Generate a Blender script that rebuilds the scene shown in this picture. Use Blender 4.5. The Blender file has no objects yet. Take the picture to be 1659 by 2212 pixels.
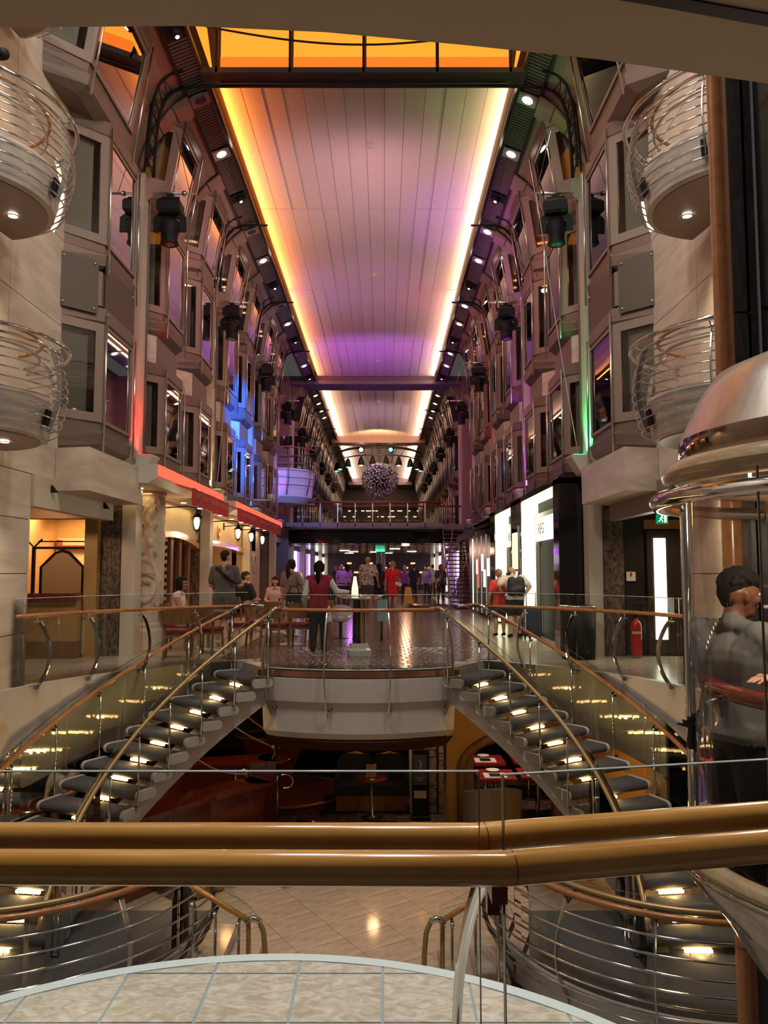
import bpy, bmesh, math, random
import numpy as np
from mathutils import Vector, Matrix
random.seed(7)
R = math.radians
S = bpy.context.scene
COL = S.collection
XC = -0.38            # centre line of the promenade

# ---------------------------------------------------------------- camera, world, lights, exposure
cam = bpy.data.cameras.new('camera'); cam.sensor_fit = 'HORIZONTAL'; cam.sensor_width = 36.0
cam.lens = 1661.0 / 1659.0 * 36.0; cam.clip_start = 0.05; cam.clip_end = 300
co = bpy.data.objects.new('camera', cam); COL.objects.link(co)
co.location = (0, 0, 1.45); co.rotation_euler = (R(94.4), 0, 0)
S.camera = co
w = bpy.data.worlds.new('world'); S.world = w; w.use_nodes = True
w.node_tree.nodes['Background'].inputs[0].default_value = (0.55, 0.5, 0.48, 1)
w.node_tree.nodes['Background'].inputs[1].default_value = 0.10
S.view_settings.view_transform = 'Standard'
S.view_settings.look = 'None'
S.view_settings.exposure = 0.25
S.view_settings.gamma = 1.0
S.view_settings.use_curve_mapping = False
S.cycles.transparent_max_bounces = 40
S.cycles.max_bounces = 8
S.cycles.caustics_reflective = False
S.cycles.caustics_refractive = False
S.cycles.sample_clamp_indirect = 4.0

def lamp(name, typ, loc, power, color=(1, 1, 1), aim=None, size=0.1, size_y=None, spot=70, blend=0.6, spread=None):
    d = bpy.data.lights.new(name, typ); d.energy = power; d.color = color
    if typ == 'AREA':
        d.shape = 'RECTANGLE' if size_y else 'DISK'; d.size = size
        if size_y: d.size_y = size_y
        if spread: d.spread = R(spread)
    elif typ == 'SPOT':
        d.spot_size = R(spot); d.spot_blend = blend; d.shadow_soft_size = size
    else:
        d.shadow_soft_size = size
    o = bpy.data.objects.new(name, d); COL.objects.link(o); o.location = loc
    if aim is not None:
        o.rotation_euler = (Vector(aim) - Vector(loc)).to_track_quat('-Z', 'Y').to_euler()
    return o

WARM = (1.0, 0.72, 0.45); PINK = (1.0, 0.62, 0.55); NEUT = (1.0, 0.92, 0.85); COOL = (0.85, 0.95, 1.0)
# atrium lamps high above the stairs, behind the edge of the deck overhead
lamp('atrium_lamp_left', 'AREA', (-2.3, 5.4, 10.6), 230, NEUT, (-1.2, 8.5, 0), 1.2)
lamp('atrium_lamp_right', 'AREA', (1.7, 5.4, 10.6), 230, NEUT, (0.6, 8.5, 0), 1.2)
lamp('atrium_lamp_cool', 'SPOT', (-0.4, 3.6, 9.5), 1150, (0.98, 0.97, 0.92), (-0.4, 2.4, 0), 0.25, spot=34)
# cove strips lighting the long ceiling from its two edges
def cove(name, y0, y1, x, z, power, color, tx):
    lamp(name, 'AREA', (x, (y0 + y1) / 2, z), power, color, (tx, (y0 + y1) / 2, z + 0.42), 0.10, None)
    l = bpy.data.objects[name]; l.data.shape = 'RECTANGLE'; l.data.size = y1 - y0 - 0.2; l.data.size_y = 0.10
    d = Vector((tx - x, 0, 0.42)).normalized(); 
    xa = Vector((0, 1, 0)); za = -d; ya = za.cross(xa)
    l.rotation_euler = Matrix((xa, ya, za)).transposed().to_euler()
ORG = (1.0, 0.34, 0.06); CRM = (1.0, 0.62, 0.32); PUR = (0.55, 0.12, 1.0); MAG = (0.85, 0.2, 0.75)

# ---------------------------------------------------------------- materials
MATS = {}
def nodes_of(m):
    m.use_nodes = True; nt = m.node_tree; return nt, nt.nodes, nt.links
def mat(name, col, rough=0.5, metal=0.0, coat=0.0, emis=None, estr=0.0, spec=0.5, noise=None, bump=0.0, nscale=8.0, stretch=(1, 1, 1), detail=4.0, col2=None, lo=0.35, hi=0.65, distort=0.0, coords='Object'):
    """principled material; with col2 the colour runs between col and col2 along a noise"""
    if name in MATS: return MATS[name]
    m = bpy.data.materials.new(name); nt, N, L = nodes_of(m); b = N['Principled BSDF']
    b.inputs['Base Color'].default_value = (*col, 1); b.inputs['Roughness'].default_value = rough
    b.inputs['Metallic'].default_value = metal; b.inputs['Coat Weight'].default_value = coat
    b.inputs['Coat Roughness'].default_value = 0.08; b.inputs['Specular IOR Level'].default_value = spec
    if emis is not None:
        b.inputs['Emission Color'].default_value = (*emis, 1); b.inputs['Emission Strength'].default_value = estr
    if col2 is not None or bump:
        tc = N.new('ShaderNodeTexCoord'); mp = N.new('ShaderNodeMapping'); nz = N.new('ShaderNodeTexNoise')
        mp.inputs['Scale'].default_value = stretch
        nz.inputs['Scale'].default_value = nscale; nz.inputs['Detail'].default_value = detail; nz.inputs['Distortion'].default_value = distort
        L.new(tc.outputs[coords], mp.inputs[0]); L.new(mp.outputs[0], nz.inputs['Vector'])
        if col2 is not None:
            cr = N.new('ShaderNodeValToRGB'); cr.color_ramp.elements[0].position = lo; cr.color_ramp.elements[1].position = hi
            cr.color_ramp.elements[0].color = (*col, 1); cr.color_ramp.elements[1].color = (*col2, 1)
            L.new(nz.outputs['Fac'], cr.inputs[0]); L.new(cr.outputs[0], b.inputs['Base Color'])
        if bump:
            bp = N.new('ShaderNodeBump'); bp.inputs['Strength'].default_value = bump; bp.inputs['Distance'].default_value = 0.02
            L.new(nz.outputs['Fac'], bp.inputs['Height']); L.new(bp.outputs[0], b.inputs['Normal'])
    MATS[name] = m; return m
def glow(name, col, strength):
    if name in MATS: return MATS[name]
    m = bpy.data.materials.new(name); nt, N, L = nodes_of(m)
    N.remove(N['Principled BSDF']); e = N.new('ShaderNodeEmission'); e.inputs[0].default_value = (*col, 1); e.inputs[1].default_value = strength
    L.new(e.outputs[0], N['Material Output'].inputs[0]); MATS[name] = m; return m
def glass(name, tint=(0.93, 0.96, 0.95), ior=1.3, rough=0.0, facmul=1.0):
    """thin architectural glass: tinted see-through with a mirror sheen that grows at grazing angles"""
    if name in MATS: return MATS[name]
    m = bpy.data.materials.new(name); nt, N, L = nodes_of(m); N.remove(N['Principled BSDF'])
    t = N.new('ShaderNodeBsdfTransparent'); t.inputs[0].default_value = (*tint, 1)
    g = N.new('ShaderNodeBsdfGlossy'); g.inputs['Roughness'].default_value = rough
    fr = N.new('ShaderNodeFresnel'); fr.inputs[0].default_value = ior
    mu = N.new('ShaderNodeMath'); mu.operation = 'MULTIPLY'; mu.inputs[1].default_value = facmul
    mx = N.new('ShaderNodeMixShader')
    L.new(fr.outputs[0], mu.inputs[0]); L.new(mu.outputs[0], mx.inputs[0]); L.new(t.outputs[0], mx.inputs[1]); L.new(g.outputs[0], mx.inputs[2])
    L.new(mx.outputs[0], N['Material Output'].inputs[0]); MATS[name] = m; return m

M_trav = mat('travertine', (0.50, 0.42, 0.33), 0.45, col2=(0.66, 0.59, 0.50), nscale=2.2, stretch=(1, 0.35, 2.2), detail=8, distort=0.6)
M_cream = mat('cream_paint', (0.56, 0.50, 0.41), 0.5)
M_fascia = mat('white_fascia', (0.55, 0.535, 0.52), 0.42)
M_casing = mat('greige_metal', (0.165, 0.115, 0.092), 0.42, metal=0.25)
M_casing2 = mat('pale_greige_metal', (0.235, 0.168, 0.135), 0.45)
M_chrome = mat('chrome', (0.66, 0.65, 0.64), 0.10, metal=1.0)
M_steel = mat('brushed_steel', (0.55, 0.53, 0.50), 0.28, metal=1.0)
M_dsteel = mat('dark_steel', (0.16, 0.15, 0.145), 0.3, metal=0.9)
M_black = mat('black_paint', (0.008, 0.008, 0.009), 0.6, spec=0.25)
M_bgloss = mat('black_gloss', (0.006, 0.006, 0.007), 0.06, coat=0.5)
M_bronze = mat('dark_bronze', (0.07, 0.05, 0.04), 0.4, metal=0.4)
M_wood = mat('rail_wood', (0.56, 0.25, 0.05), 0.24, coat=0.7, col2=(0.70, 0.36, 0.09), nscale=3, stretch=(1.2, 9, 9), detail=6)
M_wood2 = mat('warm_rail_wood', (0.36, 0.13, 0.04), 0.28, coat=0.5, col2=(0.46, 0.19, 0.06), nscale=3, stretch=(4, 4, 4), detail=5)
M_gold = mat('olive_gold_rail', (0.42, 0.29, 0.13), 0.3, metal=0.45)
M_redwood = mat('red_mahogany', (0.13, 0.018, 0.008), 0.2, coat=0.7, col2=(0.20, 0.032, 0.012), nscale=4, stretch=(2, 8, 8))
M_paleWood = mat('pale_ring_wood', (0.42, 0.30, 0.17), 0.3, coat=0.4, col2=(0.52, 0.39, 0.24), nscale=5, stretch=(3, 3, 12))
M_chair = mat('chair_wood', (0.20, 0.085, 0.03), 0.4, col2=(0.28, 0.12, 0.045), nscale=6, stretch=(6, 6, 1))
M_red = mat('red_vinyl', (0.22, 0.012, 0.016), 0.4)
M_awning = mat('red_awning', (0.42, 0.018, 0.03), 0.65)
M_brownstone = mat('swirled_brown_stone', (0.05, 0.035, 0.028), 0.3, col2=(0.20, 0.145, 0.11), nscale=5, stretch=(1.5, 1.5, 0.8), detail=7, distort=2.4, lo=0.38, hi=0.62)
M_greystone = mat('dark_grey_stone', (0.05, 0.048, 0.046), 0.35, col2=(0.12, 0.115, 0.11), nscale=5, stretch=(3, 3, 0.7), detail=7, distort=1.2)
M_ceil = mat('ceiling_panel', (0.68, 0.62, 0.60), 0.55)
M_carpet = mat('grey_carpet', (0.085, 0.085, 0.088), 0.95, bump=0.5, nscale=220)
M_cap = mat('grey_cap', (0.50, 0.49, 0.46), 0.4)
M_paver = mat('brown_paver', (0.13, 0.072, 0.055), 0.16, col2=(0.21, 0.125, 0.095), nscale=7, detail=3, spec=0.7)
M_grout = mat('dark_grout', (0.035, 0.022, 0.018), 0.5)
M_paletile = mat('pale_floor_tile', (0.42, 0.36, 0.28), 0.2, col2=(0.52, 0.45, 0.36), nscale=5, detail=6)
M_marble = mat('beige_marble', (0.36, 0.30, 0.25), 0.10, col2=(0.50, 0.43, 0.37), nscale=2.4, stretch=(0.8, 2.4, 1), detail=8, distort=1.4, spec=0.6)
M_marblegap = mat('brown_joint', (0.20, 0.14, 0.09), 0.5)
M_platform = mat('veined_pale_tile', (0.42, 0.38, 0.28), 0.3, col2=(0.66, 0.62, 0.54), nscale=13, stretch=(1, 1.7, 1), detail=13, distort=1.6, lo=0.36, hi=0.66)
M_bluegrout = mat('blue_grey_grout', (0.30, 0.40, 0.44), 0.6)
M_edge = mat('pale_blue_edge', (0.62, 0.72, 0.72), 0.35)
M_glass = glass('clear_glass', (0.94, 0.965, 0.95), 1.28)
M_gglass = glass('green_glass', (0.925, 0.945, 0.915), 1.30)
M_iglass = glass('inner_glass', (0.965, 0.975, 0.965), 1.16)
M_nglass = glass('near_glass', (0.97, 0.98, 0.975), 1.18)
M_glassedge = mat('glass_edge', (0.55, 0.66, 0.62), 0.1, coat=1.0)
M_pane = glass('window_pane', (0.74, 0.72, 0.70), 1.45, 0.02, 1.3)
M_curtain = mat('curtain', (0.60, 0.63, 0.55), 0.8)
M_curtain2 = mat('mauve_curtain', (0.18, 0.13, 0.13), 0.8)
M_smoke = mat('smoked_panel', (0.075, 0.056, 0.042), 0.5)
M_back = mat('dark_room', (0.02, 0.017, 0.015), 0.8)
M_soffit = mat('brown_soffit', (0.50, 0.375, 0.25), 0.7)
M_slot = mat('dark_slot', (0.02, 0.012, 0.01), 0.6)
G_white = glow('lamp_white', (1.0, 0.90, 0.75), 14)
G_warm = glow('lamp_warm', (1.0, 0.62, 0.24), 12)
G_stair = glow('stair_lamp', (1.0, 0.60, 0.20), 22)
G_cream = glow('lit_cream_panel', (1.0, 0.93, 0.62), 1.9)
G_neon = glow('red_neon', (1.0, 0.10, 0.05), 1.6)
G_blue = glow('blue_lens', (0.3, 0.45, 1.0), 10)
G_green = glow('green_lens', (0.1, 1.0, 0.5), 6)

# ---------------------------------------------------------------- mesh helpers
class MB:
    def __init__(s): s.v = []; s.f = []; s.m = []; s.sm = []
    def add(s, vs, fs, mi=0, smooth=False):
        o = len(s.v); s.v += [tuple(map(float, p)) for p in vs]
        for f in fs: s.f.append(tuple(i + o for i in f)); s.m.append(mi); s.sm.append(smooth)
        return s
    def box(s, x0, x1, y0, y1, z0, z1, mi=0):
        x0, x1 = min(x0, x1), max(x0, x1); y0, y1 = min(y0, y1), max(y0, y1); z0, z1 = min(z0, z1), max(z0, z1)
        return s.add([(x0, y0, z0), (x1, y0, z0), (x1, y1, z0), (x0, y1, z0), (x0, y0, z1), (x1, y0, z1), (x1, y1, z1), (x0, y1, z1)],
                     [(0, 3, 2, 1), (4, 5, 6, 7), (0, 1, 5, 4), (1, 2, 6, 5), (2, 3, 7, 6), (3, 0, 4, 7)], mi)
    def prism(s, poly, z0, z1, mi=0):
        n = len(poly); a = sum(poly[i][0] * poly[(i + 1) % n][1] - poly[(i + 1) % n][0] * poly[i][1] for i in range(n))
        if a < 0: poly = poly[::-1]
        vs = [(x, y, z0) for x, y in poly] + [(x, y, z1) for x, y in poly]
        fs = [tuple(range(n - 1, -1, -1)), tuple(range(n, 2 * n))] + [(i, (i + 1) % n, n + (i + 1) % n, n + i) for i in range(n)]
        return s.add(vs, fs, mi)
    def loft(s, rings, closed_ring=True, cap=True, mi=0, smooth=False):
        n = len(rings[0]); vs = [p for r in rings for p in r]; fs = []
        for k in range(len(rings) - 1):
            for i in range(n if closed_ring else n - 1):
                j = (i + 1) % n; fs.append((k * n + i, k * n + j, (k + 1) * n + j, (k + 1) * n + i))
        if cap and closed_ring: fs += [tuple(range(n - 1, -1, -1)), tuple((len(rings) - 1) * n + i for i in range(n))]
        return s.add(vs, fs, mi, smooth)
    def tube(s, path, r, n=8, closed=False, mi=0, smooth=True, cap=True):
        P = [Vector(p) for p in path]; m = len(P); rr = r if isinstance(r, (list, tuple)) else [r] * m
        T = []
        for i in range(m):
            a = P[(i - 1) % m] if closed or i > 0 else P[i]; b = P[(i + 1) % m] if closed or i < m - 1 else P[i]
            t = (b - a); T.append(t.normalized() if t.length > 1e-9 else Vector((0, 0, 1)))
        u = T[0].orthogonal().normalized(); 
        if abs(T[0].z) < 0.9: u = Vector((0, 0, 1)).cross(T[0]).normalized()
        rings = []
        for i in range(m):
            u = (u - T[i] * u.dot(T[i])).normalized(); v = T[i].cross(u)
            rings.append([tuple(P[i] + (u * math.cos(2 * math.pi * k / n) + v * math.sin(2 * math.pi * k / n)) * rr[i]) for k in range(n)])
        if closed: rings.append(rings[0])
        return s.loft(rings, True, cap and not closed, mi, smooth)
    def bar(s, path, w, t, up=(0, 0, 1), mi=0):
        """flat bar swept along path: w across 'side', t along 'up'"""
        P = [Vector(p) for p in path]; m = len(P); rings = []; up = Vector(up)
        for i in range(m):
            d = (P[min(i + 1, m - 1)] - P[max(i - 1, 0)]).normalized(); a = d.cross(up)
            a = a.normalized() if a.length > 1e-6 else d.orthogonal().normalized(); b = a.cross(d).normalized()
            rings.append([tuple(P[i] + a * sx * w / 2 + b * sy * t / 2) for sx, sy in ((-1, -1), (1, -1), (1, 1), (-1, 1))])
        return s.loft(rings, True, True, mi)
    def lathe(s, prof, c=(0, 0), n=24, a0=0, a1=360, mi=0, smooth=True, cap=False):
        full = abs(a1 - a0) >= 359.9; k = n if full else n + 1; rings = []
        for r, z in prof:
            rings.append([(c[0] + r * math.cos(R(a0 + (a1 - a0) * i / n)), c[1] + r * math.sin(R(a0 + (a1 - a0) * i / n)), z) for i in range(k)])
        return s.loft(rings, full, False, mi, smooth)
    def sphere(s, c, r, n=12, m=8, mi=0, sc=(1, 1, 1)):
        rings = []
        for j in range(m + 1):
            a = -math.pi / 2 + math.pi * j / m; rings.append([(c[0] + sc[0] * r * max(math.cos(a), 1e-3) * math.cos(2 * math.pi * i / n), c[1] + sc[1] * r * max(math.cos(a), 1e-3) * math.sin(2 * math.pi * i / n), c[2] + sc[2] * r * math.sin(a)) for i in range(n)])
        return s.loft(rings, True, True, mi, True)
ORIG = {}
def mesh_of(name, mb, mats):
    me = bpy.data.meshes.new(name); me.from_pydata(mb.v, [], mb.f)
    for m in (mats if isinstance(mats, (list, tuple)) else [mats]): me.materials.append(m)
    me.polygons.foreach_set('material_index', mb.m); me.polygons.foreach_set('use_smooth', mb.sm)
    me.update(); return me
def base_of(o): return ORIG.get(o.name, Vector((0, 0, 0)))
def obj(name, mb, mats, parent=None, kind=None, label=None, cat=None, group=None):
    """link one mesh object; coordinates are given in the frame of the top-level empty's own space (world when the empty is unrotated)"""
    if parent is not None:
        b = base_of(parent)
        if b.length: mb.v = [(x - b.x, y - b.y, z - b.z) for x, y, z in mb.v]
    o = bpy.data.objects.new(name, mesh_of(name, mb, mats)); COL.objects.link(o)
    if parent is not None:
        o.parent = parent; ORIG[o.name] = base_of(parent)
    if kind: o['kind'] = kind
    if label: o['label'] = label
    if cat: o['category'] = cat
    if group: o['group'] = group
    return o
def thing(name, label, cat, loc=(0, 0, 0), group=None, kind=None):
    o = bpy.data.objects.new(name, None); COL.objects.link(o); o.location = loc; ORIG[o.name] = Vector(loc)
    o.empty_display_size = 0.1
    if label: o['label'] = label
    if cat: o['category'] = cat
    if group: o['group'] = group
    if kind: o['kind'] = kind
    return o
KIDS = {}
def children(o): return [c for c in bpy.data.objects if c.parent == o]
def dup(root, loc, rz=0.0, label=None, name=None, scale=None, kids=None):
    r = root.copy(); COL.objects.link(r); r.location = loc; r.rotation_euler = (0, 0, rz)
    if name: r.name = name
    if label: r['label'] = label
    if scale: r.scale = scale
    if root.name not in KIDS: KIDS[root.name] = [(c, children(c)) for c in children(root)]
    for c, gs in KIDS[root.name]:
        d = c.copy(); COL.objects.link(d); d.parent = r
        for g in gs:
            e = g.copy(); COL.objects.link(e); e.parent = d
    return r
def arc(cx, cy, r, a0, a1, n, z=None):
    P = [(cx + r * math.cos(R(a0 + (a1 - a0) * i / n)), cy + r * math.sin(R(a0 + (a1 - a0) * i / n))) for i in range(n + 1)]
    return P if z is None else [(x, y, z) for x, y in P]
def U(s, u): return XC + s * u        # across the promenade: s = side, u = distance from the centre line
SIDE = {-1: 'left', 1: 'right'}
ORD = ['nearest', 'second', 'third', 'fourth', 'fifth', 'sixth', 'seventh', 'eighth', 'ninth', 'tenth', 'eleventh', 'twelfth', 'thirteenth', 'fourteenth', 'fifteenth', 'sixteenth']
def text_mesh(body, size, extrude=0.004, align='CENTER'):
    c = bpy.data.curves.new('t', 'FONT'); c.body = body; c.size = size; c.extrude = extrude; c.align_x = align; c.align_y = 'CENTER'; c.resolution_u = 2
    o = bpy.data.objects.new('t', c); COL.objects.link(o)
    dg = bpy.context.evaluated_depsgraph_get(); me = bpy.data.meshes.new_from_object(o.evaluated_get(dg))
    vs = [tuple(v.co) for v in me.vertices]; fs = [tuple(p.vertices) for p in me.polygons]
    bpy.data.objects.remove(o); bpy.data.curves.remove(c); bpy.data.meshes.remove(me)
    return vs, fs
def add_text(mb, body, size, origin, ax, ay, mi=0, extrude=0.004, bend=0.0):
    vs, fs = text_mesh(body, size, extrude); o = Vector(origin); ax = Vector(ax).normalized(); ay = Vector(ay).normalized(); az = ax.cross(ay)
    return mb.add([tuple(o + ax * x + ay * (y + bend * x * x) + az * z) for x, y, z in vs], fs, mi)
# ================================================================ SETTING
# cove lights along the long ceiling
cove('cove_lamp_left_front', 13.7, 24.5, U(-1, 2.79), 10.43, 95, (1.0, .27, .035), U(-1, 2.2))
cove('cove_lamp_left_back', 24.5, 35.6, U(-1, 2.79), 10.43, 75, (1.0, 0.33, 0.08), U(-1, 2.2))
cove('cove_lamp_right_front', 13.7, 24.5, U(1, 2.79), 10.43, 70, CRM, U(1, 2.2))
cove('cove_lamp_right_back', 24.5, 35.6, U(1, 2.79), 10.43, 95, (1.0, 0.58, 0.38), U(1, 2.2))
cove('cove_lamp_left_far', 37.2, 51.8, U(-1, 2.79), 10.43, 230, (1.0, 0.55, 0.32), U(-1, 2.2))
cove('cove_lamp_right_far', 37.2, 51.8, U(1, 2.79), 10.43, 230, (1.0, 0.58, 0.36), U(1, 2.2))
cove('cove_lamp_left_end', 55.2, 75.8, U(-1, 2.79), 10.43, 450, (1.0, 0.66, 0.5), U(-1, 2.2))
cove('cove_lamp_right_end', 55.2, 75.8, U(1, 2.79), 10.43, 450, (1.0, 0.66, 0.5), U(1, 2.2))
# coloured stage light thrown on the ceiling and walls
lamp('stage_wash_ceiling_front', 'SPOT', (XC, 17.5, 5.5), 330, (0.95, 0.62, 0.72), (XC, 19.5, 10.6), 0.3, spot=110)
lamp('stage_wash_ceiling_mid', 'SPOT', (XC, 25.0, 6.0), 200, (0.85, 0.35, 0.75), (XC, 26.0, 10.6), 0.3, spot=115)
lamp('stage_wash_ceiling_purple', 'SPOT', (XC, 31.0, 6.5), 420, (0.55, 0.13, 0.9), (XC, 32.6, 10.6), 0.3, spot=105)
lamp('stage_wash_ceiling_far', 'SPOT', (XC, 44.0, 6.0), 260, (0.9, 0.5, 0.8), (XC, 45.0, 10.6), 0.3, spot=110)
lamp('stage_wash_wall_pink_left', 'SPOT', (1.5, 29.5, 8.6), 420, (0.95, 0.2, 0.65), (-5, 34, 5), 0.3, spot=80)
lamp('stage_wash_wall_pink_right', 'SPOT', (-2.0, 29.5, 8.6), 420, (0.9, 0.22, 0.6), (4.3, 34, 5), 0.3, spot=80)
lamp('stage_wash_facade_pink_left', 'SPOT', (2.0, 14.0, 9.2), 520, (1.0, 0.40, 0.45), (-4.3, 21, 6), 0.3, spot=100)
lamp('stage_wash_facade_pink_right', 'SPOT', (-2.6, 14.0, 9.2), 430, (1.0, 0.40, 0.48), (3.7, 21, 6), 0.3, spot=100)
lamp('stage_beam_blue', 'SPOT', (-.6, 18.2, 6.6), 9000, (0.0, 0.13, 1.0), (-4.25, 22.3, 5.6), 0.12, spot=36)
lamp('stage_beam_blue_balcony', 'SPOT', (-1.2, 26.0, 5.2), 900, (0.08, 0.25, 1.0), (-3.2, 31.0, 4.9), 0.15, spot=40)
lamp('facade_wash_near_left', 'SPOT', (0.8, 8.2, 8.0), 160, (1.0, 0.70, 0.52), (-4.4, 11.5, 5.6), 0.3, spot=85)
lamp('facade_wash_near_right', 'SPOT', (-1.6, 8.2, 8.0), 150, (1.0, 0.78, 0.6), (3.7, 11.5, 5.6), 0.3, spot=85)

# ---------- promenade floor
def half_deck(s):
    a = [(U(s, 3.0 * math.sin(R(t))), 14.25 - 3.0 * math.cos(R(t))) for t in range(0, 25, 3)]
    a += [(U(s, 1.27), 11.46), (U(s, 1.893), 12.49)]
    a += [(U(s, -(0.704 + 5.12 * math.cos(R(t)))), 8.251 + 5.12 * math.sin(R(t))) for t in range(120, 166, 3)]
    return a + [(U(s, 4.30), 9.42), (U(s, 4.6), 9.42), (U(s, 4.6), 10.1), (U(s, 9.0), 10.1), (U(s, 9.0), 80)]
r_ = half_deck(1); l_ = half_deck(-1)
fl = obj('floor_promenade', MB().prism(r_ + l_[:0:-1], -0.28, 0.0), M_paletile, kind='structure', label='promenade floor of pale tile with a brown paved middle', cat='floor')
def in_bow(x, y):
    u = abs(x - XC)
    if y < 14.25 - math.sqrt(max(0, 9 - u * u)) + 0.06: return False
    if u > 1.2 and y < 12.62 and (u - 1.27) * (12.49 - 11.46) - (y - 11.46) * (1.893 - 1.27) > -0.10: return False
    return u < 2.36
pv = None; far_pv = MB(); npv = 0
for j in range(60):
    for i in range(-16, 17):
        y = 11.3 + j * 0.30; x = XC + i * 0.15 + (0.075 if j % 2 else 0)
        if not all(in_bow(x + a, y + b) for a in (-.06, .06) for b in (0.02, .28)): continue
        if npv < 290:
            if pv is None:
                pv = obj('paver', MB().add([(-.069, -.143, 0), (.069, -.143, 0), (.069, .143, 0), (-.069, .143, 0), (-.064, -.138, .010), (.064, -.138, .010), (.064, .138, .010), (-.064, .138, .010)],
                    [(4, 5, 6, 7), (0, 1, 5, 4), (1, 2, 6, 5), (2, 3, 7, 6), (3, 0, 4, 7)]), [M_paver], fl); q = pv
            else:
                q = pv.copy(); COL.objects.link(q)
            q.location = (x, y + .15, random.uniform(0, .002)); q.rotation_euler = (random.uniform(-.006, .006), random.uniform(-.006, .006), 0); npv += 1
        else: far_pv.box(x - .066, x + .066, y + .010, y + .290, 0, .008 + random.uniform(0, .002))
obj('paving', far_pv, M_paver, fl, kind='stuff')
obj('paving_bed', MB().box(U(-1, 2.36), U(1, 2.36), 13.0, 29.3, 0, 0.003), M_grout, fl)
obj('far_paving', MB().box(U(-1, 2.9), U(1, 2.9), 29.3, 79, 0, 0.009), M_paver, fl)
# deck underside around the opening
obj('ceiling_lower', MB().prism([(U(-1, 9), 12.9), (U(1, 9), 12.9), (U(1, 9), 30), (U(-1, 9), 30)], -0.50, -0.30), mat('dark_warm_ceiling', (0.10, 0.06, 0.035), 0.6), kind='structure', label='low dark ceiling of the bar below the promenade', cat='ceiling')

# ---------- viewer's platform
def plat_poly(r):
    return [(-0.385 + r * math.cos(R(t)), 1.41 + r * math.sin(R(t))) for t in range(0, 181, 5)] + [(-3.2, 1.30), (-3.2, -3), (3.2, -3), (3.2, 1.41)]
pf = obj('floor_platform', MB().prism(plat_poly(1.59), -0.16, -0.0035), M_bluegrout, kind='structure', label='near tiled platform with a rounded front edge', cat='floor')
obj('edge_trim', MB().loft([[(-0.385 + r * math.cos(R(t)), 1.41 + r * math.sin(R(t)), z) for r, z in ((1.585, -.16), (1.635, -.16), (1.635, 0.0), (1.585, 0.0))] for t in range(-2, 183, 3)], True, True), M_edge, pf)
def clip_circle(poly, cx, cy, r):
    out = []; n = len(poly)
    ins = lambda p: (p[0] - cx) ** 2 + (p[1] - cy) ** 2 <= r * r or p[1] < cy - 0.1
    def cut(p, q):
        a, b = 0.0, 1.0
        for _ in range(24):
            m = (a + b) / 2; t = (p[0] + (q[0] - p[0]) * m, p[1] + (q[1] - p[1]) * m)
            if ins(t): a = m
            else: b = m
        return (p[0] + (q[0] - p[0]) * a, p[1] + (q[1] - p[1]) * a)
    for i in range(n):
        p, q = poly[i], poly[(i + 1) % n]
        if ins(p): out.append(p)
        if ins(p) and not ins(q): out.append(cut(p, q))
        if not ins(p) and ins(q): out.append(cut(q, p))
    return out
for i in range(-7, 8):
    for j in range(-1, 8):
        x = -0.385 + .075 + i * 0.305; y = 1.07 + j * 0.305
        g = 0.005; pts = [(x + g, y + g), (x + .305 - g, y + g), (x + .305 - g, y + .305 - g), (x + g, y + .305 - g)]
        fine = []
        for k in range(4):
            a, b = pts[k], pts[(k + 1) % 4]; fine += [(a[0] + (b[0] - a[0]) * t / 4, a[1] + (b[1] - a[1]) * t / 4) for t in range(4)]
        c = clip_circle(fine, -0.385, 1.41, 1.583)
        if len(c) > 2: obj('tile', MB().prism(c, -0.012, 0.0 - random.uniform(0, .0008)), M_platform, pf)

# ---------- lower marble floor
ml = obj('floor_lower', MB().box(-9, 9, -2, 11.6, -3.15, -2.912), M_marblegap, kind='structure', label='polished beige marble floor below the stairs', cat='floor')
ca, sa = math.cos(R(33)), math.sin(R(33)); tl = None
for i in range(-12, 13):
    for j in range(-12, 13):
        px, py = i * 0.62, j * 0.42; x = XC + px * ca - py * sa; y = 8.8 + px * sa + py * ca
        if not (-2.9 < x - XC < 2.9 and 6.2 < y < 11.25): continue
        if tl is None:
            tl = obj('tile', MB().box(-.307, .307, -.207, .207, -.012, .012), M_marble, ml); q = tl
        else: q = tl.copy(); COL.objects.link(q)
        q.location = (x, y, -2.912 + random.uniform(0, .0006)); q.rotation_euler = (0, 0, R(33))
ms = MB()
for i in range(-30, 31):
    for j in range(-30, 31):
        px, py = i * 0.62, j * 0.42; x = XC + px * ca - py * sa; y = 8.8 + px * sa + py * ca
        if -8 < x < 8 and -1 < y < 11.25 and not (-2.9 < x - XC < 2.9 and 6.2 < y < 11.25):
            ms.add([(x + a * ca - b * sa, y + a * sa + b * ca, -2.9) for a, b in ((-.307, -.207), (.307, -.207), (.307, .207), (-.307, .207))], [(0, 1, 2, 3)])
obj('outer_tiles', ms, M_marble, ml, kind='stuff')
M_barcarpet = mat('bar_carpet', (0.035, 0.010, 0.008), 0.9, col2=(0.16, 0.10, 0.03), nscale=3.2, stretch=(1, 2.2, 1), detail=1, distort=2.5, lo=0.56, hi=0.62)
obj('floor_bar', MB().box(-9, 9, 11.6, 30, -3.15, -2.9), M_barcarpet, kind='structure', label='dark patterned carpet of the bar below the promenade', cat='floor')
obj('wall_bar_back', MB().box(-9, 9, 19.5, 19.8, -2.9, -0.5), mat('bar_wall', (0.10, 0.05, 0.025), 0.6), kind='structure', label='dark brown back wall of the bar below', cat='wall')
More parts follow.
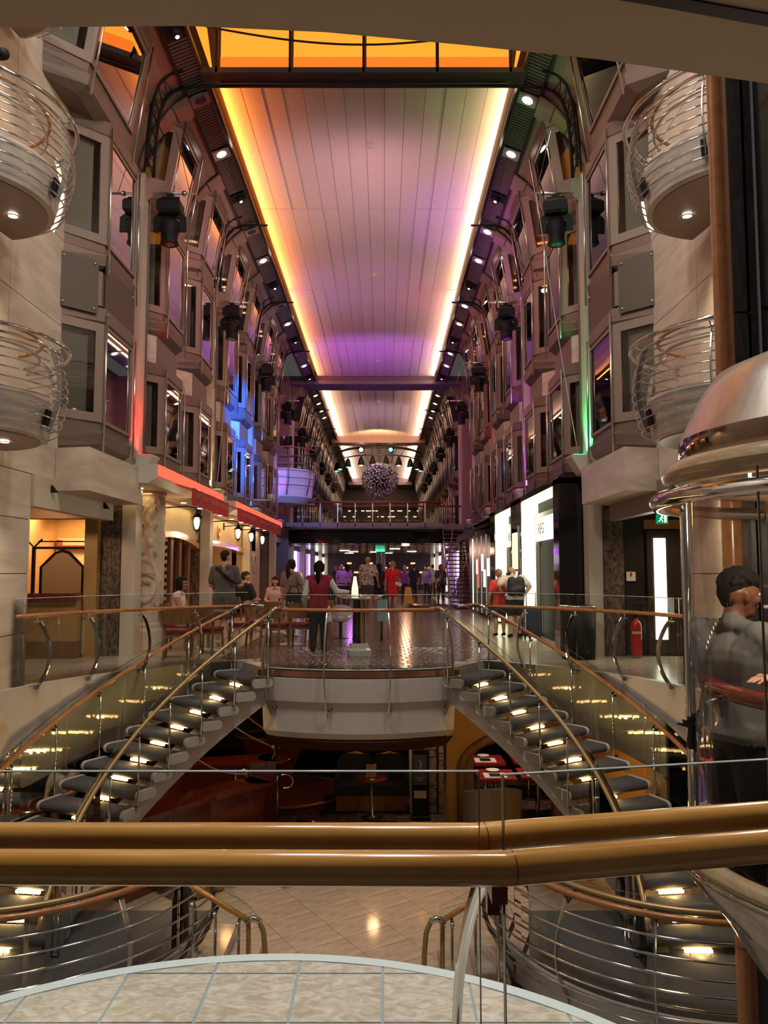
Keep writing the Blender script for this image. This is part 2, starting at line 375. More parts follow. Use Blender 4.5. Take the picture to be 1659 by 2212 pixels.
for s in (-1, 1):
    obj(f'wall_lower_{SIDE[s]}', MB().box(U(s, 5.6 if s > 0 else 7.6), U(s, 5.9 if s > 0 else 7.9), -2, 12.9, -2.9, -0.28), mat('amber_wall', (0.45, 0.26, 0.08), 0.5), kind='structure', label=f'amber {SIDE[s]} wall of the lower deck behind the curved stair', cat='wall')
    # curved white skirt under the landing edge
    rings = []
    for t in range(119, 171, 2):
        dz = -0.55 - 0.75 * min(1, max(0, (t - 119) / 40.0)); q = 5.14
        P2 = lambda r: (U(s, -(0.704 + r * math.cos(R(t)))), 8.251 + r * math.sin(R(t)))
        a = P2(5.06); b = P2(5.17); c = P2(5.30); rings.append([(a[0], a[1], 0.012), (b[0], b[1], 0.012), (b[0], b[1], -0.07), (c[0], c[1], dz), (P2(5.24)[0], P2(5.24)[1], dz)])
    obj(f'trim_{1 if s < 0 else 2}', MB().loft(rings, True, True), M_fascia, kind='structure', label=f'curved pale skirt under the {SIDE[s]} landing edge', cat='trim')

# ---------- deck overhead (soffit at the top of the picture)
sx = [(-3.5, 1.64), (-0.85, 1.615), (-0.44, 1.61), (-0.13, 1.63), (0.17, 1.67), (0.5, 1.72), (0.94, 1.81), (1.6, 2.0), (3.5, 2.8), (3.5, -3), (-3.5, -3)]
sf = obj('ceiling_overhead', MB().prism(sx, 2.65, 2.95), M_soffit, kind='structure', label='plain brown soffit of the deck overhead', cat='ceiling')
obj('slot', MB().prism([(0.36, 1.500), (0.556, 1.540), (0.84, 1.605), (1.4, 1.75), (1.4, 1.715), (0.84, 1.572), (0.556, 1.508), (0.36, 1.475)], 2.645, 2.66), M_slot, sf)

# ---------- travertine walls of the atrium, with panels
for s in (-1, 1):
    nm = SIDE[s]
    W_ = obj(f'wall_{nm}', MB().box(U(s, 4.262), U(s, 4.7), 3, 10.80, 2.7, 13).box(U(s, 4.262), U(s, 4.7), 3, 10.02, -2.9, 2.7), mat('trav_joint', (0.30, 0.24, 0.18), 0.7), kind='structure', label=f'{nm} travertine wall of the atrium', cat='wall')
    zs = [-2.9, -2.2, -1.15, -0.1, 0.66, 1.42, 2.12, 2.72, 3.7, 4.95, 6.2, 7.45, 8.7, 9.95, 11.4, 13]
    for k in range(len(zs) - 1):
        hi = zs[k] >= 2.7
        ys = [3.0, 5.2, 7.4, 9.25, 10.80] if hi else [3.0, 5.4, 7.7, 10.02]
        for a, b in zip(ys, ys[1:]):
            obj('panel', MB().box(U(s, 4.24), U(s, 4.27), a + .006, b - .006, zs[k] + .006, zs[k + 1] - .006), M_trav, W_)
    # ---------- long facade shell above the shops: leaning, then curving into the ceiling
    prof = [(4.36, 2.9), (4.36, 8.3), (4.12, 9.3), (3.86, 9.85), (3.55, 10.22), (3.28, 10.40), (3.28, 10.75), (4.8, 10.75), (4.8, 2.9)]
    for k, (y0, y1) in enumerate(((10.8, 30.75), (36.15, 79))):
        W2 = obj(f'wall_{nm}_facade' + ('' if k == 0 else '_far'), MB().loft([[(U(s, u), y, z) for u, z in prof] for y in (y0, y1)], True, True), M_casing2, kind='structure', label=f'{nm} facade wall above the shops' + ('' if k == 0 else ', far half'), cat='wall')
        ap = None
        for y in np.arange(y0 + 0.1, min(y1, 31) - 0.5, 2.85):      # curved panels between the windows
            cur = [(4.30, 8.45), (4.19, 8.95), (4.06, 9.4), (3.86, 9.77), (3.60, 10.09), (3.32, 10.33)]
            for (u0, z0), (u1, z1) in zip(cur, cur[1:]):
                d = Vector((u1 - u0, z1 - z0)).normalized() * .012
                q = [(u0 + d.x, z0 + d.y), (u1 - d.x, z1 - d.y)]; nx, nz = -d.y * 2, d.x * 2
                obj('arch_panel', MB().loft([[(U(s, q[0][0]), yy, q[0][1]), (U(s, q[1][0]), yy, q[1][1]), (U(s, q[1][0] - .03), yy, q[1][1] - .02), (U(s, q[0][0] - .03), yy, q[0][1] - .02)] for yy in (y, y + .62)], True, True), M_casing2, W2)
    # plain panelled section in the middle of the promenade
    W3 = obj(f'wall_{nm}_plain', MB().box(U(s, 4.63), U(s, 4.9), 30.75, 36.15, 0, 10.7), M_grout, kind='structure', label=f'plain pink-lit panelled {nm} wall beside the footbridge', cat='wall')
    for a, b in ((30.8, 32.5), (32.55, 34.2), (34.25, 36.1)):
        for z in np.arange(3.1, 10.4, 0.62): obj('panel', MB().box(U(s, 4.60), U(s, 4.64), a, b, z, z + .60), M_casing2, W3)
    obj('pier', MB().box(U(s, 4.05), U(s, 4.63), 30.6, 31.2, 0, 10.6), M_casing2, W3); obj('pier', MB().box(U(s, 4.05), U(s, 4.63), 35.6, 36.2, 0, 10.6), M_casing2, W3)
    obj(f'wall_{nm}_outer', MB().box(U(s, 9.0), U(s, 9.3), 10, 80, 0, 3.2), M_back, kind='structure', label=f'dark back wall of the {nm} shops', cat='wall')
    obj(f'ceiling_shops_{nm}', MB().box(U(s, 4.36), U(s, 9.2), 10.05, 80, 2.75, 2.95), M_cream, kind='structure', label=f'ceiling inside the {nm} shops', cat='ceiling')
obj('wall_back', MB().box(-9, 9, 79, 79.3, 0, 11), M_bronze, kind='structure', label='dark far end wall of the promenade', cat='wall')

# ---------- ceiling
def ceiling_run(name, y0, segs, n, label):
    top = obj(name, MB().box(U(-1, 3.3), U(1, 3.3), y0, segs[-1], 10.72, 10.85), M_bronze, kind='structure', label=label, cat='ceiling')
    wd = 5.5 / n; a = y0
    for b in segs:
        for i in range(n):
            x0 = U(-1, 2.75) + i * wd; t = random.uniform(-.008, .008); d = random.uniform(0, .008)
            obj('ceiling_plank', MB().add([(x0 + .004, a + .01, 10.62 + d + t), (x0 + wd - .004, a + .01, 10.62 + d - t), (x0 + wd - .004, b - .01, 10.62 + d - t), (x0 + .004, b - .01, 10.62 + d + t),
                (x0 + .004, a + .01, 10.65), (x0 + wd - .004, a + .01, 10.65), (x0 + wd - .004, b - .01, 10.65), (x0 + .004, b - .01, 10.65)],
                [(0, 3, 2, 1), (4, 5, 6, 7), (0, 1, 5, 4), (1, 2, 6, 5), (2, 3, 7, 6), (3, 0, 4, 7)]), M_ceil, top)
        a = b
    for s in (-1, 1):
        obj('cove_lip', MB().loft([[(U(s, u), y, z) for u, z in ((2.90, 10.72), (2.86, 10.40), (2.80, 10.36), (2.80, 10.39), (2.845, 10.42), (2.88, 10.72))] for y in (y0, segs[-1])], True, True), M_bronze, top)
    return top
ceiling_run('ceiling', 13.6, [18.9, 24.5, 30.1, 35.7], 14, 'long pale ceiling of lengthwise planks with lit edges')
ceiling_run('ceiling_far', 37.1, [42, 47, 52], 12, 'second ceiling run beyond the crossbeam')
ceiling_run('ceiling_end', 55.1, [65, 76], 10, 'last ceiling run above the chandelier')
for y, z0, lab in ((35.7, 10.25, 'crossbeam between the first and second ceiling runs'), (52.0, 10.2, 'crossbeam at the end of the second ceiling run'), (76, 10.0, 'crossbeam at the far end of the ceiling')):
    obj('beam', MB().box(U(-1, 4.2 if y < 40 else 3.2), U(1, 4.2 if y < 40 else 3.2), y, y + (1.3 if y < 60 else 2.8), z0, z0 + .16 if y < 40 else 10.9).box(U(-1, 3.2), U(1, 3.2), y + .2, y + 1.2, z0 + .1, 10.9), mat('mauve_beam', (0.2, 0.15, 0.17), 0.5), kind='structure', label=lab, cat='beam')
obj('wall_ceiling_end', MB().box(U(-1, 4.2), U(1, 4.2), 53.3, 55.0, 10.7, 10.95), M_bronze, kind='structure', label='dark gap above the light ring', cat='ceiling')

# ---------- glowing orange bay in front of the ceiling
lb = obj('ceiling_light_bay', MB().box(U(-1, 3.35), U(1, 3.35), 9.6, 13.5, 12.3, 12.5).box(U(-1, 3.35), U(1, 3.35), 13.44, 13.60, 10.52, 12.4), M_bronze, kind='structure', label='orange lit ceiling bay behind black bars', cat='ceiling')
G_or = glow('orange_light_panel', (1.0, 0.30, 0.025), 1.25); G_or2 = glow('orange_light_panel_low', (1.0, 0.20, 0.02), 1.0)
for i in range(4):
    x0 = U(-1, 2.62) + i * 1.33
    obj('light_panel', MB().box(x0 + .02, x0 + 1.29, 13.36, 13.42, 10.82, 12.3), G_or, lb)
    obj('lower_light_panel', MB().box(x0 + .02, x0 + 1.29, 13.33, 13.40, 10.56, 10.79), G_or2, lb)
for s in (-1, 1):
    obj('side_light_panel', MB().loft([[(U(s, 2.74), y, 10.56), (U(s, 2.98), y, 12.3), (U(s, 3.02), y, 12.3), (U(s, 2.78), y, 10.56)] for y in (11.2, 13.3)], True, True), G_or, lb)
for i in range(5):
    x0 = U(-1, 2.62) + i * 1.33 - .03
    obj('bar', MB().box(x0 - .022, x0 + .022, 13.22, 13.30, 10.43, 12.3), M_black, lb)
obj('bar', MB().tube([(U(-1, 2.9) + 5.8 * t, 13.1, 11.22 - 0.36 * math.sin(math.pi * t)) for t in np.linspace(0, 1, 25)], .018, 6), M_black, lb)
obj('sill', MB().box(U(-1, 2.95), U(1, 2.95), 13.22, 13.62, 10.42, 10.52), M_bronze, lb)

for i, (px_, y) in enumerate(((-.30, 15.9), (-.30, 23.2), (-.30, 29.6), (-.30, 33.0), (-.30, 41.0))):
    o = thing('smoke_detector', f'white smoke detector on the ceiling centre line, {ORD[i]} from the front', 'detector', (px_, y, 10.6), group='smoke detectors on the ceiling')
    obj('base', MB().lathe([(.09, 10.63), (.09, 10.59), (.001, 10.588)], (px_, y), 16), M_cap, o); obj('dome', MB().lathe([(.06, 10.59), (.05, 10.55), (.001, 10.545)], (px_, y), 16), M_cap, o)
# ================================================================ FACADE: windows, pillars, light strips
WN = [0]
def plan(d0, front, L):
    """bay plan (u, y): near facet, front, far facet"""
    return [(4.34, 0.02), (d0, 0.62), (d0, 0.62 + front), (4.34, L - .02)]
def offs(pl, du):            # push a plan towards the wall
    return [(min(4.34, u + du), y) for u, y in pl]
def bay_window(s, y0, z0, z1, front=1.28, L=2.6, d0=3.80, lean=0.0, curtain=True, name_label=None):
    """faceted bay window; z0..z1 is the whole casing"""
    WN[0] += 1
    base = (U(s, 4.34), y0, z0); t = thing(f'window_{WN[0]}', name_label, 'window', base, kind='structure')
    H = z1 - z0; pl = plan(d0, front, L)
    def ring(p, z, du=0.0):
        k = lean * max(0, (z - .25)) / max(H, .1)
        return [(U(s, u + du - k if u < 4.3 else 4.36), y0 + y, z0 + z) for u, y in p]
    cs = MB()
    # ledge, sill band and head band
    cs.loft([ring(pl, -.02, .16), ring(pl, .10, .0), ring(pl, .26, -.03), ring(pl, .30, .02), ring(pl, .42, .02)], True, True)
    cs.loft([ring(pl, H - .24, .02), ring(pl, H - .20, -.02), ring(pl, H, -.02)], True, True)
    obj('casing', cs, M_casing, t)
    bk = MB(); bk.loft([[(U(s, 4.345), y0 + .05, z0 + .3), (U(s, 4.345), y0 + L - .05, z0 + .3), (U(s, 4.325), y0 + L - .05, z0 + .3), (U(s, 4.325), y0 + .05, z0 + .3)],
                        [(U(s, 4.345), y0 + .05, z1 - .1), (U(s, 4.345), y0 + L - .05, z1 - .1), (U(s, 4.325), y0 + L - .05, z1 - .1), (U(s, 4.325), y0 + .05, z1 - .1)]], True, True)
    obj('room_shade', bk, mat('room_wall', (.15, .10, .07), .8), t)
    lo, hi = .42, H - .24
    A = ring(pl, lo); B = ring(pl, hi)
    for k in range(3):
        a0, a1, b0, b1 = (Vector(v) for v in (A[k], A[k + 1], B[k], B[k + 1]))
        inn = Vector((s * 0.02, 0, 0))
        f = MB(); m = 0.13 if k != 1 else 0.05
        def q(tu, tv): return (a0.lerp(a1, tu)).lerp(b0.lerp(b1, tu), tv)
        wd = (a1 - a0).length; ht = (b0 - a0).length; mu = m / wd; mv = m / ht
        nrm = (a1 - a0).cross(b0 - a0).normalized() * -s
        if nrm.x * s > 0: nrm = -nrm
        for (u0, u1, v0, v1) in ((0, mu, 0, 1), (1 - mu, 1, 0, 1), (mu, 1 - mu, 0, mv), (mu, 1 - mu, 1 - mv, 1)):
            c = [q(u0, v0), q(u1, v0), q(u1, v1), q(u0, v1)]
            f.loft([[tuple(p + nrm * .012) for p in c], [tuple(p - nrm * .03) for p in c]], True, True)
        fr = obj('frame', f, M_casing2, t)
        c = [q(mu, mv), q(1 - mu, mv), q(1 - mu, 1 - mv), q(mu, 1 - mv)]
        obj('pane', MB().loft([[tuple(p - nrm * .004) for p in c], [tuple(p - nrm * .014) for p in c]], True, True), M_pane, fr)
        if k == 0 or (curtain and k == 1):
            cu = MB(); n = 14; vs = []; fs = []
            for i in range(n + 1):
                p = q(mu + (1 - 2 * mu) * i / n * (0.86 if k == 0 else 1), mv * .8); p2 = q(mu + (1 - 2 * mu) * i / n * (0.86 if k == 0 else 1), 1 - mv * .8 if k == 0 else .78)
                o = nrm * (-.07 - (.045 if i % 2 else 0)); vs += [tuple(p + o), tuple(p2 + o)]
            for i in range(n): fs.append((2 * i, 2 * i + 2, 2 * i + 3, 2 * i + 1))
            cu.add(vs, fs, 0, True); obj('curtain', cu, M_curtain if k == 0 else M_curtain2, t)
    rods = MB()
    for k in (1, 2):
        p0 = Vector(ring(pl, -.05)[k]); p1 = Vector(ring(pl, H - .10)[k]); o = Vector((-s * .05, -.02 if k == 1 else .02, 0))
        obj('rod', MB().tube([p0 + o, p1 + o], .017, 8), M_steel, t)
    return t
ROW = {0: 'lowest row', 1: 'middle row', 2: 'top row'}
protos = {}
TZ = [(3.22, 5.36), (5.92, 8.26), (8.32, 10.22)]
def place_windows(s):
    ys = [10.62]
    for k in range(3): ys += [13.5 + 5.7 * k + .27, 13.5 + 5.7 * k + 3.0]
    for r in range(3):
        z0, z1 = TZ[r]
        for i, y in enumerate(ys):
            lab = f'{ORD[i]} bay window of the {ROW[r]} on the {SIDE[s]} facade'
            yy = y + (.0 if r < 2 else -.12)
            if i in (0, 1):
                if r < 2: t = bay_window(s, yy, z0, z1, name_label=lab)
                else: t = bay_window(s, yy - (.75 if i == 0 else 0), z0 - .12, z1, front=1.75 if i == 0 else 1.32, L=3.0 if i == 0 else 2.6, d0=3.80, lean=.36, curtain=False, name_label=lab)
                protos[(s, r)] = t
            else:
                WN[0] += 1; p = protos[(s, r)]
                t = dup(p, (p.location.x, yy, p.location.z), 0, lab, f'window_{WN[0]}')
    # far half: small in view, each window one mesh
    far = {}
    for r in range(3):
        z0, z1 = TZ[r]
        for i in range(14):
            k, h = divmod(i, 2); y = 36.3 + 5.7 * k + (.3 if h == 0 else 3.0); WN[0] += 1
            if r not in far:
                mb = MB(); pl = plan(3.8, 1.28, 2.6); H = z1 - z0; ln = .36 if r == 2 else 0
                rg = lambda z, du=0: [(U(s, u + du - ln * z / H if u < 4.3 else 4.36) - U(s, 4.34), yy, z) for u, yy in pl]
                mb.loft([rg(-.02, .16), rg(.12), rg(.4)], True, True); mb.loft([rg(H - .24), rg(H)], True, True)
                mb.loft([rg(.4, .03), rg(H - .24, .03)], True, False, 1)
                for kk in (1, 2): mb.tube([Vector(rg(0)[kk]) + Vector((-s * .04, 0, 0)), Vector(rg(H)[kk]) + Vector((-s * .04, 0, 0))], .03, 6, mi=2)
                far[r] = mesh_of('far_window', mb, [M_casing2, mat('far_pane', (.03, .025, .03), .08, coat=.4), M_steel])
            o = bpy.data.objects.new(f'window_{WN[0]}', far[r]); COL.objects.link(o); o.location = (U(s, 4.34), y, z0); o['kind'] = 'structure'; o['category'] = 'window'
            o['label'] = f'far bay window number {i + 1} of the {ROW[r]} on the {SIDE[s]} facade past the footbridge'; o['group'] = f'far {SIDE[s]} bay windows'
for s in (-1, 1): place_windows(s)
# spandrel boxes between the window rows, and the smoked panels of the nearest bay
for s in (-1, 1):
    ys = [10.62]
    for k in range(3): ys += [13.5 + 5.7 * k + .27, 13.5 + 5.7 * k + 3.0]
    for i, y in enumerate(ys):
        for lo, hi, nm in ((5.36, 5.92, 'upper'), (2.55, 3.2, 'lower')):
            if nm == 'lower' and i > 0: continue
            sm = i == 0 and nm == 'upper'; d = 3.82 if sm else (3.72 if nm == 'lower' else 3.95)
            pl = [(4.34, .02), (d, .55), (d, 2.0), (4.34, 2.48)] if nm == 'upper' else [(4.235, .10), (d, -.02), (d, 2.30), (4.32, 2.50)]
            t = thing('spandrel', f'{"smoked brown" if sm else "pale stone"} spandrel box {"between the window rows" if nm == "upper" else "under the lowest bay window"}, {ORD[i]} on the {SIDE[s]} facade', 'spandrel', (U(s, 4.3), y, lo), group='spandrel boxes on the facades')
            mb = MB(); mb.prism([(U(s, u), y + v) for u, v in pl], lo + .02, hi - .02)
            obj('stone_face', mb, M_casing if sm else M_trav, t)
            if not sm and nm == 'upper':
                obj('front_plate', MB().box(U(s, d - .012), U(s, d + .02), y + .6, y + 1.95, lo + .04, hi - .04), M_casing, t)
            if sm:
                a = Vector((U(s, 4.34), y + .02)); b = Vector((U(s, d), y + .55)); n = Vector((b.y - a.y, -(b.x - a.x))).normalized() * (1)
                if n.x * s > 0: n = -n
                c = [a.lerp(b, .12), a.lerp(b, .9)]
                z2, z3 = lo - .12, hi + .12
                pane = MB().loft([[(p.x + n.x * k, p.y + n.y * k, z) for p, z in ((c[0], z2), (c[1], z2), (c[1], z3), (c[0], z3))] for k in (.012, .03)], True, True)
                pn = obj('smoked_plate', pane, M_smoke, t)
                pf_ = MB().box(U(s, d - .03), U(s, d - .012), y + .63, y + 1.93, z2, z3); obj('smoked_plate', pf_, M_smoke, t)
                for q in (c[0].lerp(c[1], .1), c[0].lerp(c[1], .9)):
                    for z in (z2 + .06, z3 - .06):
                        obj('bolt', MB().sphere((q.x + n.x * .033, q.y + n.y * .033, z), .022, 10, 6), M_steel, t)
                for yy in (.72, 1.84):
                    for z in (z2 + .06, z3 - .06): obj('bolt', MB().sphere((U(s, d - .033), y + yy, z), .022, 10, 6), M_steel, t)

# pillars with wedge heads, uplight boxes, stage lights and truss arches
PY = [13.5, 19.2, 24.9, 30.6]
UP = {(-1, 0): (1, .01, .008), (-1, 1): (1.0, .55, .12), (-1, 2): (.08, .35, 1.0), (-1, 3): (.55, .06, 1.0),
      (1, 0): (.05, 1.0, .25), (1, 1): (.6, .05, 1.0), (1, 2): (1.0, .02, .03), (1, 3): (.8, .1, .7)}
def moving_head():
    t = thing('stage_light', None, 'light', (0, 0, 0), group='moving stage lights on the pillar arms')
    obj('clamp', MB().box(-.05, .05, -.05, .05, -.10, 0.0).tube([(-.13, 0, -.05), (.13, 0, -.05)], .02, 8), M_black, t)
    obj('base', MB().loft([[(x * q, y * q, z) for x, y in ((-.17, -.13), (.17, -.13), (.17, .13), (-.17, .13))] for q, z in ((.8, -.10), (1, -.14), (1, -.27), (.8, -.31))], True, True), M_black, t)
    obj('yoke', MB().bar([(-.10, 0, -.30), (-.19, 0, -.36), (-.19, 0, -.56)], .10, .035, (0, 1, 0)).bar([(.10, 0, -.30), (.19, 0, -.36), (.19, 0, -.56)], .10, .035, (0, 1, 0)), M_black, t)
    h = obj('head', MB().lathe([(.001, -.36), (.10, -.37), (.145, -.43), (.15, -.52), (.12, -.60), (.115, -.68), (.13, -.74), (.12, -.75), (.0, -.75)], (0, 0), 18), M_black, t)
    obj('lens', MB().lathe([(.001, -.752), (.07, -.752), (.08, -.745)], (0, 0), 14), mat('lens_glass', (.08, .1, .12), .05, coat=1.0), h)
    return t
MH = moving_head(); mh_used = False
arch_uz = [(3.82, 8.55), (3.80, 9.05), (3.77, 9.5), (3.73, 9.82), (3.64, 10.07), (3.48, 10.25), (3.22, 10.33), (2.62, 10.34)]
def arch_truss(s, y, lab):
    t = thing('arch_truss', lab, 'truss', (U(s, 3.74), y, 8.42), group='black lattice arches on the pillars')
    for dy, r in ((-.42, .026), (.0, .030)):
        obj('chord', MB().tube([(U(s, u - (.02 if dy < 0 else 0)), y + dy, z + (.03 if dy < 0 else 0)) for u, z in arch_uz[:8 if dy == 0 else 7]], r, 6), M_black, t)
    obj('chord', MB().tube([(U(s, u + .10), y - .2, z + .06) for u, z in arch_uz[:6]], .02, 6), M_black, t)
    lt = MB()
    for i in range(7):
        I = lambda q: (lambda k, f: (arch_uz[k][0] + (arch_uz[k + 1][0] - arch_uz[k][0]) * f, arch_uz[k][1] + (arch_uz[k + 1][1] - arch_uz[k][1]) * f))(int(q), q % 1)
        p0, p1, p2 = I(i * .7 + .05), I(i * .7 + .4), I(i * .7 + .74)
        lt.tube([(U(s, p0[0]), y, p0[1]), (U(s, p1[0] - .01), y - .42, p1[1]), (U(s, p2[0]), y, p2[1])], .012, 4)
        lt.tube([(U(s, p1[0]), y - .42, p1[1]), (U(s, p1[0] + .1), y - .2, p1[1] + .05), (U(s, p1[0]), y, p1[1])], .010, 4)
    obj('lattice', lt, M_black, t)
    return t
for s in (-1, 1):
    for k, y in enumerate(PY + [36.3 + 5.7 * i for i in range(7)]):
        near = k < 4
        p = obj('pillar', MB().box(U(s, 3.93), U(s, 4.17), y - .17, y + .17, 0, 8.6), M_cream, kind='structure', label=f'{ORD[k]} cream pillar of the {SIDE[s]} facade', cat='pillar')
        if near:
            obj('groove', MB().box(U(s, 3.90), U(s, 3.94), y + .10, y + .14, 2.9, 8.3), M_dsteel, p)
            obj('rod', MB().tube([(U(s, 4.2), y - .19, 3.4), (U(s, 4.2), y - .19, 8.2)], .015, 6), M_steel, p)
            obj('wedge_head', MB().add([(U(s, 4.45), y - .3, 8.62), (U(s, 3.55), y, 8.52), (U(s, 4.45), y + .3, 8.62), (U(s, 4.45), y - .22, 8.2), (U(s, 4.0), y, 8.08), (U(s, 4.45), y + .22, 8.2)],
                [(0, 1, 2), (3, 5, 4), (0, 3, 4, 1), (1, 4, 5, 2), (2, 5, 3, 0)]), M_casing2, p)
            ub = thing('uplight', f'cream uplight box on the {ORD[k]} {SIDE[s]} pillar', 'light', (U(s, 3.88), y - .1, 3.12), group='uplight boxes on the pillars')
            obj('housing', MB().loft([[(U(s, 3.93 - a), yy, z) for a, z in ((0, 3.12), (.12, 3.14), (.30, 3.44), (.30, 3.47), (0, 3.47))] for yy in (y - .27, y + .12)], True, True), M_cream, ub)
            obj('emitter', MB().box(U(s, 3.68), U(s, 3.88), y - .22, y + .07, 3.475, 3.485), glow(f'emitter_{s}_{k}', UP[(s, k)], 3), ub)
            lamp(f'uplight_lamp_{SIDE[s]}_{k}', 'AREA', (U(s, 3.88), y - .23, 3.50), {(1, 1): 45, (-1, 0): 16, (1, 0): 16}.get((s, k), 16), UP[(s, k)], (U(s, 4.03), y - .14, 5.4), .10, .10, spread=62)
        if k < 9:
            if k != 4: arch_truss(s, y, f'{ORD[k]} black lattice arch on the {SIDE[s]} side, rising to the ceiling edge')
            arm = thing('lamp_arm', f'{ORD[k]} steel lamp arm reaching out from the {SIDE[s]} facade', 'arm', (U(s, 3.9), y, 8.3), group='steel arms on the pillars')
            obj('tube', MB().tube([(U(s, 4.02), y, 8.30), (U(s, 3.05), y, 8.30)], .022, 8).sphere((U(s, 3.25), y, 8.30), .05, 10, 6), M_steel, arm)
            obj('stay', MB().tube([(U(s, 3.15), y, 8.31), (U(s, 3.46), y + .1, 9.55)], .007, 5), M_dsteel, arm)
            lab = f'{ORD[k]} black moving stage light hanging from the {SIDE[s]} pillar arm'
            if not mh_used: MH.location = (U(s, 3.50), y, 8.276); MH['label'] = lab; mh_used = True; MH.scale = (1.25, 1.25, 1.25)
            else: dup(MH, (U(s, 3.50), y, 8.276), random.uniform(-.5, .5), lab, scale=(1.25,) * 3 if k < 5 else (1.1,) * 3)
bm_ = thing('crossbar', 'thin black double pipe spanning under the front edge of the ceiling', 'pipe', (XC, 13.45, 10.4))
for dz in (0, .08): obj('pipe', MB().tube([(U(-1, 2.62), 13.5, 10.34 + dz), (U(1, 2.62), 13.5, 10.34 + dz)], .028 if dz == 0 else .018, 8), M_black, bm_)
# pan-tilt lights above the arches get small glowing lenses further away
for s in (-1, 1):
    # slatted strip beside the ceiling with lamps and speakers
    top = obj(f'trim_{3 if s < 0 else 4}', MB().loft([[(U(s, u), y, z) for u, z in ((3.34, 10.36), (2.92, 10.54), (2.92, 10.60), (3.34, 10.44))] for y in (10.0, 79)], True, True), M_bronze, kind='structure', label=f'dark slatted service strip along the {SIDE[s]} ceiling edge', cat='strip')
    sl = None; nsl = 0; far_sl = MB()
    for y in np.arange(10.1, 50, .085):
        ph = (y - 10.0) % 1.9
        if ph < .42: continue
        if nsl < 150:
            if sl is None:
                sl = obj('slat', MB().loft([[(U(s, u), yy, z) for u, z in ((3.30, 10.345), (2.95, 10.495), (2.95, 10.53), (3.30, 10.375))] for yy in (0, .040)], True, True), mat('strip_slat', (.16, .13, .12), .4), top); q = sl
            else: q = sl.copy(); COL.objects.link(q)
            q.location = (0, y, 0); nsl += 1
        else: far_sl.loft([[(U(s, u), yy, z) for u, z in ((3.30, 10.345), (2.95, 10.495), (2.95, 10.53), (3.30, 10.375))] for yy in (y, y + .04)], True, True)
    obj('far_slats', far_sl, MATS['strip_slat'], top, kind='stuff')
    obj('edge_rail', MB().box(U(s, 2.90), U(s, 2.95), 10, 79, 10.48, 10.56).box(U(s, 3.32), U(s, 3.37), 10, 79, 10.32, 10.40), M_bronze, top)
    nr = Vector((-s * .39, 0, -.92)).normalized()
    cnt = {'d': 0, 'g': 0, 'p': 0}
    for i, y in enumerate(np.arange(10.2, 46, 1.9)):
        c = Vector((U(s, 3.13), y, 10.43)); kind = 'dgp'[i % 3] if s < 0 else 'dgd'[i % 3]
        if y < 15 and s < 0: kind = 'p' if i % 2 == 0 else 'g'
        if y > 35: kind = 'd'
        k = cnt[kind]; cnt[kind] += 1; rot = (-nr).to_track_quat('Z', 'Y').to_matrix()
        def place(mb): mb.v = [tuple(c + rot @ Vector(v)) for v in mb.v]; return mb
        if kind == 'd':
            t = thing('downlight', f'lit downlight in the {SIDE[s]} ceiling strip, {ORD[min(k, 15)]} from the front', 'light', tuple(c), group='downlights in the ceiling strips')
            obj('plate', place(MB().box(-.17, .17, -.19, .19, -.05, -.02)), mat('lamp_plate', (.3, .26, .24), .4), t)
            obj('bulb', place(MB().lathe([(.001, -.072), (.07, -.07), (.105, -.05)], (0, 0), 16)), G_white if y < 38 else G_warm, t)
            if y < 36: lamp(f'downlight_lamp_{SIDE[s]}_{i}', 'SPOT', tuple(c + nr * .13), 40, (1.0, .74, .55), tuple(c + nr * .13 + Vector((-s * .12, 0, -1))), .06, spot=95)
        elif kind == 'g':
            t = thing('spotlight', f'black gimbal spotlight in the {SIDE[s]} ceiling strip, {ORD[min(k, 15)]} from the front', 'light', tuple(c), group='gimbal spotlights in the ceiling strips')
            obj('box_frame', place(MB().box(-.16, .16, -.17, .17, -.06, -.02)), M_black, t)
            hd = obj('barrel', place(MB().lathe([(.085, -.05), (.09, -.16), (.07, -.18), (.001, -.17)], (0, 0.02), 14)), M_black, t)
            obj('bulb', place(MB().lathe([(.001, -.184), (.032, -.184), (.036, -.178)], (0, 0.02), 10)), G_white, hd)
            if y < 36: lamp(f'gimbal_lamp_{SIDE[s]}_{i}', 'SPOT', tuple(c + nr * .25), 34, (1.0, .7, .5), tuple(c + nr * .25 + Vector((-s * .35, 0, -1))), .05, spot=80)
        else:
            t = thing('speaker', f'round ceiling speaker in the {SIDE[s]} ceiling strip, {ORD[min(k, 15)]} from the front', 'speaker', tuple(c), group='round speakers in the ceiling strips')
            obj('plate', place(MB().box(-.17, .17, -.19, .19, -.05, -.02)), mat('speaker_plate', (.25, .2, .19), .4), t)
            obj('cone', place(MB().lathe([(.001, -.075), (.09, -.07), (.115, -.045)], (0, 0), 18)), mat('speaker_mesh', (.035, .03, .045), .6), t)

for s in (1, -1):
    o = thing('cable', f'thin pale cable hanging slantwise beside the nearest {SIDE[s]} pillar', 'cable', (U(s, 3.2), 13.3, 8.2))
    a, b = Vector((U(s, 3.15) if s > 0 else U(s, 3.5), 13.5 if s > 0 else 19.2, 8.28)), Vector((U(s, 3.75), 13.25 if s > 0 else 18.9, 3.5))
    obj('line', MB().tube([a.lerp(b, k / 10) + Vector((0, 0, -.12 * math.sin(math.pi * k / 10))) for k in range(11)], .008, 5), M_cap, o); obj('end_hook', MB().sphere(tuple(b), .02, 8, 6), M_steel, o)

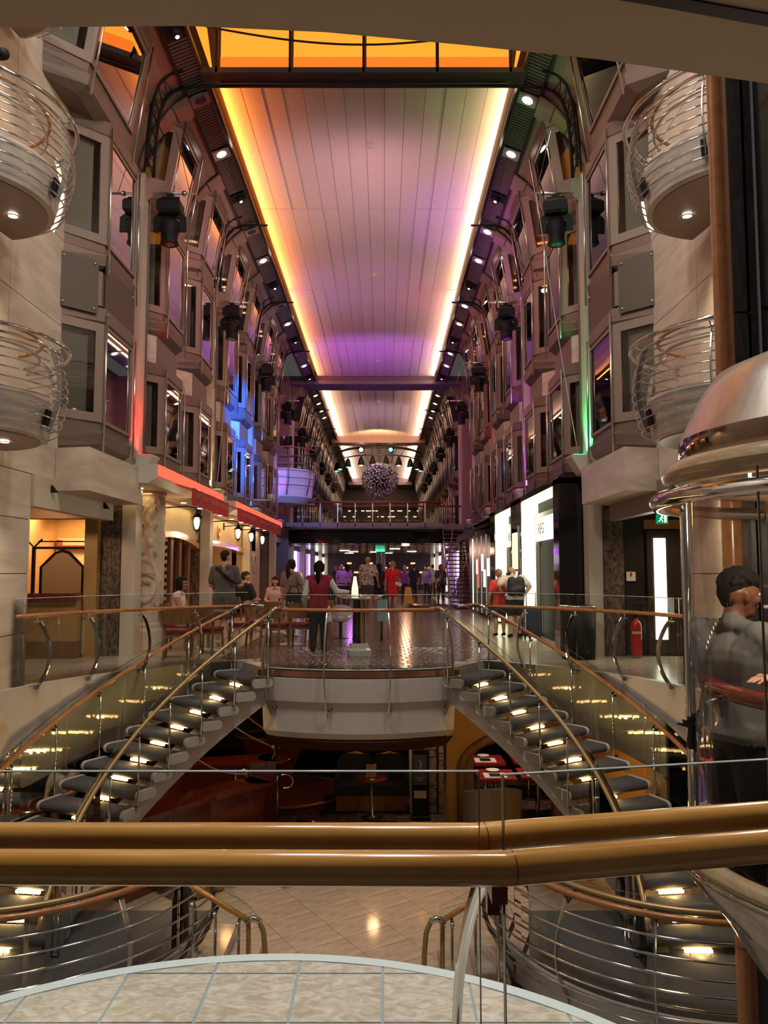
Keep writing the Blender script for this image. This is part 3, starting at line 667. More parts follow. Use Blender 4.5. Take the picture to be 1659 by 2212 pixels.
for s, y, z, p in ((1, 11.15, 7.1, 5), (1, 14.3, 4.3, 1.5), (1, 14.3, 7.1, 4), (1, 17.0, 7.1, 3), (1, 19.9, 7.1, 3), (-1, 14.3, 7.1, 1.5), (-1, 11.15, 4.3, .8), (1, 11.15, 4.3, 1.2), (-1, 14.5, 9.2, 3), (1, 14.5, 9.2, 4), (-1, 17.2, 9.2, 3), (1, 17.2, 9.2, 3), (-1, 11.0, 9.0, 3)):
    lamp('room_lamp', 'POINT', (U(s, 4.22), y, z), p, (1, .6, .25), size=.03)
# ================================================================ STAIRS, BALUSTRADES, BOW
CY0, RI, RO, T1, DT, Z1, RISE = 8.251, 3.70, 4.97, 124.46, 4.178, -0.117, 0.167
LZ = Z1 - RISE * 14                        # landing level
def sp(s, r, th, z=0.0): return (U(s, -(0.704 + r * math.cos(R(th)))), CY0 + r * math.sin(R(th)), z)
def ztop(th): return Z1 - RISE * (th - T1) / DT
def c_post(mb, top, foot, out, bulge, w=.045, t=.014, n=14, side=None):
    """flat bar bowed outwards between a rail and a floor edge"""
    T, F, O = Vector(top), Vector(foot), Vector(out).normalized(); P = []
    for i in range(n + 1):
        k = i / n; p = T.lerp(F, k) + O * bulge * math.sin(math.pi * min(1, k * .98 + .02)) ** .8; P.append(p)
    sd = Vector((0, 0, 1)).cross(O)
    rings = []
    for i, p in enumerate(P):
        d = (P[min(i + 1, n)] - P[max(0, i - 1)]).normalized(); a = sd; b = d.cross(a).normalized()
        rings.append([tuple(p + a * x * t / 2 + b * y * w / 2) for x, y in ((-1, -1), (1, -1), (1, 1), (-1, 1))])
    return mb.loft(rings, True, True, 0, n > 22)
for s in (-1, 1):
    nm = SIDE[s]
    st = thing('staircase', f'curved open staircase with grey carpeted treads, {nm} of the white bow', 'staircase', sp(s, 4.3, 183, LZ))
    for n in range(1, 15):
        th = T1 + DT * (n - 1); zt = Z1 - RISE * (n - 1); h = .108; hw = 1.95
        mb = MB(); rings = []
        for r in np.linspace(RI + .02, RO - .02, 7):
            k = 4.335 / r; ring = []
            for a in range(0, 181, 30): ring.append(sp(s, r, th + hw * .87 + .72 * math.sin(R(a)), zt - h / 2 + h / 2 * math.cos(R(a))))
            for a in range(180, 361, 30): ring.append(sp(s, r, th - (hw * .87 - .72 * math.sin(R(a))), zt - h / 2 + h / 2 * math.cos(R(a))))
            rings.append(ring)
        mb.loft(rings, True, True, 0, False)
        tr = obj('tread', mb, M_carpet, st)
        for r0, r1 in ((RI - .03, RI + .02), (RO - .02, RO + .02)):
            ring = lambda r, g: [sp(s, r, th + (hw * .87 + (.74 + g * .6) * math.sin(R(a))), zt - h / 2 + (h / 2 + g * .05) * math.cos(R(a))) for a in range(0, 181, 20)] + [sp(s, r, th - (hw * .87 - (.74 + g * .6) * math.sin(R(a))), zt - h / 2 + (h / 2 + g * .05) * math.cos(R(a))) for a in range(180, 361, 20)]
            obj('end_cap', MB().loft([ring(r0, .14), ring(r0 + .008, .22), ring(r1, .22)], True, True), M_cap, tr)
        # lamp under the nose, above the next tread
        tl_ = th + 2.15; zl = zt - h - .026
        obj('lamp_tube', MB().tube([sp(s, 4.16, tl_, zl), sp(s, 4.44, tl_, zl)], .019, 6), G_stair, tr)
        obj('lamp_bracket', MB().bar([sp(s, 4.06, tl_ - .7, zl + .020), sp(s, 4.56, tl_ - .7, zl + .020)], .07, .012).tube([sp(s, 4.2, tl_, zl + .02), sp(s, 4.2, tl_ + .8, zl - .02)], .006, 5).tube([sp(s, 4.4, tl_, zl + .02), sp(s, 4.4, tl_ + .8, zl - .02)], .006, 5), M_steel, tr)
        if n % 2 == 0: lamp(f'stair_lamp_{nm}_{n}', 'POINT', sp(s, 4.3, tl_ + .8, zl - .006), 1.3, (1, .62, .25), size=.02)
    rg = []
    for th in np.arange(121.5, 186, 3):
        z = ztop(th); rg.append([sp(s, 3.86, th, z - .10), sp(s, 4.02, th, z - .10), sp(s, 4.00, th, z - .46), sp(s, 3.84, th, z - .46)])
    obj('stringer', MB().loft(rg, True, True), M_fascia, st)
    for r, side_, m_ in ((RO + .045, 'outer', M_wood2), (RI - .055, 'inner', M_gold)):
        a0 = 121.5; path = [sp(s, r, t, ztop(t) + .90) for t in np.arange(a0 + 2.5, 192.5, 2)]
        obj('handrail', MB().tube(path, .026, 10), m_, st, label=f'{"warm brown" if side_ == "outer" else "olive gold"} {side_} handrail')
        obj('rail_end', MB().tube([sp(s, r, a0 - 2.5, ztop(a0) + .90), sp(s, r, a0, ztop(a0) + .915), sp(s, r, a0 + 2.8, ztop(a0 + 2.8) + .90)], .022, 8), M_chrome, st)
        rgl = r + (.028 if side_ == 'outer' else .025)
        rg2 = r - (.02 if side_ == 'outer' else .012)
        for k, t0 in enumerate(np.arange(122, 186, 10.8)):
            tt = np.linspace(t0 + .15, min(t0 + 10.6, 187), 6)
            rings = [[sp(s, rgl - .005, t, ztop(t) - .14), sp(s, rgl + .005, t, ztop(t) - .14), sp(s, rgl + .005, t, ztop(t) + 1.0), sp(s, rgl - .005, t, ztop(t) + 1.0)] for t in tt]
            gp = obj('glass_panel', MB().loft(rings, True, True), M_gglass if side_ == 'outer' else M_iglass, st)
            obj('glass_edge', MB().tube([sp(s, rgl, t, ztop(t) + 1.004) for t in tt], .0045, 4), M_dsteel, gp)
        for t in np.arange(123.5, 189, 8.356):
            b = MB().tube([sp(s, rg2, t, ztop(t) - .09), sp(s, rg2, t, ztop(t) + .88)], .0125, 8)
            bp = obj('baluster', b, M_chrome, st)
            obj('clamp', MB().tube([sp(s, rg2 - .01, t, ztop(t) + .80), sp(s, rgl + .02, t, ztop(t) + .80)], .014, 8).tube([sp(s, rg2 - .01, t, ztop(t) - .02), sp(s, rgl + .02, t, ztop(t) - .02)], .014, 8).tube([sp(s, rg2, t, ztop(t) + .83), sp(s, rg2, t, ztop(t) + .88)], .02, 8), M_dsteel, bp)
    # ---- balustrade along the landing
    lb_ = thing('balustrade', f'glass balustrade with brown handrail along the {nm} landing', 'balustrade', sp(s, 5.10, 150, 0))
    RL = 5.06
    obj('handrail', MB().tube([sp(s, RL, t, .885) for t in np.arange(119.5, 164.6, 1.5)], .027, 10), M_wood2, lb_)
    obj('rail_end', MB().tube([sp(s, RL, 119.6, .885), sp(s, RL - .02, 118.2, .89), sp(s, RL - .12, 117.6, .88)], .024, 8), M_chrome, lb_)
    for k, t0 in enumerate(np.arange(120, 164, 10.2)):
        tt = np.linspace(t0 + .1, min(t0 + 10.0, 164.5), 7)
        gp = obj('glass_panel', MB().loft([[sp(s, RL + .035, t, -.04), sp(s, RL + .047, t, -.04), sp(s, RL + .047, t, 1.10), sp(s, RL + .035, t, 1.10)] for t in tt], True, True), M_glass, lb_)
        obj('glass_edge', MB().tube([sp(s, RL + .041, t, 1.104) for t in tt], .005, 4), M_glassedge, gp)
    for t in (130.4, 140.6, 150.8, 160.6):
        o = Vector(sp(s, 4, t)) - Vector(sp(s, 5, t)); mb = MB()
        c_post(mb, sp(s, RL - .03, t, .80), sp(s, RL - .02, t, -.03), o, .20, .05, .016)
        pp = obj('curved_post', mb, M_chrome, lb_)
        obj('rail_clamp', MB().tube([sp(s, RL, t, .86), sp(s, RL, t, .80)], .012, 6).bar([sp(s, RL, t - .5, .80), sp(s, RL, t + .5, .80)], .03, .02), M_steel, pp); obj('foot_block', MB().bar([sp(s, RL + .02, t - .8, -.02), sp(s, RL - .06, t + .3, -.02)], .05, .05), M_steel, pp)
    # ---- lower landing and its basket balustrade
    BX, BY, BR = 3.60, 8.90, 1.95
    bp_ = lambda r, a, z: (U(s, BX + r * math.cos(R(a))), BY + r * math.sin(R(a)), z)
    poly = [bp_(BR, a, 0)[:2] for a in range(190, 289, 7)] + [(U(s, 4.25), 9.2), (U(s, 1.64), 9.2)]
    ln = obj(f'floor_landing_{nm}', MB().prism(poly, LZ - .12, LZ), M_carpet, kind='structure', label=f'grey carpeted lower landing on the {nm}', cat='floor')
    obj('landing_rim', MB().loft([[bp_(BR - .0, a, LZ - .30), bp_(BR + .04, a, LZ - .28), bp_(BR + .04, a, LZ + .015), bp_(BR, a, LZ + .015)] for a in range(190, 289, 5)], True, True), M_fascia, ln)
    for k in range(2):
        obj('side_step', MB().box(U(s, 1.64 - .32 * k), U(s, 1.32 - .32 * k), 7.95, 9.2, -2.89, LZ - .148 * (k + 1)), M_marble, ln)
    bk = thing('balustrade', f'basket shaped balustrade of bowed bars round the lower {nm} landing', 'balustrade', bp_(BR, 240, LZ))
    for r, m_, l_ in ((BR - .11, M_gold, 'olive gold inner handrail'), (BR + .07, M_wood2, 'warm brown outer handrail')):
        obj('handrail', MB().tube([bp_(r, a, LZ + .87) for a in range(188, 288, 4)], .030, 10), m_, bk, label=l_)
    obj('glass_panel', MB().loft([[bp_(BR, a, LZ - .02), bp_(BR + .01, a, LZ - .02), bp_(BR + .01, a, LZ + 1.0), bp_(BR, a, LZ + 1.0)] for a in range(190, 239, 4)], True, True), M_nglass, bk)
    obj('glass_panel', MB().loft([[bp_(BR, a, LZ - .02), bp_(BR + .01, a, LZ - .02), bp_(BR + .01, a, LZ + 1.0), bp_(BR, a, LZ + 1.0)] for a in range(239, 288, 4)], True, True), M_nglass, bk)
    blg = lambda z: .05 + .20 * math.sin(math.pi * min(1, max(0, (z + .12) / .95))) ** .9
    for z in np.linspace(-.06, .72, 7):
        obj('bowed_bar', MB().tube([bp_(BR + blg(z), a, LZ + z) for a in range(188, 288, 4)], .011, 6), M_chrome, bk)
    for a in (189, 200, 222, 246, 270):
        zz = np.linspace(-.2, .80, 12); P = [bp_(BR + blg(z) - .022, a, LZ + z) for z in zz]
        q = obj('curved_post', MB().bar(P, .045, .014, (math.sin(R(a)), -math.cos(R(a)) * 1, 0)), M_dsteel if a < 210 else M_steel, bk)
        obj('rail_clamp', MB().tube([bp_(BR + .07, a, LZ + .85), bp_(BR + .03, a, LZ + .77)], .02, 8).tube([bp_(BR - .11, a, LZ + .85), bp_(BR + .03, a, LZ + .77)], .014, 8), M_dsteel, q)
    # ---- rails of the few steps from the landing to the marble floor
    sr = thing('balustrade', f'short railed glass balustrade ending in a loop beside the marble floor on the {nm}', 'balustrade', (U(s, 1.2), 7.9, LZ - .3))
    def rail(y, u0, u1, z0, z1, m_):
        obj('handrail', MB().tube([(U(s, u0), y, z0), (U(s, u1), y, z1)], .026, 10), m_, sr)
    rail(7.80, 1.56, .95, LZ + .86, LZ + .50, M_wood); rail(7.92, 1.66, 1.0, LZ + .86, LZ + .47, M_gold)
    obj('loop_end', MB().tube([(U(s, .95), 7.80, LZ + .50), (U(s, .89), 7.79, LZ + .52), (U(s, .83), 7.78, LZ + .49), (U(s, .79), 7.77, LZ + .40), (U(s, .77), 7.76, LZ + .2), (U(s, .765), 7.75, LZ - .42)], .026, 10), M_gold, sr)
    obj('loop_end', MB().tube([(U(s, 1.0), 7.92, LZ + .47), (U(s, .96), 7.9, LZ + .42), (U(s, .955), 7.88, LZ + .25), (U(s, .955), 7.87, LZ + .02)], .024, 10), M_wood, sr)
    obj('chrome_knee', MB().tube([(U(s, .97), 7.80, LZ + .495), (U(s, .89), 7.79, LZ + .525), (U(s, .835), 7.78, LZ + .495)], .029, 10), M_chrome, sr)
    obj('glass_panel', MB().loft([[(U(s, u), y, z0), (U(s, u), y, z1)] for u, y, z0, z1 in ((1.9, 7.86, LZ, LZ + 1.0), (1.9, 7.872, LZ, LZ + 1.0))] and [[(U(s, u), 7.86, z) for u, z in ((1.6, LZ - .05), (.92, LZ - .42), (.92, LZ + .60), (1.6, LZ + .98))], [(U(s, u), 7.872, z) for u, z in ((1.6, LZ - .05), (.92, LZ - .42), (.92, LZ + .60), (1.6, LZ + .98))]], True, True), M_glass, sr)
    for u, k in ((1.5, .3), (1.28, .2), (1.05, .1)):
        z = LZ + .47 + (u - 1.0) * .41
        obj('baluster', MB().tube([(U(s, u), 7.86, z - .03), (U(s, u), 7.86, -2.9 if u < 1.3 else LZ - .3)], .014, 8).tube([(U(s, u), 7.78, z - .03), (U(s, u), 7.95, z - .03)], .018, 8), M_chrome, sr)

# ---------- the white bow
BC = (XC, 14.25)
def bw(r, t, z): return (BC[0] + r * math.sin(R(t)), BC[1] - r * math.cos(R(t)), z)
bo = thing('bow_platform', 'white boat-shaped front of the promenade deck between the two stairs', 'platform', (XC, 11.6, -1.2))
def bow_band(name, prof, m_, tm=30, lab=None):
    return obj(name, MB().loft([[bw(r, t, z) for r, z in prof] for t in np.linspace(-tm, tm, 25)], True, True), m_, bo, label=lab)
bow_band('deck_edge', [(3.0, -.0), (3.04, -.01), (3.06, -.085), (2.9, -.09), (2.9, -.0)], mat('copper_edge', (.22, .10, .06), .25, metal=.6), 29.5, 'narrow copper brown deck edge')
bow_band('upper_band', [(3.02, -.092), (3.075, -.105), (3.06, -.25), (3.035, -.44), (2.9, -.45), (2.2, -.45), (2.2, -.075)], M_fascia)
bow_band('lower_band', [(2.97, -.45), (2.93, -.90), (2.83, -1.0), (2.0, -1.0), (2.0, -.45)], M_fascia, 29)
bow_band('hull', [(2.72, -1.0), (2.55, -1.16), (1.8, -1.18), (1.8, -1.0)], M_fascia, 29)
bow_band('keel', [(2.76, -1.06), (2.78, -1.03), (2.60, -1.19), (2.5, -1.24), (1.7, -1.22), (1.7, -1.17), (2.5, -1.165)], mat('keel_wood', (.045, .014, .009), .35), 31, 'dark red wooden keel')
bb = thing('balustrade', 'glass balustrade with a straight brown rail round the front of the white bow', 'balustrade', (XC, 11.25, 0))
obj('handrail', MB().tube([bw(3.05, t, .885) for t in np.linspace(-25.5, 25.5, 20)], .028, 10), M_wood2, bb)
for k in range(4):
    t0 = -28 + 14 * k; tt = np.linspace(t0 + .1, t0 + 13.9, 6)
    gp = obj('glass_panel', MB().loft([[bw(2.985, t, .012), bw(2.997, t, .012), bw(2.997, t, 1.10), bw(2.985, t, 1.10)] for t in tt], True, True), M_glass, bb)
    obj('glass_edge', MB().tube([bw(2.991, t, 1.104) for t in tt], .0045, 4).tube([bw(2.991, t, .02) for t in tt], .012, 6), M_glassedge, gp)
for t in (-25, -8.3, 8.3, 25):
    mb = MB(); o = Vector(bw(4, t, 0)) - Vector(bw(3, t, 0)); c_post(mb, bw(3.04, t, .84), bw(3.0, t, -.66), o, .24, .045, .016, 20)
    pp = obj('curved_post', mb, M_steel, bb)
    obj('bolt', MB().tube([bw(2.93, t + .9, -.55), bw(3.03, t + .6, -.55)], .022, 8).tube([bw(3.05, t, .86), bw(3.04, t, .80)], .014, 8), M_dsteel, pp)
obj('floor_edge_strip', MB().loft([[bw(r, t, z) for r, z in ((2.93, .0), (3.0, .0), (3.0, .016), (2.93, .016))] for t in np.linspace(-25, 25, 20)], True, True), M_grout, bo)

# ---------- near balustrade in front of the viewer: double wooden rail with glass between
nb = thing('balustrade', 'near balustrade with two thick wooden handrails either side of a glass sheet', 'balustrade', (0.0, 1.27, 0))
K1 = (0.182, 1.205); K2 = (0.157, 1.338)
def bent(k, a, b, r, m_, lab, z=1.0):
    mb = MB(); P0 = Vector((a[0], a[1], z)); Kv = Vector((k[0], k[1], z)); P1 = Vector((b[0], b[1], z))
    mb.tube([P0, Kv - (Kv - P0).normalized() * .004, Kv, Kv + (P1 - Kv).normalized() * .004, P1], r, 28)
    o = obj('handrail', mb, m_, nb, label=lab)
    n = (P1 - Kv).normalized(); obj('joint_ring', MB().tube([Kv + n * .012, Kv + n * .0135], r + .0006, 28), M_redwood, o)
    return o
bent(K1, (-2.2, 1.225), (2.2, 1.64), .0258, M_wood, 'inner handrail nearest the viewer')
bent(K2, (-2.2, 1.345), (2.2, 1.80), .0248, M_wood, 'outer handrail beyond the glass')
g1 = obj('glass_panel', MB().box(-2.2, .152, 1.262, 1.272, .02, 1.128), M_nglass, nb)
d2 = Vector((.978, .207)); n2 = Vector((-d2.y, d2.x)) * .005; q0 = Vector((.192, 1.270)); q1 = q0 + d2 * 2.2
g2 = obj('glass_panel', MB().prism([tuple(q0 - n2), tuple(q1 - n2), tuple(q1 + n2), tuple(q0 + n2)], .02, 1.122), M_nglass, nb)
obj('glass_edge', MB().box(-2.2, .152, 1.2625, 1.2715, 1.128, 1.1295), M_glassedge, g1)
obj('glass_edge', MB().box(.1515, .153, 1.2625, 1.2715, .02, 1.128), M_dsteel, g1)
obj('glass_edge', MB().prism([tuple(q0 - n2 * .9), tuple(q1 - n2 * .9), tuple(q1 + n2 * .9), tuple(q0 + n2 * .9)], 1.122, 1.1235), M_glassedge, g2)
obj('glass_edge', MB().prism([tuple(q0 - n2 - d2 * .0012), tuple(q0 - n2), tuple(q0 + n2), tuple(q0 + n2 - d2 * .0012)], .02, 1.122), M_dsteel, g2)
ov = Vector((-.11, .99, 0))
def near_post(px, top_y, lab=None):
    mb = MB(); c_post(mb, (px, top_y, .955), (px + .0, top_y + .02, .03), ov, .30, .03, .012, 24)
    p = obj('curved_post', mb, M_chrome, nb)
    obj('rail_bracket', MB().box(px - .012, px + .012, top_y - .08, top_y + .03, .945, .972).box(px - .010, px + .010, top_y - .012, top_y + .012, .90, .95), M_redwood, p)
near_post(.176, 1.29); near_post(-.86, 1.29); near_post(.98, 1.46)
# ================================================================ BALCONIES
for s in (-1, 1):
    nm = SIDE[s]
    for k, dz in enumerate((0, -2.56, 2.56) if s < 0 else (0, -2.56)):
        cy = 8.1; u0 = 4.24; zb = 5.43 + dz
        P = lambda r, a, z: (U(s, u0 - r * math.sin(R(a))), cy - r * math.cos(R(a)), z)    # a: 0 towards the viewer .. 180 away
        t = thing('balcony', f'{("upper", "lower", "topmost")[k]} half-round balcony with a cage of chrome bars on the {nm} travertine wall', 'balcony', (U(s, u0), cy, zb))
        A = list(range(8, 173, 6))
        obj('slab', MB().loft([[P(r, a, z) for r, z in ((.02, zb + .03), (.90, zb + .0), (.945, zb + .02), (1.0, zb + .40), (.985, zb + .44), (.9, zb + .44), (.88, zb + .30), (.02, zb + .30))] for a in A], True, True), mat('balcony_stone', (.42, .36, .31), .5, col2=(.56, .49, .42), nscale=4, stretch=(1, 1, 2.5), detail=6), t)
        obj('soffit', MB().loft([[P(r, a, z) for r, z in ((.03, zb + .028), (.82, zb - .012), (.88, zb - .012), (.88, zb + .02), (.03, zb + .03))] for a in A], True, True), M_casing2, t)
        dlz = obj('downlight', MB().lathe([(.05, zb - .014), (.06, zb - .02), (.075, zb - .012)], P(.52, 118, 0)[:2], 16), M_steel, t)
        obj('bulb', MB().lathe([(.001, zb - .010), (.05, zb - .012)], P(.52, 118, 0)[:2], 14), G_white, dlz)
        lamp(f'balcony_lamp_{nm}_{k}', 'SPOT', P(.52, 118, zb - .06), 60 if k != 1 else 110, (1, .76, .5), P(.3, 130, zb - 3), .05, spot=110)
        prof = lambda z: 1.02 + .13 * math.sin(math.pi * min(1, max(0, (z - zb) / 1.05)))
        for z in np.linspace(zb + .10, zb + .88, 9):
            obj('cage_bar', MB().tube([P(prof(z), a, z) for a in range(14, 167, 6)], .0085, 6), M_chrome, t)
        obj('top_rail', MB().tube([P(1.16, a, zb + 1.0) for a in range(10, 171, 6)], .024, 10), M_chrome, t)
        obj('lower_top_rail', MB().tube([P(1.08, a, zb + .94) for a in range(14, 167, 6)], .016, 8), M_chrome, t)
        obj('handrail', MB().tube([P(.86, a, zb + 1.10) for a in range(20, 160, 6)], .022, 10), M_wood2, t, label='orange brown wooden handrail')
        obj('inner_rail', MB().tube([P(.84, a, zb + .93) for a in range(24, 156, 6)], .018, 8), M_steel, t)
        for a in (40, 92, 140):
            zz = np.linspace(zb + .06, zb + .97, 12)
            q = obj('curved_post', MB().bar([P(prof(z) - .015, a, z) for z in zz], .012, .05, P(1, a, 0) and (Vector(P(1, a, 0)) - Vector(P(0, a, 0)))), M_steel, t)
            obj('post_clamp', MB().bar([P(1.0, a - 2, zb + .12), P(1.03, a - 2, zb + .30)], .05, .03, (0, 0, 1)).bar([P(1.0, a + 2, zb + .12), P(1.03, a + 2, zb + .30)], .05, .03, (0, 0, 1)), M_black, q)
            obj('rail_bracket', MB().tube([P(prof(zb + .95), a, zb + .95), P(.86, a, zb + 1.08)], .009, 6).tube([P(1.08, a, zb + .94), P(1.16, a, zb + .99)], .008, 6), M_steel, q)

# ================================================================ ELEVATOR on the right
EX, EY = 2.52, 3.85
el = thing('elevator', 'round glass elevator car with a metal dome, wooden rings and a bowl underneath', 'elevator', (EX, EY, -0.6))
EC = (EX, EY)
obj('dome', MB().lathe([(.01, 2.66), (.30, 2.62), (.60, 2.55), (.78, 2.475), (.86, 2.36), (.965, 2.135)], EC, 64), mat('brushed_dome', (.62, .58, .52), .3, metal=.85, col2=(.7, .65, .6), nscale=30, stretch=(1, 1, .05), detail=2), el)
obj('dome_band', MB().lathe([(.965, 2.135), (.968, 2.01), (.95, 2.0)], EC, 64), mat('bronze_mirror', (.32, .24, .2), .08, metal=1), el)
obj('upper_wood_ring', MB().lathe([(0.99 + .068 * math.cos(R(a)), 1.955 + .068 * math.sin(R(a))) for a in range(0, 361, 30)], EC, 72), M_paleWood, el)
obj('chrome_ring', MB().lathe([(1.085 + .040 * math.cos(R(a)), 1.815 + .040 * math.sin(R(a))) for a in range(0, 361, 30)], EC, 72, 95, 345), M_chrome, el)
obj('car_glass', MB().lathe([(.945, .09), (.945, 1.93), (.938, 1.93), (.938, .09), (.945, .09)], EC, 64, 100, 330), glass('car_glass_sheet', (.97, .97, .965), 1.14, 0.0, .3), el)
obj('car_ceiling', MB().lathe([(.93, 1.97), (.01, 1.98)], EC, 48), mat('dark_car_ceiling', (.05, .045, .05), .15, metal=.6), el)
for a in (152, 243):
    obj('car_post', MB().lathe([(.028, .05), (.028, 1.93)], (EX + .945 * math.cos(R(a)), EY + .945 * math.sin(R(a))), 14), M_chrome, el)
for a in (170, 215, 250): obj('ring_bracket', MB().tube([(EX + r * math.cos(R(a)), EY + r * math.sin(R(a)), z) for r, z in ((.95, 1.9), (1.08, 1.86), (1.085, 1.83))], .01, 6), M_steel, el)
for a in (165, 190): obj('pendant_lamp', MB().lathe([(.001, 1.885), (.05, 1.875), (.008, 1.90), (.008, 1.965)], (EX + .62 * math.cos(R(a)), EY + .62 * math.sin(R(a))), 14), G_white, el)
lamp('elevator_lamp', 'POINT', (EX - .55, EY - .45, 1.75), 30, (1, .8, .6), size=.1)
obj('car_floor', MB().lathe([(.01, -.20), (.85, -.20), (.84, -.22), (.01, -.22)], EC, 48), M_carpet, el)
obj('lower_wood_ring', MB().lathe([(1.0 + .047 * math.cos(R(a)), .055 + .047 * math.sin(R(a))) for a in range(0, 361, 30)], EC, 72), M_paleWood, el)
obj('car_handrail', MB().tube([(EX + .84 * math.cos(R(a)), EY + .84 * math.sin(R(a)), .86) for a in range(138, 275, 5)], .042, 12), M_redwood, el, label='dark red wooden handrail inside the car')
for a in (142, 180, 220): obj('rail_bracket', MB().tube([(EX + .84 * math.cos(R(a)), EY + .84 * math.sin(R(a)), .83), (EX + .93 * math.cos(R(a)), EY + .93 * math.sin(R(a)), .80)], .014, 8), M_steel, el)
obj('car_mullion', MB().box(1.585, 1.592, 3.245, 3.255, .09, 1.9), M_dsteel, el)
obj('sill_ring', MB().lathe([(.84, .05), (1.0, .06), (1.0, .03), (.84, .04)], EC, 64), M_chrome, el)
obj('skirt', MB().lathe([(1.0, .03), (1.045, .02), (1.04, -.01), (.95, -.13), (.855, -.235)], EC, 64), mat('skirt_mirror', (.42, .40, .38), .06, metal=1), el)
obj('bowl', MB().lathe([(.855, -.235), (.80, -.31), (.735, -.42), (.66, -.53), (.53, -.67), (.36, -.79), (.18, -.86), (.01, -.88)], EC, 64), mat('gold_mirror', (.24, .21, .12), .16, metal=1), el)
gp = thing('guide_pipe', 'tall orange brown guide pipe beside the elevator shaft', 'pipe', (2.27, 5.02, -2.9))
obj('pipe', MB().lathe([(.062, -2.9), (.062, 6.05)], (2.27, 5.02), 24), M_wood2, gp)
obj('pipe_cap', MB().lathe([(.07, 6.05), (.07, 6.12), (.02, 6.14)], (2.27, 5.02), 16), M_black, gp)
for z in (-2.2, -.9): obj('pipe_joint', MB().lathe([(.0635, z), (.0635, z + .012)], (2.27, 5.02), 24), M_redwood, gp)
for yy, zz in ((5.05, 6.06),):
    o = thing('stage_light', 'black stage light clamped at the top of the orange brown guide pipe', 'light', (2.12, 4.97, 5.98)); obj('barrel', MB().tube([(2.03, 4.83, 6.16), (2.15, 4.96, 6.22), (2.24, 5.02, 6.26)], [.05, .065, .05], 12), M_black, o); obj('yoke', MB().tube([(2.10, 4.9, 6.2), (2.2, 4.99, 6.16), (2.27, 5.02, 6.12)], .014, 6), M_black, o); obj('lens', MB().sphere((2.022, 4.82, 6.155), .04, 10, 6), G_white, o)
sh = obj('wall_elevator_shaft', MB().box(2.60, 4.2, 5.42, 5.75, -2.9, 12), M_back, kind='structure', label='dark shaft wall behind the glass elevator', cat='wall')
for z in (-2.9, -.6, 1.35, 3.3, 5.3, 7.4, 9.5):
    obj('stone_strip', MB().box(2.46, 2.485, 5.36, 5.5, z + .005, z + 1.94), M_trav if False else mat('grey_pilaster', (.30, .28, .26), .4, col2=(.38, .35, .32), nscale=4, stretch=(2, 2, .6)), sh)
    obj('stone_strip', MB().box(2.487, 2.605, 5.38, 5.5, z + .005, z + 1.94), M_greystone, sh)
    obj('shaft_glass', MB().box(2.66, 3.2, 5.28, 5.30, z + .01, z + 1.93), M_pane, sh)
obj('steel_strip', MB().box(2.615, 2.635, 5.25, 5.45, -2.9, 12), M_chrome, sh)
obj('orange_panel', MB().box(2.66, 4.1, 5.22, 5.26, .1, 2.35), mat('orange_wood_panel', (.55, .16, .03), .35, col2=(.66, .22, .05), nscale=4, stretch=(4, 1, .7)), sh)
lamp('shaft_lamp', 'SPOT', (2.9, 4.7, 2.3), 30, (1, .6, .35), (3.2, 5.4, 1.0), .1, spot=100)
mi = thing('microphone_stand', 'chrome bent microphone stand with black cables inside the elevator', 'stand', (2.32, 3.99, -.2))
obj('bent_pipe', MB().tube([(2.10, 4.10, .45), (2.09, 4.10, 1.38), (2.105, 4.1, 1.45), (2.15, 4.1, 1.49), (2.21, 4.1, 1.49), (2.26, 4.1, 1.45), (2.28, 4.1, 1.35), (2.28, 4.1, -.2)], .020, 10), M_steel, mi)
obj('cable', MB().tube([(2.13, 4.07, 1.49), (2.10, 4.05, 1.30), (2.06, 4.05, 1.15), (2.11, 4.05, 1.02), (2.09, 4.05, .8), (2.11, 4.05, .5)], .007, 6).tube([(2.16, 4.06, 1.5), (2.14, 4.04, 1.2), (2.09, 4.04, 1.05), (2.14, 4.04, .7), (2.12, 4.04, .45)], .006, 6), M_black, mi)
obj('clamp', MB().tube([(2.05, 4.06, 1.105), (2.20, 4.06, 1.10)], .014, 8).box(2.06, 2.10, 4.04, 4.08, 1.07, 1.13), M_steel, mi)

# ================================================================ FOOTBRIDGE, LIGHT RING, CHANDELIER
fb = thing('footbridge', 'glass sided footbridge crossing the promenade at the upper deck', 'bridge', (XC, 34.5, 3.2))
obj('deck', MB().box(U(-1, 4.05), U(1, 3.0), 34.0, 36.2, 3.35, 3.60).box(U(1, 3.0), U(1, 4.05), 35.2, 36.2, 3.35, 3.60), mat('mauve_grey_paint', (.22, .19, .20), .4), fb)
obj('underside', MB().box(U(-1, 4.0), U(1, 4.0), 35.6, 36.15, 2.72, 3.35), M_bgloss, fb, label='black glossy band under the deck')
obj('edge_strip', MB().box(U(-1, 4.05), U(1, 2.9), 33.97, 34.0, 3.33, 3.42), M_chrome, fb)
for i in range(9):
    x0 = U(-1, 4.0) + i * .775
    obj('glass_panel', MB().box(x0 + .02, x0 + .755, 34.03, 34.045, 3.62, 4.42), M_glass, fb)
    obj('post', MB().box(x0 - .02, x0 + .02, 34.0, 34.07, 3.4, 4.46), M_steel, fb)
M_rrail = mat('dark_red_rail', (.22, .05, .035), .35)
obj('handrail', MB().tube([(U(-1, 4.1), 34.02, 4.50), (U(1, 3.0), 34.02, 4.50)], .045, 8), M_rrail, fb)
obj('handrail', MB().tube([(U(-1, 4.1), 36.1, 4.50), (U(1, 4.0), 36.1, 4.50)], .04, 8), M_rrail, fb)
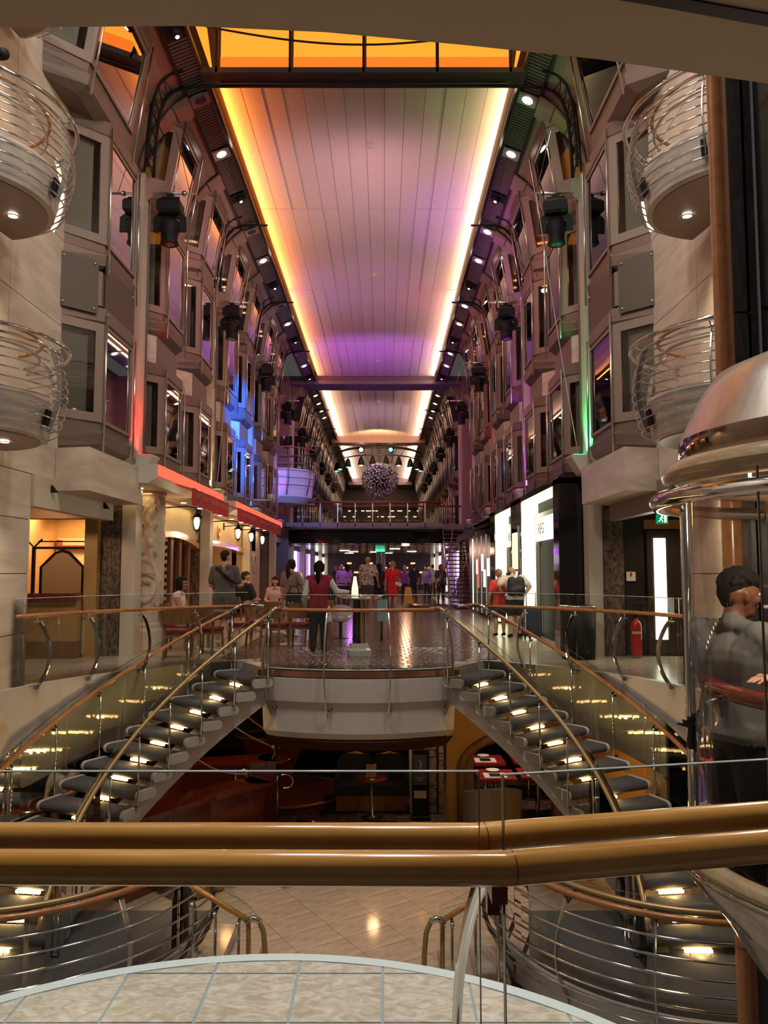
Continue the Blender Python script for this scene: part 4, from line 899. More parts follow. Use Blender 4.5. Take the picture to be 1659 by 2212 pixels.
bs = thing('staircase', 'dark open staircase coming down from the footbridge on the right', 'staircase', (U(1, 3.6), 32.5, 0))
for k in range(20):
    z = 3.42 - .17 * (k + 1); y = 35.0 - .21 * k
    obj('tread', MB().box(U(1, 3.1), U(1, 3.95), y - .14, y + .14, z, z + .05), M_bronze, bs)
obj('stringer', MB().bar([(U(1, 3.06), 35.1, 3.25), (U(1, 3.06), 30.9, -.0)], .05, .25), M_dsteel, bs); obj('stringer', MB().bar([(U(1, 3.98), 35.1, 3.25), (U(1, 3.98), 30.9, -.0)], .05, .25), M_dsteel, bs)
obj('handrail', MB().tube([(U(1, 3.0), 34.02, 4.50), (U(1, 3.18), 33.7, 4.2), (U(1, 3.3), 33.4, 3.7), (U(1, 3.32), 33.0, 3.1), (U(1, 3.22), 32.6, 2.5), (U(1, 3.05), 32.0, 1.9), (U(1, 2.75), 31.2, 1.35)], .032, 8), M_rrail, bs)
obj('rail_end', MB().tube([(U(1, 2.75), 31.2, 1.35), (U(1, 2.5), 30.6, 1.05), (U(1, 2.42), 30.4, .85), (U(1, 2.46), 30.4, .72), (U(1, 2.52), 30.5, .62), (U(1, 2.53), 30.5, .02)], .032, 8), M_chrome, bs)
obj('handrail', MB().tube([(U(1, 3.9), 31.8, 2.2), (U(1, 3.55), 31.0, 1.45)], .03, 8), M_wood2, bs)
obj('rail_end', MB().tube([(U(1, 3.55), 31.0, 1.45), (U(1, 3.3), 30.6, 1.1), (U(1, 3.22), 30.4, .9), (U(1, 3.3), 30.4, .65), (U(1, 3.4), 30.5, .55), (U(1, 3.41), 30.5, .02)], .032, 8), M_chrome, bs)
obj('base_step', MB().lathe([(.01, .12), (1.7, .12), (1.75, .10), (1.75, .0)], (U(1, 3.0), 31.3), 32, 150, 290), mat('dark_red_step', (.08, .03, .025), .3), bs)
lr = thing('light_ring', 'curved truss ring of stage spotlights under the far ceiling', 'light', (XC, 54, 9.6))
ring = [(XC + 3.0 * math.sin(R(a)), 54 - 1.6 * math.cos(R(a)) + .8, 9.55 - .25 * abs(math.sin(R(a))) ** 3) for a in range(-90, 91, 9)]
obj('upper_pipe', MB().tube([(x, y, z + .55) for x, y, z in ring], .09, 8), M_bronze, lr); obj('lower_pipe', MB().tube(ring, .05, 8), M_dsteel, lr)
for i, a in enumerate((-84, -66, -46, -24, -8, 10, 28, 48, 66, 84)):
    x, y, z = XC + 3.0 * math.sin(R(a)), 54 - 1.6 * math.cos(R(a)) + .8, 9.5 - .25 * abs(math.sin(R(a))) ** 3
    b = obj('spotlight', MB().lathe([(.06, z - .02), (.16, z - .22), (.24, z - .62), (.20, z - .64), (.001, z - .6)], (x, y), 10), M_black, lr)
    obj('lens', MB().lathe([(.001, z - .70), (.14, z - .66)], (x, y), 10), [G_green, G_white, G_green, G_warm, G_green][i % 5], b)
for x, m_ in ((-1.2, G_white), (.85, G_green)):
    b = obj('front_spotlight', MB().sphere((XC + x, 52.9, 9.85), .22, 10, 8), M_black, lr); obj('lens', MB().sphere((XC + x, 52.72, 9.83), .14, 10, 6), m_, b)
ch = thing('chandelier', 'large silver ball chandelier of curled metal ribbons hung on cables', 'chandelier', (XC + .12, 50, 7.35))
cc = Vector((XC + .12, 50, 7.35)); rb = MB(); rnd = random.Random(3)
for i in range(330):
    zz = 1 - 2 * (i + .5) / 330; a = i * 2.39996; d = Vector((math.sqrt(1 - zz * zz) * math.cos(a), math.sqrt(1 - zz * zz) * math.sin(a), zz))
    t1 = d.orthogonal().normalized(); t1 = (Matrix.Rotation(rnd.random() * 6.28, 3, d) @ t1); r0 = .78 + rnd.random() * .1
    rb.tube([cc + d * r0, cc + d * (r0 + .18) + t1 * .14, cc + d * (r0 + .36) + t1 * .02, cc + d * (r0 + .26) - t1 * .16], [.03, .042, .04, .02], 4)
obj('ribbons', rb, mat('lilac_chrome', (.8, .75, .85), .18, metal=1), ch, kind='stuff')
obj('core', MB().sphere(cc, .62, 20, 14), mat('dim_core', (.05, .04, .05), .4, metal=.8), ch)
for dx, dy in ((-1.9, 2.6), (-1.3, 2.0), (-.1, 1.8), (.1, 2.2), (1.1, 2.0), (1.4, 2.6), (2.1, 2.6)):
    obj('cable', MB().tube([cc + Vector((dx * .38, .1, .8)), (XC + dx, 52.3, 10.25)], .018, 5), M_black, ch)
lamp('chandelier_lamp_blue', 'SPOT', (XC - 1, 47, 10.1), 500, (.5, .5, 1), cc, .1, spot=30); lamp('chandelier_lamp_pink', 'SPOT', (XC + .5, 45, 5.0), 420, (1, .45, .6), cc, .1, spot=30)
lamp('end_bulkhead_lamp', 'SPOT', (XC, 48.5, 9.2), 900, (1, .45, .18), (XC, 52, 10.3), .2, spot=90)
M_lit = glow('small_warm_lights', (1, .6, .28), 3)
lts = MB()
for i in range(90): x, z = rnd.uniform(-4, 4), rnd.choice((4.2, 4.9, 5.6, 6.3, 7.0, 7.6)); lts.box(XC + x - .05, XC + x + .05 + rnd.random() * .25, 78.9, 78.98, z, z + .07)
eb = bpy.data.objects['wall_back']; obj('lit_lamps', lts, M_lit, eb, kind='stuff')
for z in (3.9, 5.3, 6.7, 8.1): obj('mezzanine_edge', MB().box(U(-1, 4.2), U(1, 4.2), 77.5, 78.6, z - .12, z), M_bronze, eb)
# half-round balcony with a console on the left wall beside the bridge
lbc = thing('balcony', 'half-round white balcony with thin dark bars and a console screen on the left plain wall', 'balcony', (U(-1, 4.6), 31.8, 3.6))
Q = lambda r, a, z: (U(-1, 4.58 - r * 1.28 * math.sin(R(a))), 32.3 - r * .95 * math.cos(R(a)), z + .65)
AA = range(0, 181, 10)
obj('body', MB().loft([[Q(r, a, z) for r, z in ((.02, 3.55), (1.25, 3.6), (1.5, 3.85), (1.58, 4.9), (1.5, 5.0), (.02, 5.0))] for a in AA], True, True), M_fascia, lbc)
for z in (4.3, 4.6, 4.9, 5.2, 5.5): obj('thin_bar', MB().tube([Q(1.66, a, z) for a in AA], .014, 5), M_dsteel, lbc)
obj('handrail', MB().tube([Q(1.62, a, 5.85) for a in AA], .03, 6), M_rrail, lbc)
for a in (30, 60, 90, 120): obj('curved_post', MB().tube([Q(1.60, a, 3.9), Q(1.75, a, 4.6), Q(1.72, a, 5.3), Q(1.62, a, 5.85)], .022, 5), M_dsteel, lbc)
o = thing('monitor', 'black monitor standing on the half-round balcony of the left wall', 'monitor', (U(-1, 3.6), 31.4, 6.5)); obj('screen', MB().box(U(-1, 3.9), U(-1, 3.4), 31.4, 31.45, 6.62, 7.0), M_bgloss, o); obj('foot', MB().box(U(-1, 3.75), U(-1, 3.55), 31.38, 31.47, 6.5, 6.62), M_black, o)
for s, dy, nm in ((1, 0, 'white loudspeaker box on the right plain wall'), ):
    o = thing('speaker', nm, 'speaker', (U(1, 4.5), 33, 5.6)); obj('cabinet', MB().loft([[(U(1, 4.58), y, 5.4), (U(1, 4.15), y, 5.5), (U(1, 4.1), y, 5.8), (U(1, 4.58), y, 5.95)] for y in (32.8, 33.3)], True, True), M_cream, o); obj('grille', MB().box(U(1, 4.12), U(1, 4.4), 32.78, 32.80, 5.5, 5.8), M_casing2, o)

o = thing('stage_light', 'black stage light beside the upper left balcony at the picture edge', 'light', (-4.25, 7.9, 7.1)); obj('barrel', MB().tube([(-4.5, 8.2, 7.2), (-4.3, 8.0, 7.1), (-4.05, 7.8, 6.95)], [.07, .08, .06], 12), M_black, o); obj('yoke', MB().tube([(-4.6, 8.05, 7.2), (-4.4, 8.0, 7.25), (-4.3, 8.0, 7.1)], .015, 6), M_black, o)
for i, (x, z) in enumerate(((4.21, 2.58), (4.21, 2.52))):
    y = (10.55, 12.55)[i]; o = thing('sensor', f'small black wedge sensor on the left lintel, {"near" if i == 0 else "far"} one', 'sensor', (U(-1, 4.18), y, z)); obj('wedge', MB().loft([[(U(-1, u), yy, zz) for u, zz in ((4.20, z - .05), (4.12, z - .05), (4.20, z + .05))] for yy in (y - .04, y + .04)], True, True), M_black, o)
o = thing('camera', 'white dome camera on a thin arm over the farther canopy', 'camera', (U(-1, 3.3), 24.5, 3.7)); obj('arm', MB().tube([(U(-1, 4.3), 24.5, 3.72), (U(-1, 3.2), 24.5, 3.72)], .03, 6), M_cap, o); obj('dome', MB().lathe([(.001, 3.92), (.09, 3.9), (.1, 3.75), (.001, 3.72)], (U(-1, 3.25), 24.5), 14), M_cap, o)
# ================================================================ SHOPS, LEFT SIDE
def arr(x): return x
G_amber = glow('amber_glow', (1.0, .5, .14), 1.1)
M_tile = mat('white_wall_tile', (.62, .50, .36), .15, coat=.4)
M_amber = mat('tan_wall', (.42, .27, .11), .5)
# lintels over the two near openings, stone columns
for s in (-1, 1):
    obj(f'trim_{5 if s < 0 else 6}', MB().box(U(s, 4.20), U(s, 4.36), 10.03, 12.98, 2.30, 2.72), M_casing2 if s > 0 else M_cream, kind='structure', label=f'pale lintel beam over the {SIDE[s]} side entrance', cat='trim')
    obj(f'trim_{7 if s < 0 else 8}', MB().box(U(s, 4.18), U(s, 4.52), 13.30, 13.66, 0, 3.02), M_brownstone, kind='structure', label=f'swirled brown stone column beside the nearest {SIDE[s]} pillar', cat='column')
    obj(f'trim_{9 if s < 0 else 10}', MB().box(U(s, 4.18), U(s, 4.52), 19.0, 19.36, 0, 3.0), M_brownstone, kind='structure', label=f'swirled brown stone column beside the second {SIDE[s]} pillar', cat='column')
# bar room on the left
br = obj('wall_bar_left', MB().box(U(-1, 9), U(-1, 4.52), 16.2, 16.3, 0, 2.75).box(U(-1, 4.74), U(-1, 4.52), 13.15, 13.35, 0, 2.75), M_amber, kind='structure', label='tan wall of the bar behind the left entrance', cat='wall')
tl2 = MB(); tt = None; n = 0
for j in range(24):
    for i in range(22):
        x0 = U(-1, 7.6) + i * .152 + (.076 if j % 2 else 0); z0 = .3 + j * .077
        if n < 290 and j > 4:
            if tt is None: tt = obj('tile', MB().box(0, .148, -.012, 0, 0, .073), M_tile, br); q = tt
            else: q = tt.copy(); COL.objects.link(q)
            q.location = (x0, 16.2, z0); n += 1
        else: tl2.box(x0, x0 + .148, 16.188, 16.2, z0, z0 + .073)
obj('outer_tiles', tl2, M_tile, br, kind='stuff')
lamp('bar_lamp', 'AREA', (U(-1, 6.2), 14.6, 2.6), 70, (1, .58, .28), None, 1.2)
lamp('added_bar_front_fill', 'SPOT', (U(-1, 5.0), 11.6, 2.6), 45, (1, .62, .32), (U(-1, 5.2), 13.3, .9), .1, spot=100)  # fill spot added to brighten the padded panel and counter from the front
lamp('bar_lamp_wall', 'SPOT', (U(-1, 5.6), 15.2, 2.5), 90, (1, .55, .2), (U(-1, 6), 16.2, 1.4), .1, spot=110)
bh = obj('ceiling_bar_beam', MB().box(U(-1, 8), U(-1, 4.36), 12.4, 12.7, 2.30, 2.75), mat('brown_beam', (.16, .09, .05), .6), kind='structure', label='brown ceiling beam inside the left bar', cat='beam')
ct = thing('counter', 'tan panelled host counter with a dark red wooden top inside the left entrance', 'counter', (U(-1, 5.4), 13.4, 0))
obj('body', MB().box(U(-1, 5.72), U(-1, 4.76), 12.95, 13.6, .0, .96), M_amber, ct); obj('plinth', MB().box(U(-1, 5.74), U(-1, 4.75), 12.93, 13.6, 0, .28), mat('brown_plinth', (.2, .12, .06), .5), ct)
obj('top', MB().box(U(-1, 5.88), U(-1, 4.75), 12.86, 13.66, .96, 1.0).box(U(-1, 5.82), U(-1, 4.75), 12.90, 13.64, 1.0, 1.08), M_redwood, ct)
scn = thing('screen_frame', 'arched padded panel in a dark frame standing on the tan host counter', 'screen', (U(-1, 5.5), 13.3, 1.08))
ax = lambda k: U(-1, 6.0) + k * .8
pr = [(-.36, 0), (-.36, .44), (-.24, .56), (-.12, .68), (0, .72), (.12, .68), (.24, .56), (.36, .44), (.36, 0)]
cxp = U(-1, 5.16)
obj('padding', MB().loft([[(cxp + x, y, 1.08 + z) for x, z in pr] for y in (13.26, 13.32)], True, True), mat('tan_padding', (.5, .34, .2), .6), scn)
obj('frame', MB().tube([(cxp + x, 13.27, 1.08 + z) for x, z in pr], .028, 6), M_black, scn)
for x in (-.50, .52):
    obj('upright', MB().box(cxp + x - .022, cxp + x + .022, 13.25, 13.31, 1.08, 1.86), M_black, scn)
obj('top_bar', MB().box(cxp - .5, cxp + .55, 13.25, 13.31, 1.83, 1.87).box(cxp - .42, cxp + .5, 13.25, 13.31, 1.95, 1.97).tube([(cxp - .64, 13.28, 2.0), (cxp - .5, 13.28, 1.86), (cxp - .36, 13.28, 2.0)], .018, 6).tube([(cxp + .38, 13.28, 2.0), (cxp + .52, 13.28, 1.86)], .018, 6), M_black, scn)
shf = thing('shelf', 'dark wooden bottle shelf on the tiled wall of the left bar', 'shelf', (U(-1, 5.3), 16.0, 1.2))
obj('board', MB().box(U(-1, 6.4), U(-1, 5.0), 15.95, 16.18, 1.30, 1.33), M_redwood, shf); obj('board', MB().box(U(-1, 6.4), U(-1, 5.0), 15.95, 16.18, 1.95, 1.98), M_redwood, shf)
for x in (6.4, 5.7, 5.0): obj('upright', MB().box(U(-1, x) - .015, U(-1, x) + .015, 15.96, 16.18, 1.2, 2.1), M_redwood, shf)
for i in range(9):
    x = U(-1, 6.25) + i * .13; h = .22 + .06 * ((i * 7) % 3)
    o = thing('bottle', f'{ORD[i] if i else "leftmost"} liquor bottle from the left on the shelf of the left bar', 'bottle', (x, 16.05, 1.33), group='bottles on the left bar shelf')
    obj('body', MB().lathe([(.001, 1.33), (.035, 1.33), (.035, 1.33 + h * .6), (.013, 1.33 + h * .75), (.013, 1.33 + h)], (x, 16.05), 10), [mat('amber_bottle', (.2, .07, .01), .1), mat('dark_bottle', (.02, .03, .02), .1), mat('clear_bottle', (.4, .35, .3), .1)][i % 3], o)
# carved column with the cafe name
ccx, ccy = U(-1, 3.98), 14.32
cv = thing('carved_column', 'white carved relief column with gold cafe lettering at the cafe entrance', 'column', (ccx, ccy, 0))
rings = []; rr = random.Random(5)
def relief(a, z):
    v = 0.0
    if z < .55 or z > 2.75: return .0
    v += .013 * max(0, math.sin(a * 9 + z * 11) * math.sin(z * 17 - a * 5)) + .009 * max(0, math.sin(a * 15 + 3 * math.sin(z * 9)))
    e = ((a + math.pi / 2) / .75) ** 2 + ((z - 1.28) / .38) ** 2
    if e < 1: v = .024
    if .8 < e < 1.25: v = .048
    for z0 in (1.72, 1.95):                               # small seated figures in relief
        for a0 in (-.42, .34):
            e2 = ((a + math.pi / 2 - a0) / .22) ** 2 + ((z - z0) / (.10 if z0 > 1.8 else .17)) ** 2
            if e2 < 1: v = max(v, .05 * (1 - e2) ** .5)
    e3 = ((a + math.pi / 2) / .5) ** 2 + ((z - 2.45) / .2) ** 2
    if e3 < 1: v += .02 * math.sin(14 * a) * math.cos(20 * z)
    return v
NR, NZ = 88, 140
for j in range(NZ + 1):
    z = .0 + 2.98 * j / NZ; rad = .26 + (.06 if z < .4 else 0) + (.03 if .4 <= z < .5 or z > 2.85 else 0)
    rings.append([(ccx + (rad + relief(-math.pi + 2 * math.pi * i / NR, z)) * math.cos(-math.pi + 2 * math.pi * i / NR), ccy + (rad + relief(-math.pi + 2 * math.pi * i / NR, z)) * math.sin(-math.pi + 2 * math.pi * i / NR), z) for i in range(NR)])
obj('shaft', MB().loft(rings, True, True, 0, True), mat('carved_plaster', (.60, .50, .38), .6), cv)
tb = MB(); M_goldl = mat('gold_letter', (.62, .40, .08), .3, metal=.8)
add_text(tb, 'PROMENADE', .054, (ccx + .05, ccy - .315, 1.40), (1, 0, 0), (0, 0, 1), 0, .012, -.8); add_text(tb, 'CAFE', .075, (ccx + .05, ccy - .315, 1.24), (1, 0, 0), (0, 0, 1), 0, .012)
obj('lettering', tb, M_goldl, cv)
for z0, r0, q in ((2.55, .09, 1), (2.55, .09, -1), (2.25, .07, 1), (2.25, .07, -1), (.80, .08, 1), (.80, .08, -1), (1.75, .06, 1), (1.75, .06, -1)):
    pts = []
    for i in range(16):
        t_ = i / 15 * 5.2; aa = -1.57 + .25 + q * (.38 + r0 * 3.2 * (1 - i / 20) * math.cos(t_) * .5); pts.append((ccx + .285 * math.cos(aa), ccy + .285 * math.sin(aa), z0 + r0 * (1 - i / 20) * 1.5 * math.sin(t_)))
    obj('scroll', MB().tube(pts, [.018 - .0008 * i for i in range(16)], 6), MATS['carved_plaster'], cv)
# canopy with red neon, awnings
for k, (y0, y1) in enumerate(((12.75, 18.4), (19.5, 28.2))):
    t = thing('canopy', f'{"nearer" if k == 0 else "farther"} canopy over the cafe front with a red neon face', 'canopy', (U(-1, 3.8), y0, 2.95))
    obj('body', MB().loft([[(U(-1, u), y, z) for u, z in ((4.4, 2.92), (3.55, 2.92), (3.40, 3.02), (3.40, 3.24), (4.4, 3.24))] for y in (y0, y1)], True, True), M_cream, t)
    obj('neon_face', MB().loft([[(U(-1, u), y, z) for u, z in ((3.40, 3.05), (3.36, 3.05), (3.36, 3.22), (3.40, 3.22))] for y in (y0 + .02, y1 - (.55 if k == 0 else .02))], True, True), G_neon, t, label='glowing red strip')
    for y in np.arange(y0 + .8, y1, 1.5):
        obj('ceiling_light', MB().lathe([(.001, 2.912), (.06, 2.915)], (U(-1, 3.95), y), 12), G_white, t)
    lamp(f'canopy_lamp_{k}', 'AREA', (U(-1, 4.0), (y0 + y1) / 2, 2.88), 16 if k == 0 else 34, (1, .66, .3), None, .25, y1 - y0 - .5)
    o = bpy.data.objects[f'canopy_lamp_{k}']; o.data.shape = 'RECTANGLE'
for k, (y0, y1, txt) in enumerate(((13.95, 17.1, 'PATISSERIE  CAFE BAR  DESSERTS'), (18.3, 25.8, 'PATISSERIE   CAFE BAR   DESSERTS'))):
    t = thing('awning', f'{"nearer" if k == 0 else "farther"} red cafe awning with faded gold lettering', 'awning', (U(-1, 3.3), y0, 2.7))
    obj('slope', MB().loft([[(U(-1, u), y, z) for u, z in ((3.42, 3.04), (3.12, 2.96), (3.12, 2.945), (3.42, 3.02))] for y in (y0, y1)], True, True), M_awning, t)
    va = MB(); nn = 24; vs = []
    va.loft([[(U(-1, 3.12) + .012 * math.sin(i * 1.7), y0 + (y1 - y0) * i / nn, z) for z in (2.955, 2.66 - (.02 if i % 2 else 0))] + [(U(-1, 3.105) - .0 + .012 * math.sin(i * 1.7) + .02, y0 + (y1 - y0) * i / nn, z) for z in (2.66 - (.02 if i % 2 else 0), 2.955)] for i in range(nn + 1)], True, True)
    obj('valance', va, M_awning, t)
    tx = MB(); L = y1 - y0
    vs, fs = text_mesh(txt, .13, .004); w_ = max(v[0] for v in vs) - min(v[0] for v in vs); k_ = L * .86 / w_
    tx.add([(U(-1, 3.12) + .045 + z, (y0 + y1) / 2 + x * k_ * 1.0, 2.83 + y) for x, y, z in vs], fs); obj('lettering', tx, mat('faded_gold_letter', (.50, .16, .05), .6), t)
    obj('front_bar', MB().tube([(U(-1, 3.10), y0, 2.96), (U(-1, 3.10), y1, 2.96)], .012, 6), M_steel, t)
# coach lanterns
def lantern(y, lab):
    t = thing('lantern', lab, 'lantern', (U(-1, 3.55), y, 2.62), group='coach lanterns along the cafe front')
    x = U(-1, 3.40)
    obj('bracket', MB().tube([(U(-1, 4.20), y, 2.72), (U(-1, 3.6), y, 2.76), (U(-1, 3.42), y, 2.72), (x, y, 2.66)], .016, 6).box(U(-1, 4.20), U(-1, 4.17), y - .04, y + .04, 2.62, 2.82), M_black, t)
    obj('hood', MB().lathe([(.001, 2.70), (.02, 2.68), (.03, 2.62), (.11, 2.545), (.125, 2.53)], (x, y), 6, smooth=False), M_black, t)
    obj('cage', MB().lathe([(.03, 2.25), (.05, 2.275), (.065, 2.29)], (x, y), 6, smooth=False).lathe([(.02, 2.20), (.012, 2.25)], (x, y), 6), M_black, t)
    for i in range(6): a = math.pi / 3 * i; obj('cage_bar', MB().tube([(x + .062 * math.cos(a), y + .062 * math.sin(a), 2.28), (x + .105 * math.cos(a), y + .105 * math.sin(a), 2.54)], .006, 4), M_black, t)
    obj('bulb', MB().lathe([(.02, 2.29), (.045, 2.36), (.06, 2.46), (.04, 2.53)], (x, y), 10), glow('lantern_bulb', (1, .82, .55), 7), t)
    lamp('lantern_lamp', 'POINT', (x, y - .16, 2.40), 7, (1, .7, .4), size=.05)
for y, lab in ((15.5, 'black coach lantern under the nearer red awning'), (19.9, 'first black coach lantern under the farther red awning'), (21.9, 'middle black coach lantern under the farther red awning'), (23.9, 'last black coach lantern under the farther red awning')): lantern(y, lab)
# cafe front
cf = obj('wall_cafe_front', MB().box(U(-1, 4.42), U(-1, 4.2), 14.7, 18.95, 2.2, 2.92), mat('pale_sign_board', (.58, .46, .24), .5), kind='structure', label='pale sign board wall over the nearer cafe entrance', cat='wall')
obj('arched_trim', MB().loft([[(U(-1, u), y, z - .18 * ((y - 16.8) / 2.1) ** 2) for u, z in ((4.43, 2.18), (4.17, 2.18), (4.17, 2.32), (4.43, 2.32))] for y in np.linspace(14.7, 18.95, 12)], True, True), M_wood, cf)
obj('gold_crest', MB().sphere((U(-1, 4.18), 15.0, 2.62), .14, 8, 6, sc=(.3, .9, 1.4)), M_goldl, cf)
for y, m_ in ((15.4, M_chair), (16.2, M_goldl), (16.9, M_chair), (17.6, M_chair), (18.4, M_chair)): obj('door_stile', MB().box(U(-1, 4.45), U(-1, 4.3), y, y + .22, 0, 2.2), m_, cf)
for y in (14.75, 15.62, 16.42, 17.12, 17.82): obj('door_glass', MB().box(U(-1, 4.40), U(-1, 4.385), y, y + .66, .1, 2.1), M_pane, cf)
cf2 = obj('wall_cafe_front_far', MB().box(U(-1, 4.42), U(-1, 4.2), 19.5, 27.4, 2.15, 2.92).box(U(-1, 4.6), U(-1, 4.2), 25.2, 28.4, 0, 2.9), mat('warm_relief_wall', (.58, .42, .24), .55), kind='structure', label='warm relief wall and sign board of the farther cafe front', cat='wall')
obj('arched_trim', MB().loft([[(U(-1, u), y, z + .14 * math.cos((y - 21.3) / 4.2 * 1.5)) for u, z in ((4.43, 1.98), (4.12, 1.98), (4.12, 2.12), (4.43, 2.12))] for y in np.linspace(19.5, 25.3, 14)], True, True), M_wood, cf2)
obj('gold_crest', MB().sphere((U(-1, 4.18), 21.2, 2.52), .13, 8, 6, sc=(.3, .8, 1.5)), M_goldl, cf2)
for y in (25.6, 26.4, 27.2): obj('relief_swirl', MB().tube([(U(-1, 4.19), y + .25 * math.cos(a), 1.7 + .35 * math.sin(a)) for a in np.linspace(.3, 4.4, 14)], .03, 5), MATS['warm_relief_wall'], cf2)
ci = obj('wall_cafe_interior', MB().box(U(-1, 6.6), U(-1, 6.5), 13.7, 28, 0, 2.75).box(U(-1, 6.5), U(-1, 4.45), 25.2, 25.3, 0, 2.75), mat('cafe_wall', (.5, .3, .13), .5), kind='structure', label='warm back wall inside the cafe', cat='wall')
for y, w_, m_ in ((20.3, .7, M_back), (21.6, 1.0, mat('dark_red_cabinet', (.15, .01, .012), .3)), (23.3, .5, G_amber), (24.2, .8, MATS['dark_red_cabinet'])): obj('cabinet', MB().box(U(-1, 5.6), U(-1, 5.4), y, y + w_, .9, 2.3), m_, ci)
for z in (1.6, 1.75): obj('globe_lamp', MB().sphere((U(-1, 5.38), 23.4, z), .07, 10, 8), G_white, ci)
lamp('cafe_lamp', 'AREA', (U(-1, 5.6), 21.5, 2.6), 120, (1, .6, .25), None, 1.5)
cb = thing('counter', 'long dark cafe counter with machines along the left front', 'counter', (U(-1, 4.4), 22.5, 0))
obj('body', MB().box(U(-1, 4.8), U(-1, 4.2), 20.2, 24.6, 0, .98), M_chair, cb); obj('top', MB().box(U(-1, 4.85), U(-1, 4.18), 20.1, 24.65, .98, 1.04), M_bgloss, cb)
for i, (y, h, w_, m_, l_) in enumerate(((20.6, .42, .32, M_cream, 'white coffee machine at the near end of the cafe counter'), (22.6, .30, .36, M_steel, 'steel urn in the middle of the cafe counter'), (23.6, .34, .34, M_black, 'black espresso machine at the far end of the cafe counter'))):
    o = thing('coffee_machine', l_, 'machine', (U(-1, 4.4), y, 1.04)); obj('body', MB().box(U(-1, 4.6), U(-1, 4.25), y - w_ / 2, y + w_ / 2, 1.04, 1.04 + h), m_, o); obj('spout', MB().box(U(-1, 4.25), U(-1, 4.19), y - .05, y + .05, 1.04 + h * .5, 1.04 + h * .62), M_dsteel, o); obj('lid', MB().box(U(-1, 4.58), U(-1, 4.27), y - w_ / 2.4, y + w_ / 2.4, 1.04 + h, 1.06 + h), M_steel, o)
# ================================================================ SHOPS, RIGHT SIDE
sbk = obj('wall_black_shop', MB().box(U(1, 3.50), U(1, 4.4), 13.72, 14.15, 0, 3.12).box(U(1, 3.50), U(1, 4.6), 13.72, 29, 3.02, 3.14).box(U(1, 3.95), U(1, 4.4), 14.1, 29, 0, 3.05).box(U(1, 3.50), U(1, 3.95), 17.55, 18.9, 0, 3.12).box(U(1, 3.50), U(1, 3.95), 21.7, 22.6, 0, 3.12), M_bgloss, kind='structure', label='glossy black jewellery shop front on the right', cat='wall')
obj('inner_wall', MB().box(U(1, 3.90), U(1, 3.95), 14.16, 29, 0, 3.0), M_black, sbk)
for y0, y1 in ((14.16, 17.54), (18.92, 21.68)):
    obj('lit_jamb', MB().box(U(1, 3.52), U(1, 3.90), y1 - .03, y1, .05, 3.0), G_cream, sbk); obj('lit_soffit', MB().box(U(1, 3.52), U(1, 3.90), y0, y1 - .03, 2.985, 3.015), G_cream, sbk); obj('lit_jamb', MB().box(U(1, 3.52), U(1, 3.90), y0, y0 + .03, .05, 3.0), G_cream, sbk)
    lamp(f'portal_lamp_{y0}', 'AREA', (U(1, 3.5), (y0 + y1) / 2, 2.7), 40, (1, .9, .6), (0, (y0 + y1) / 2, 0), 1.0)
    sg = obj('sign_panel', MB().box(U(1, 3.82), U(1, 3.87), y0 + .1, y1 - .22, 2.12, 2.62), glow('sign_glow', (1, .95, .75), 1.5), sbk)
    obj('sign_frame', MB().box(U(1, 3.80), U(1, 3.9), y0 + .06, y1 - .16, 2.62, 2.72).box(U(1, 3.80), U(1, 3.9), y1 - .2, y1 - .16, .05, 2.72), M_steel, sbk)
    tx = MB(); add_text(tx, 'REG', .34, (U(1, 3.812), y1 - .75, 2.37), (0, -1, 0), (0, 0, 1), 0, .004); obj('sign_letters', tx, mat('grey_letter', (.35, .33, .28), .5), sbk)
    obj('display_line', MB().box(U(1, 3.885), U(1, 3.9), y1 - .40, y1 - .37, .1, 2.0), M_steel, sbk)
pst = thing('lit_poster', 'tall lit jewellery display in the black pier between the bright portals', 'display', (U(1, 3.5), 18.2, 1.2)); obj('light_box', MB().box(U(1, 3.46), U(1, 3.52), 17.9, 18.5, 1.5, 2.35), glow('poster_glow', (1, .8, .4), 1.6), pst); obj('lower_case', MB().box(U(1, 3.46), U(1, 3.52), 18.0, 18.25, .85, 1.45), glow('pink_case', (1, .8, .85), .9), pst); obj('frame', MB().box(U(1, 3.48), U(1, 3.52), 17.8, 17.86, .6, 2.5), M_steel, pst)
for y in (22.7, 23.9, 25.1, 26.3, 27.5):
    obj('dark_slat_panel', MB().box(U(1, 3.56), U(1, 3.62), y + .06, y + 1.14, .1, 2.65), mat('green_black_panel', (.015, .017, .014), .3), sbk)
    obj('light_line', MB().box(U(1, 3.54), U(1, 3.57), y, y + .04, .1, 2.6), glow('cream_line', (1, .9, .6), 2.0) if y in (22.7, 27.5) else glow('dim_cream_line', (1, .85, .5), .3), sbk)
for y, z0, z1, m_ in ((23.2, 1.3, 1.85, 'white_screen'), (24.6, 1.45, 2.0, 'white_screen'), (26.0, 1.35, 1.85, 'white_screen'), (24.1, .95, 1.5, 'white_screen'), (25.8, .9, 1.95, 'red_line')):
    obj('display_plate', MB().box(U(1, 3.53), U(1, 3.56), y, y + (.4 if m_[0] == 'w' else .1), z0, z1), glow('white_screen', (.9, .85, .9), 1.0) if m_[0] == 'w' else glow('red_line', (.9, .2, .1), .8), sbk)
baw = thing('awning', 'small black awning over the slatted shop front on the right', 'awning', (U(1, 3.4), 23, 2.7)); obj('slope', MB().loft([[(U(1, u), y, z) for u, z in ((3.9, 3.1), (3.05, 2.72), (3.05, 2.66), (3.9, 2.95))] for y in (22.7, 28)], True, True), M_black, baw); obj('valance', MB().box(U(1, 3.03), U(1, 3.06), 22.7, 28, 2.5, 2.70), M_black, baw)
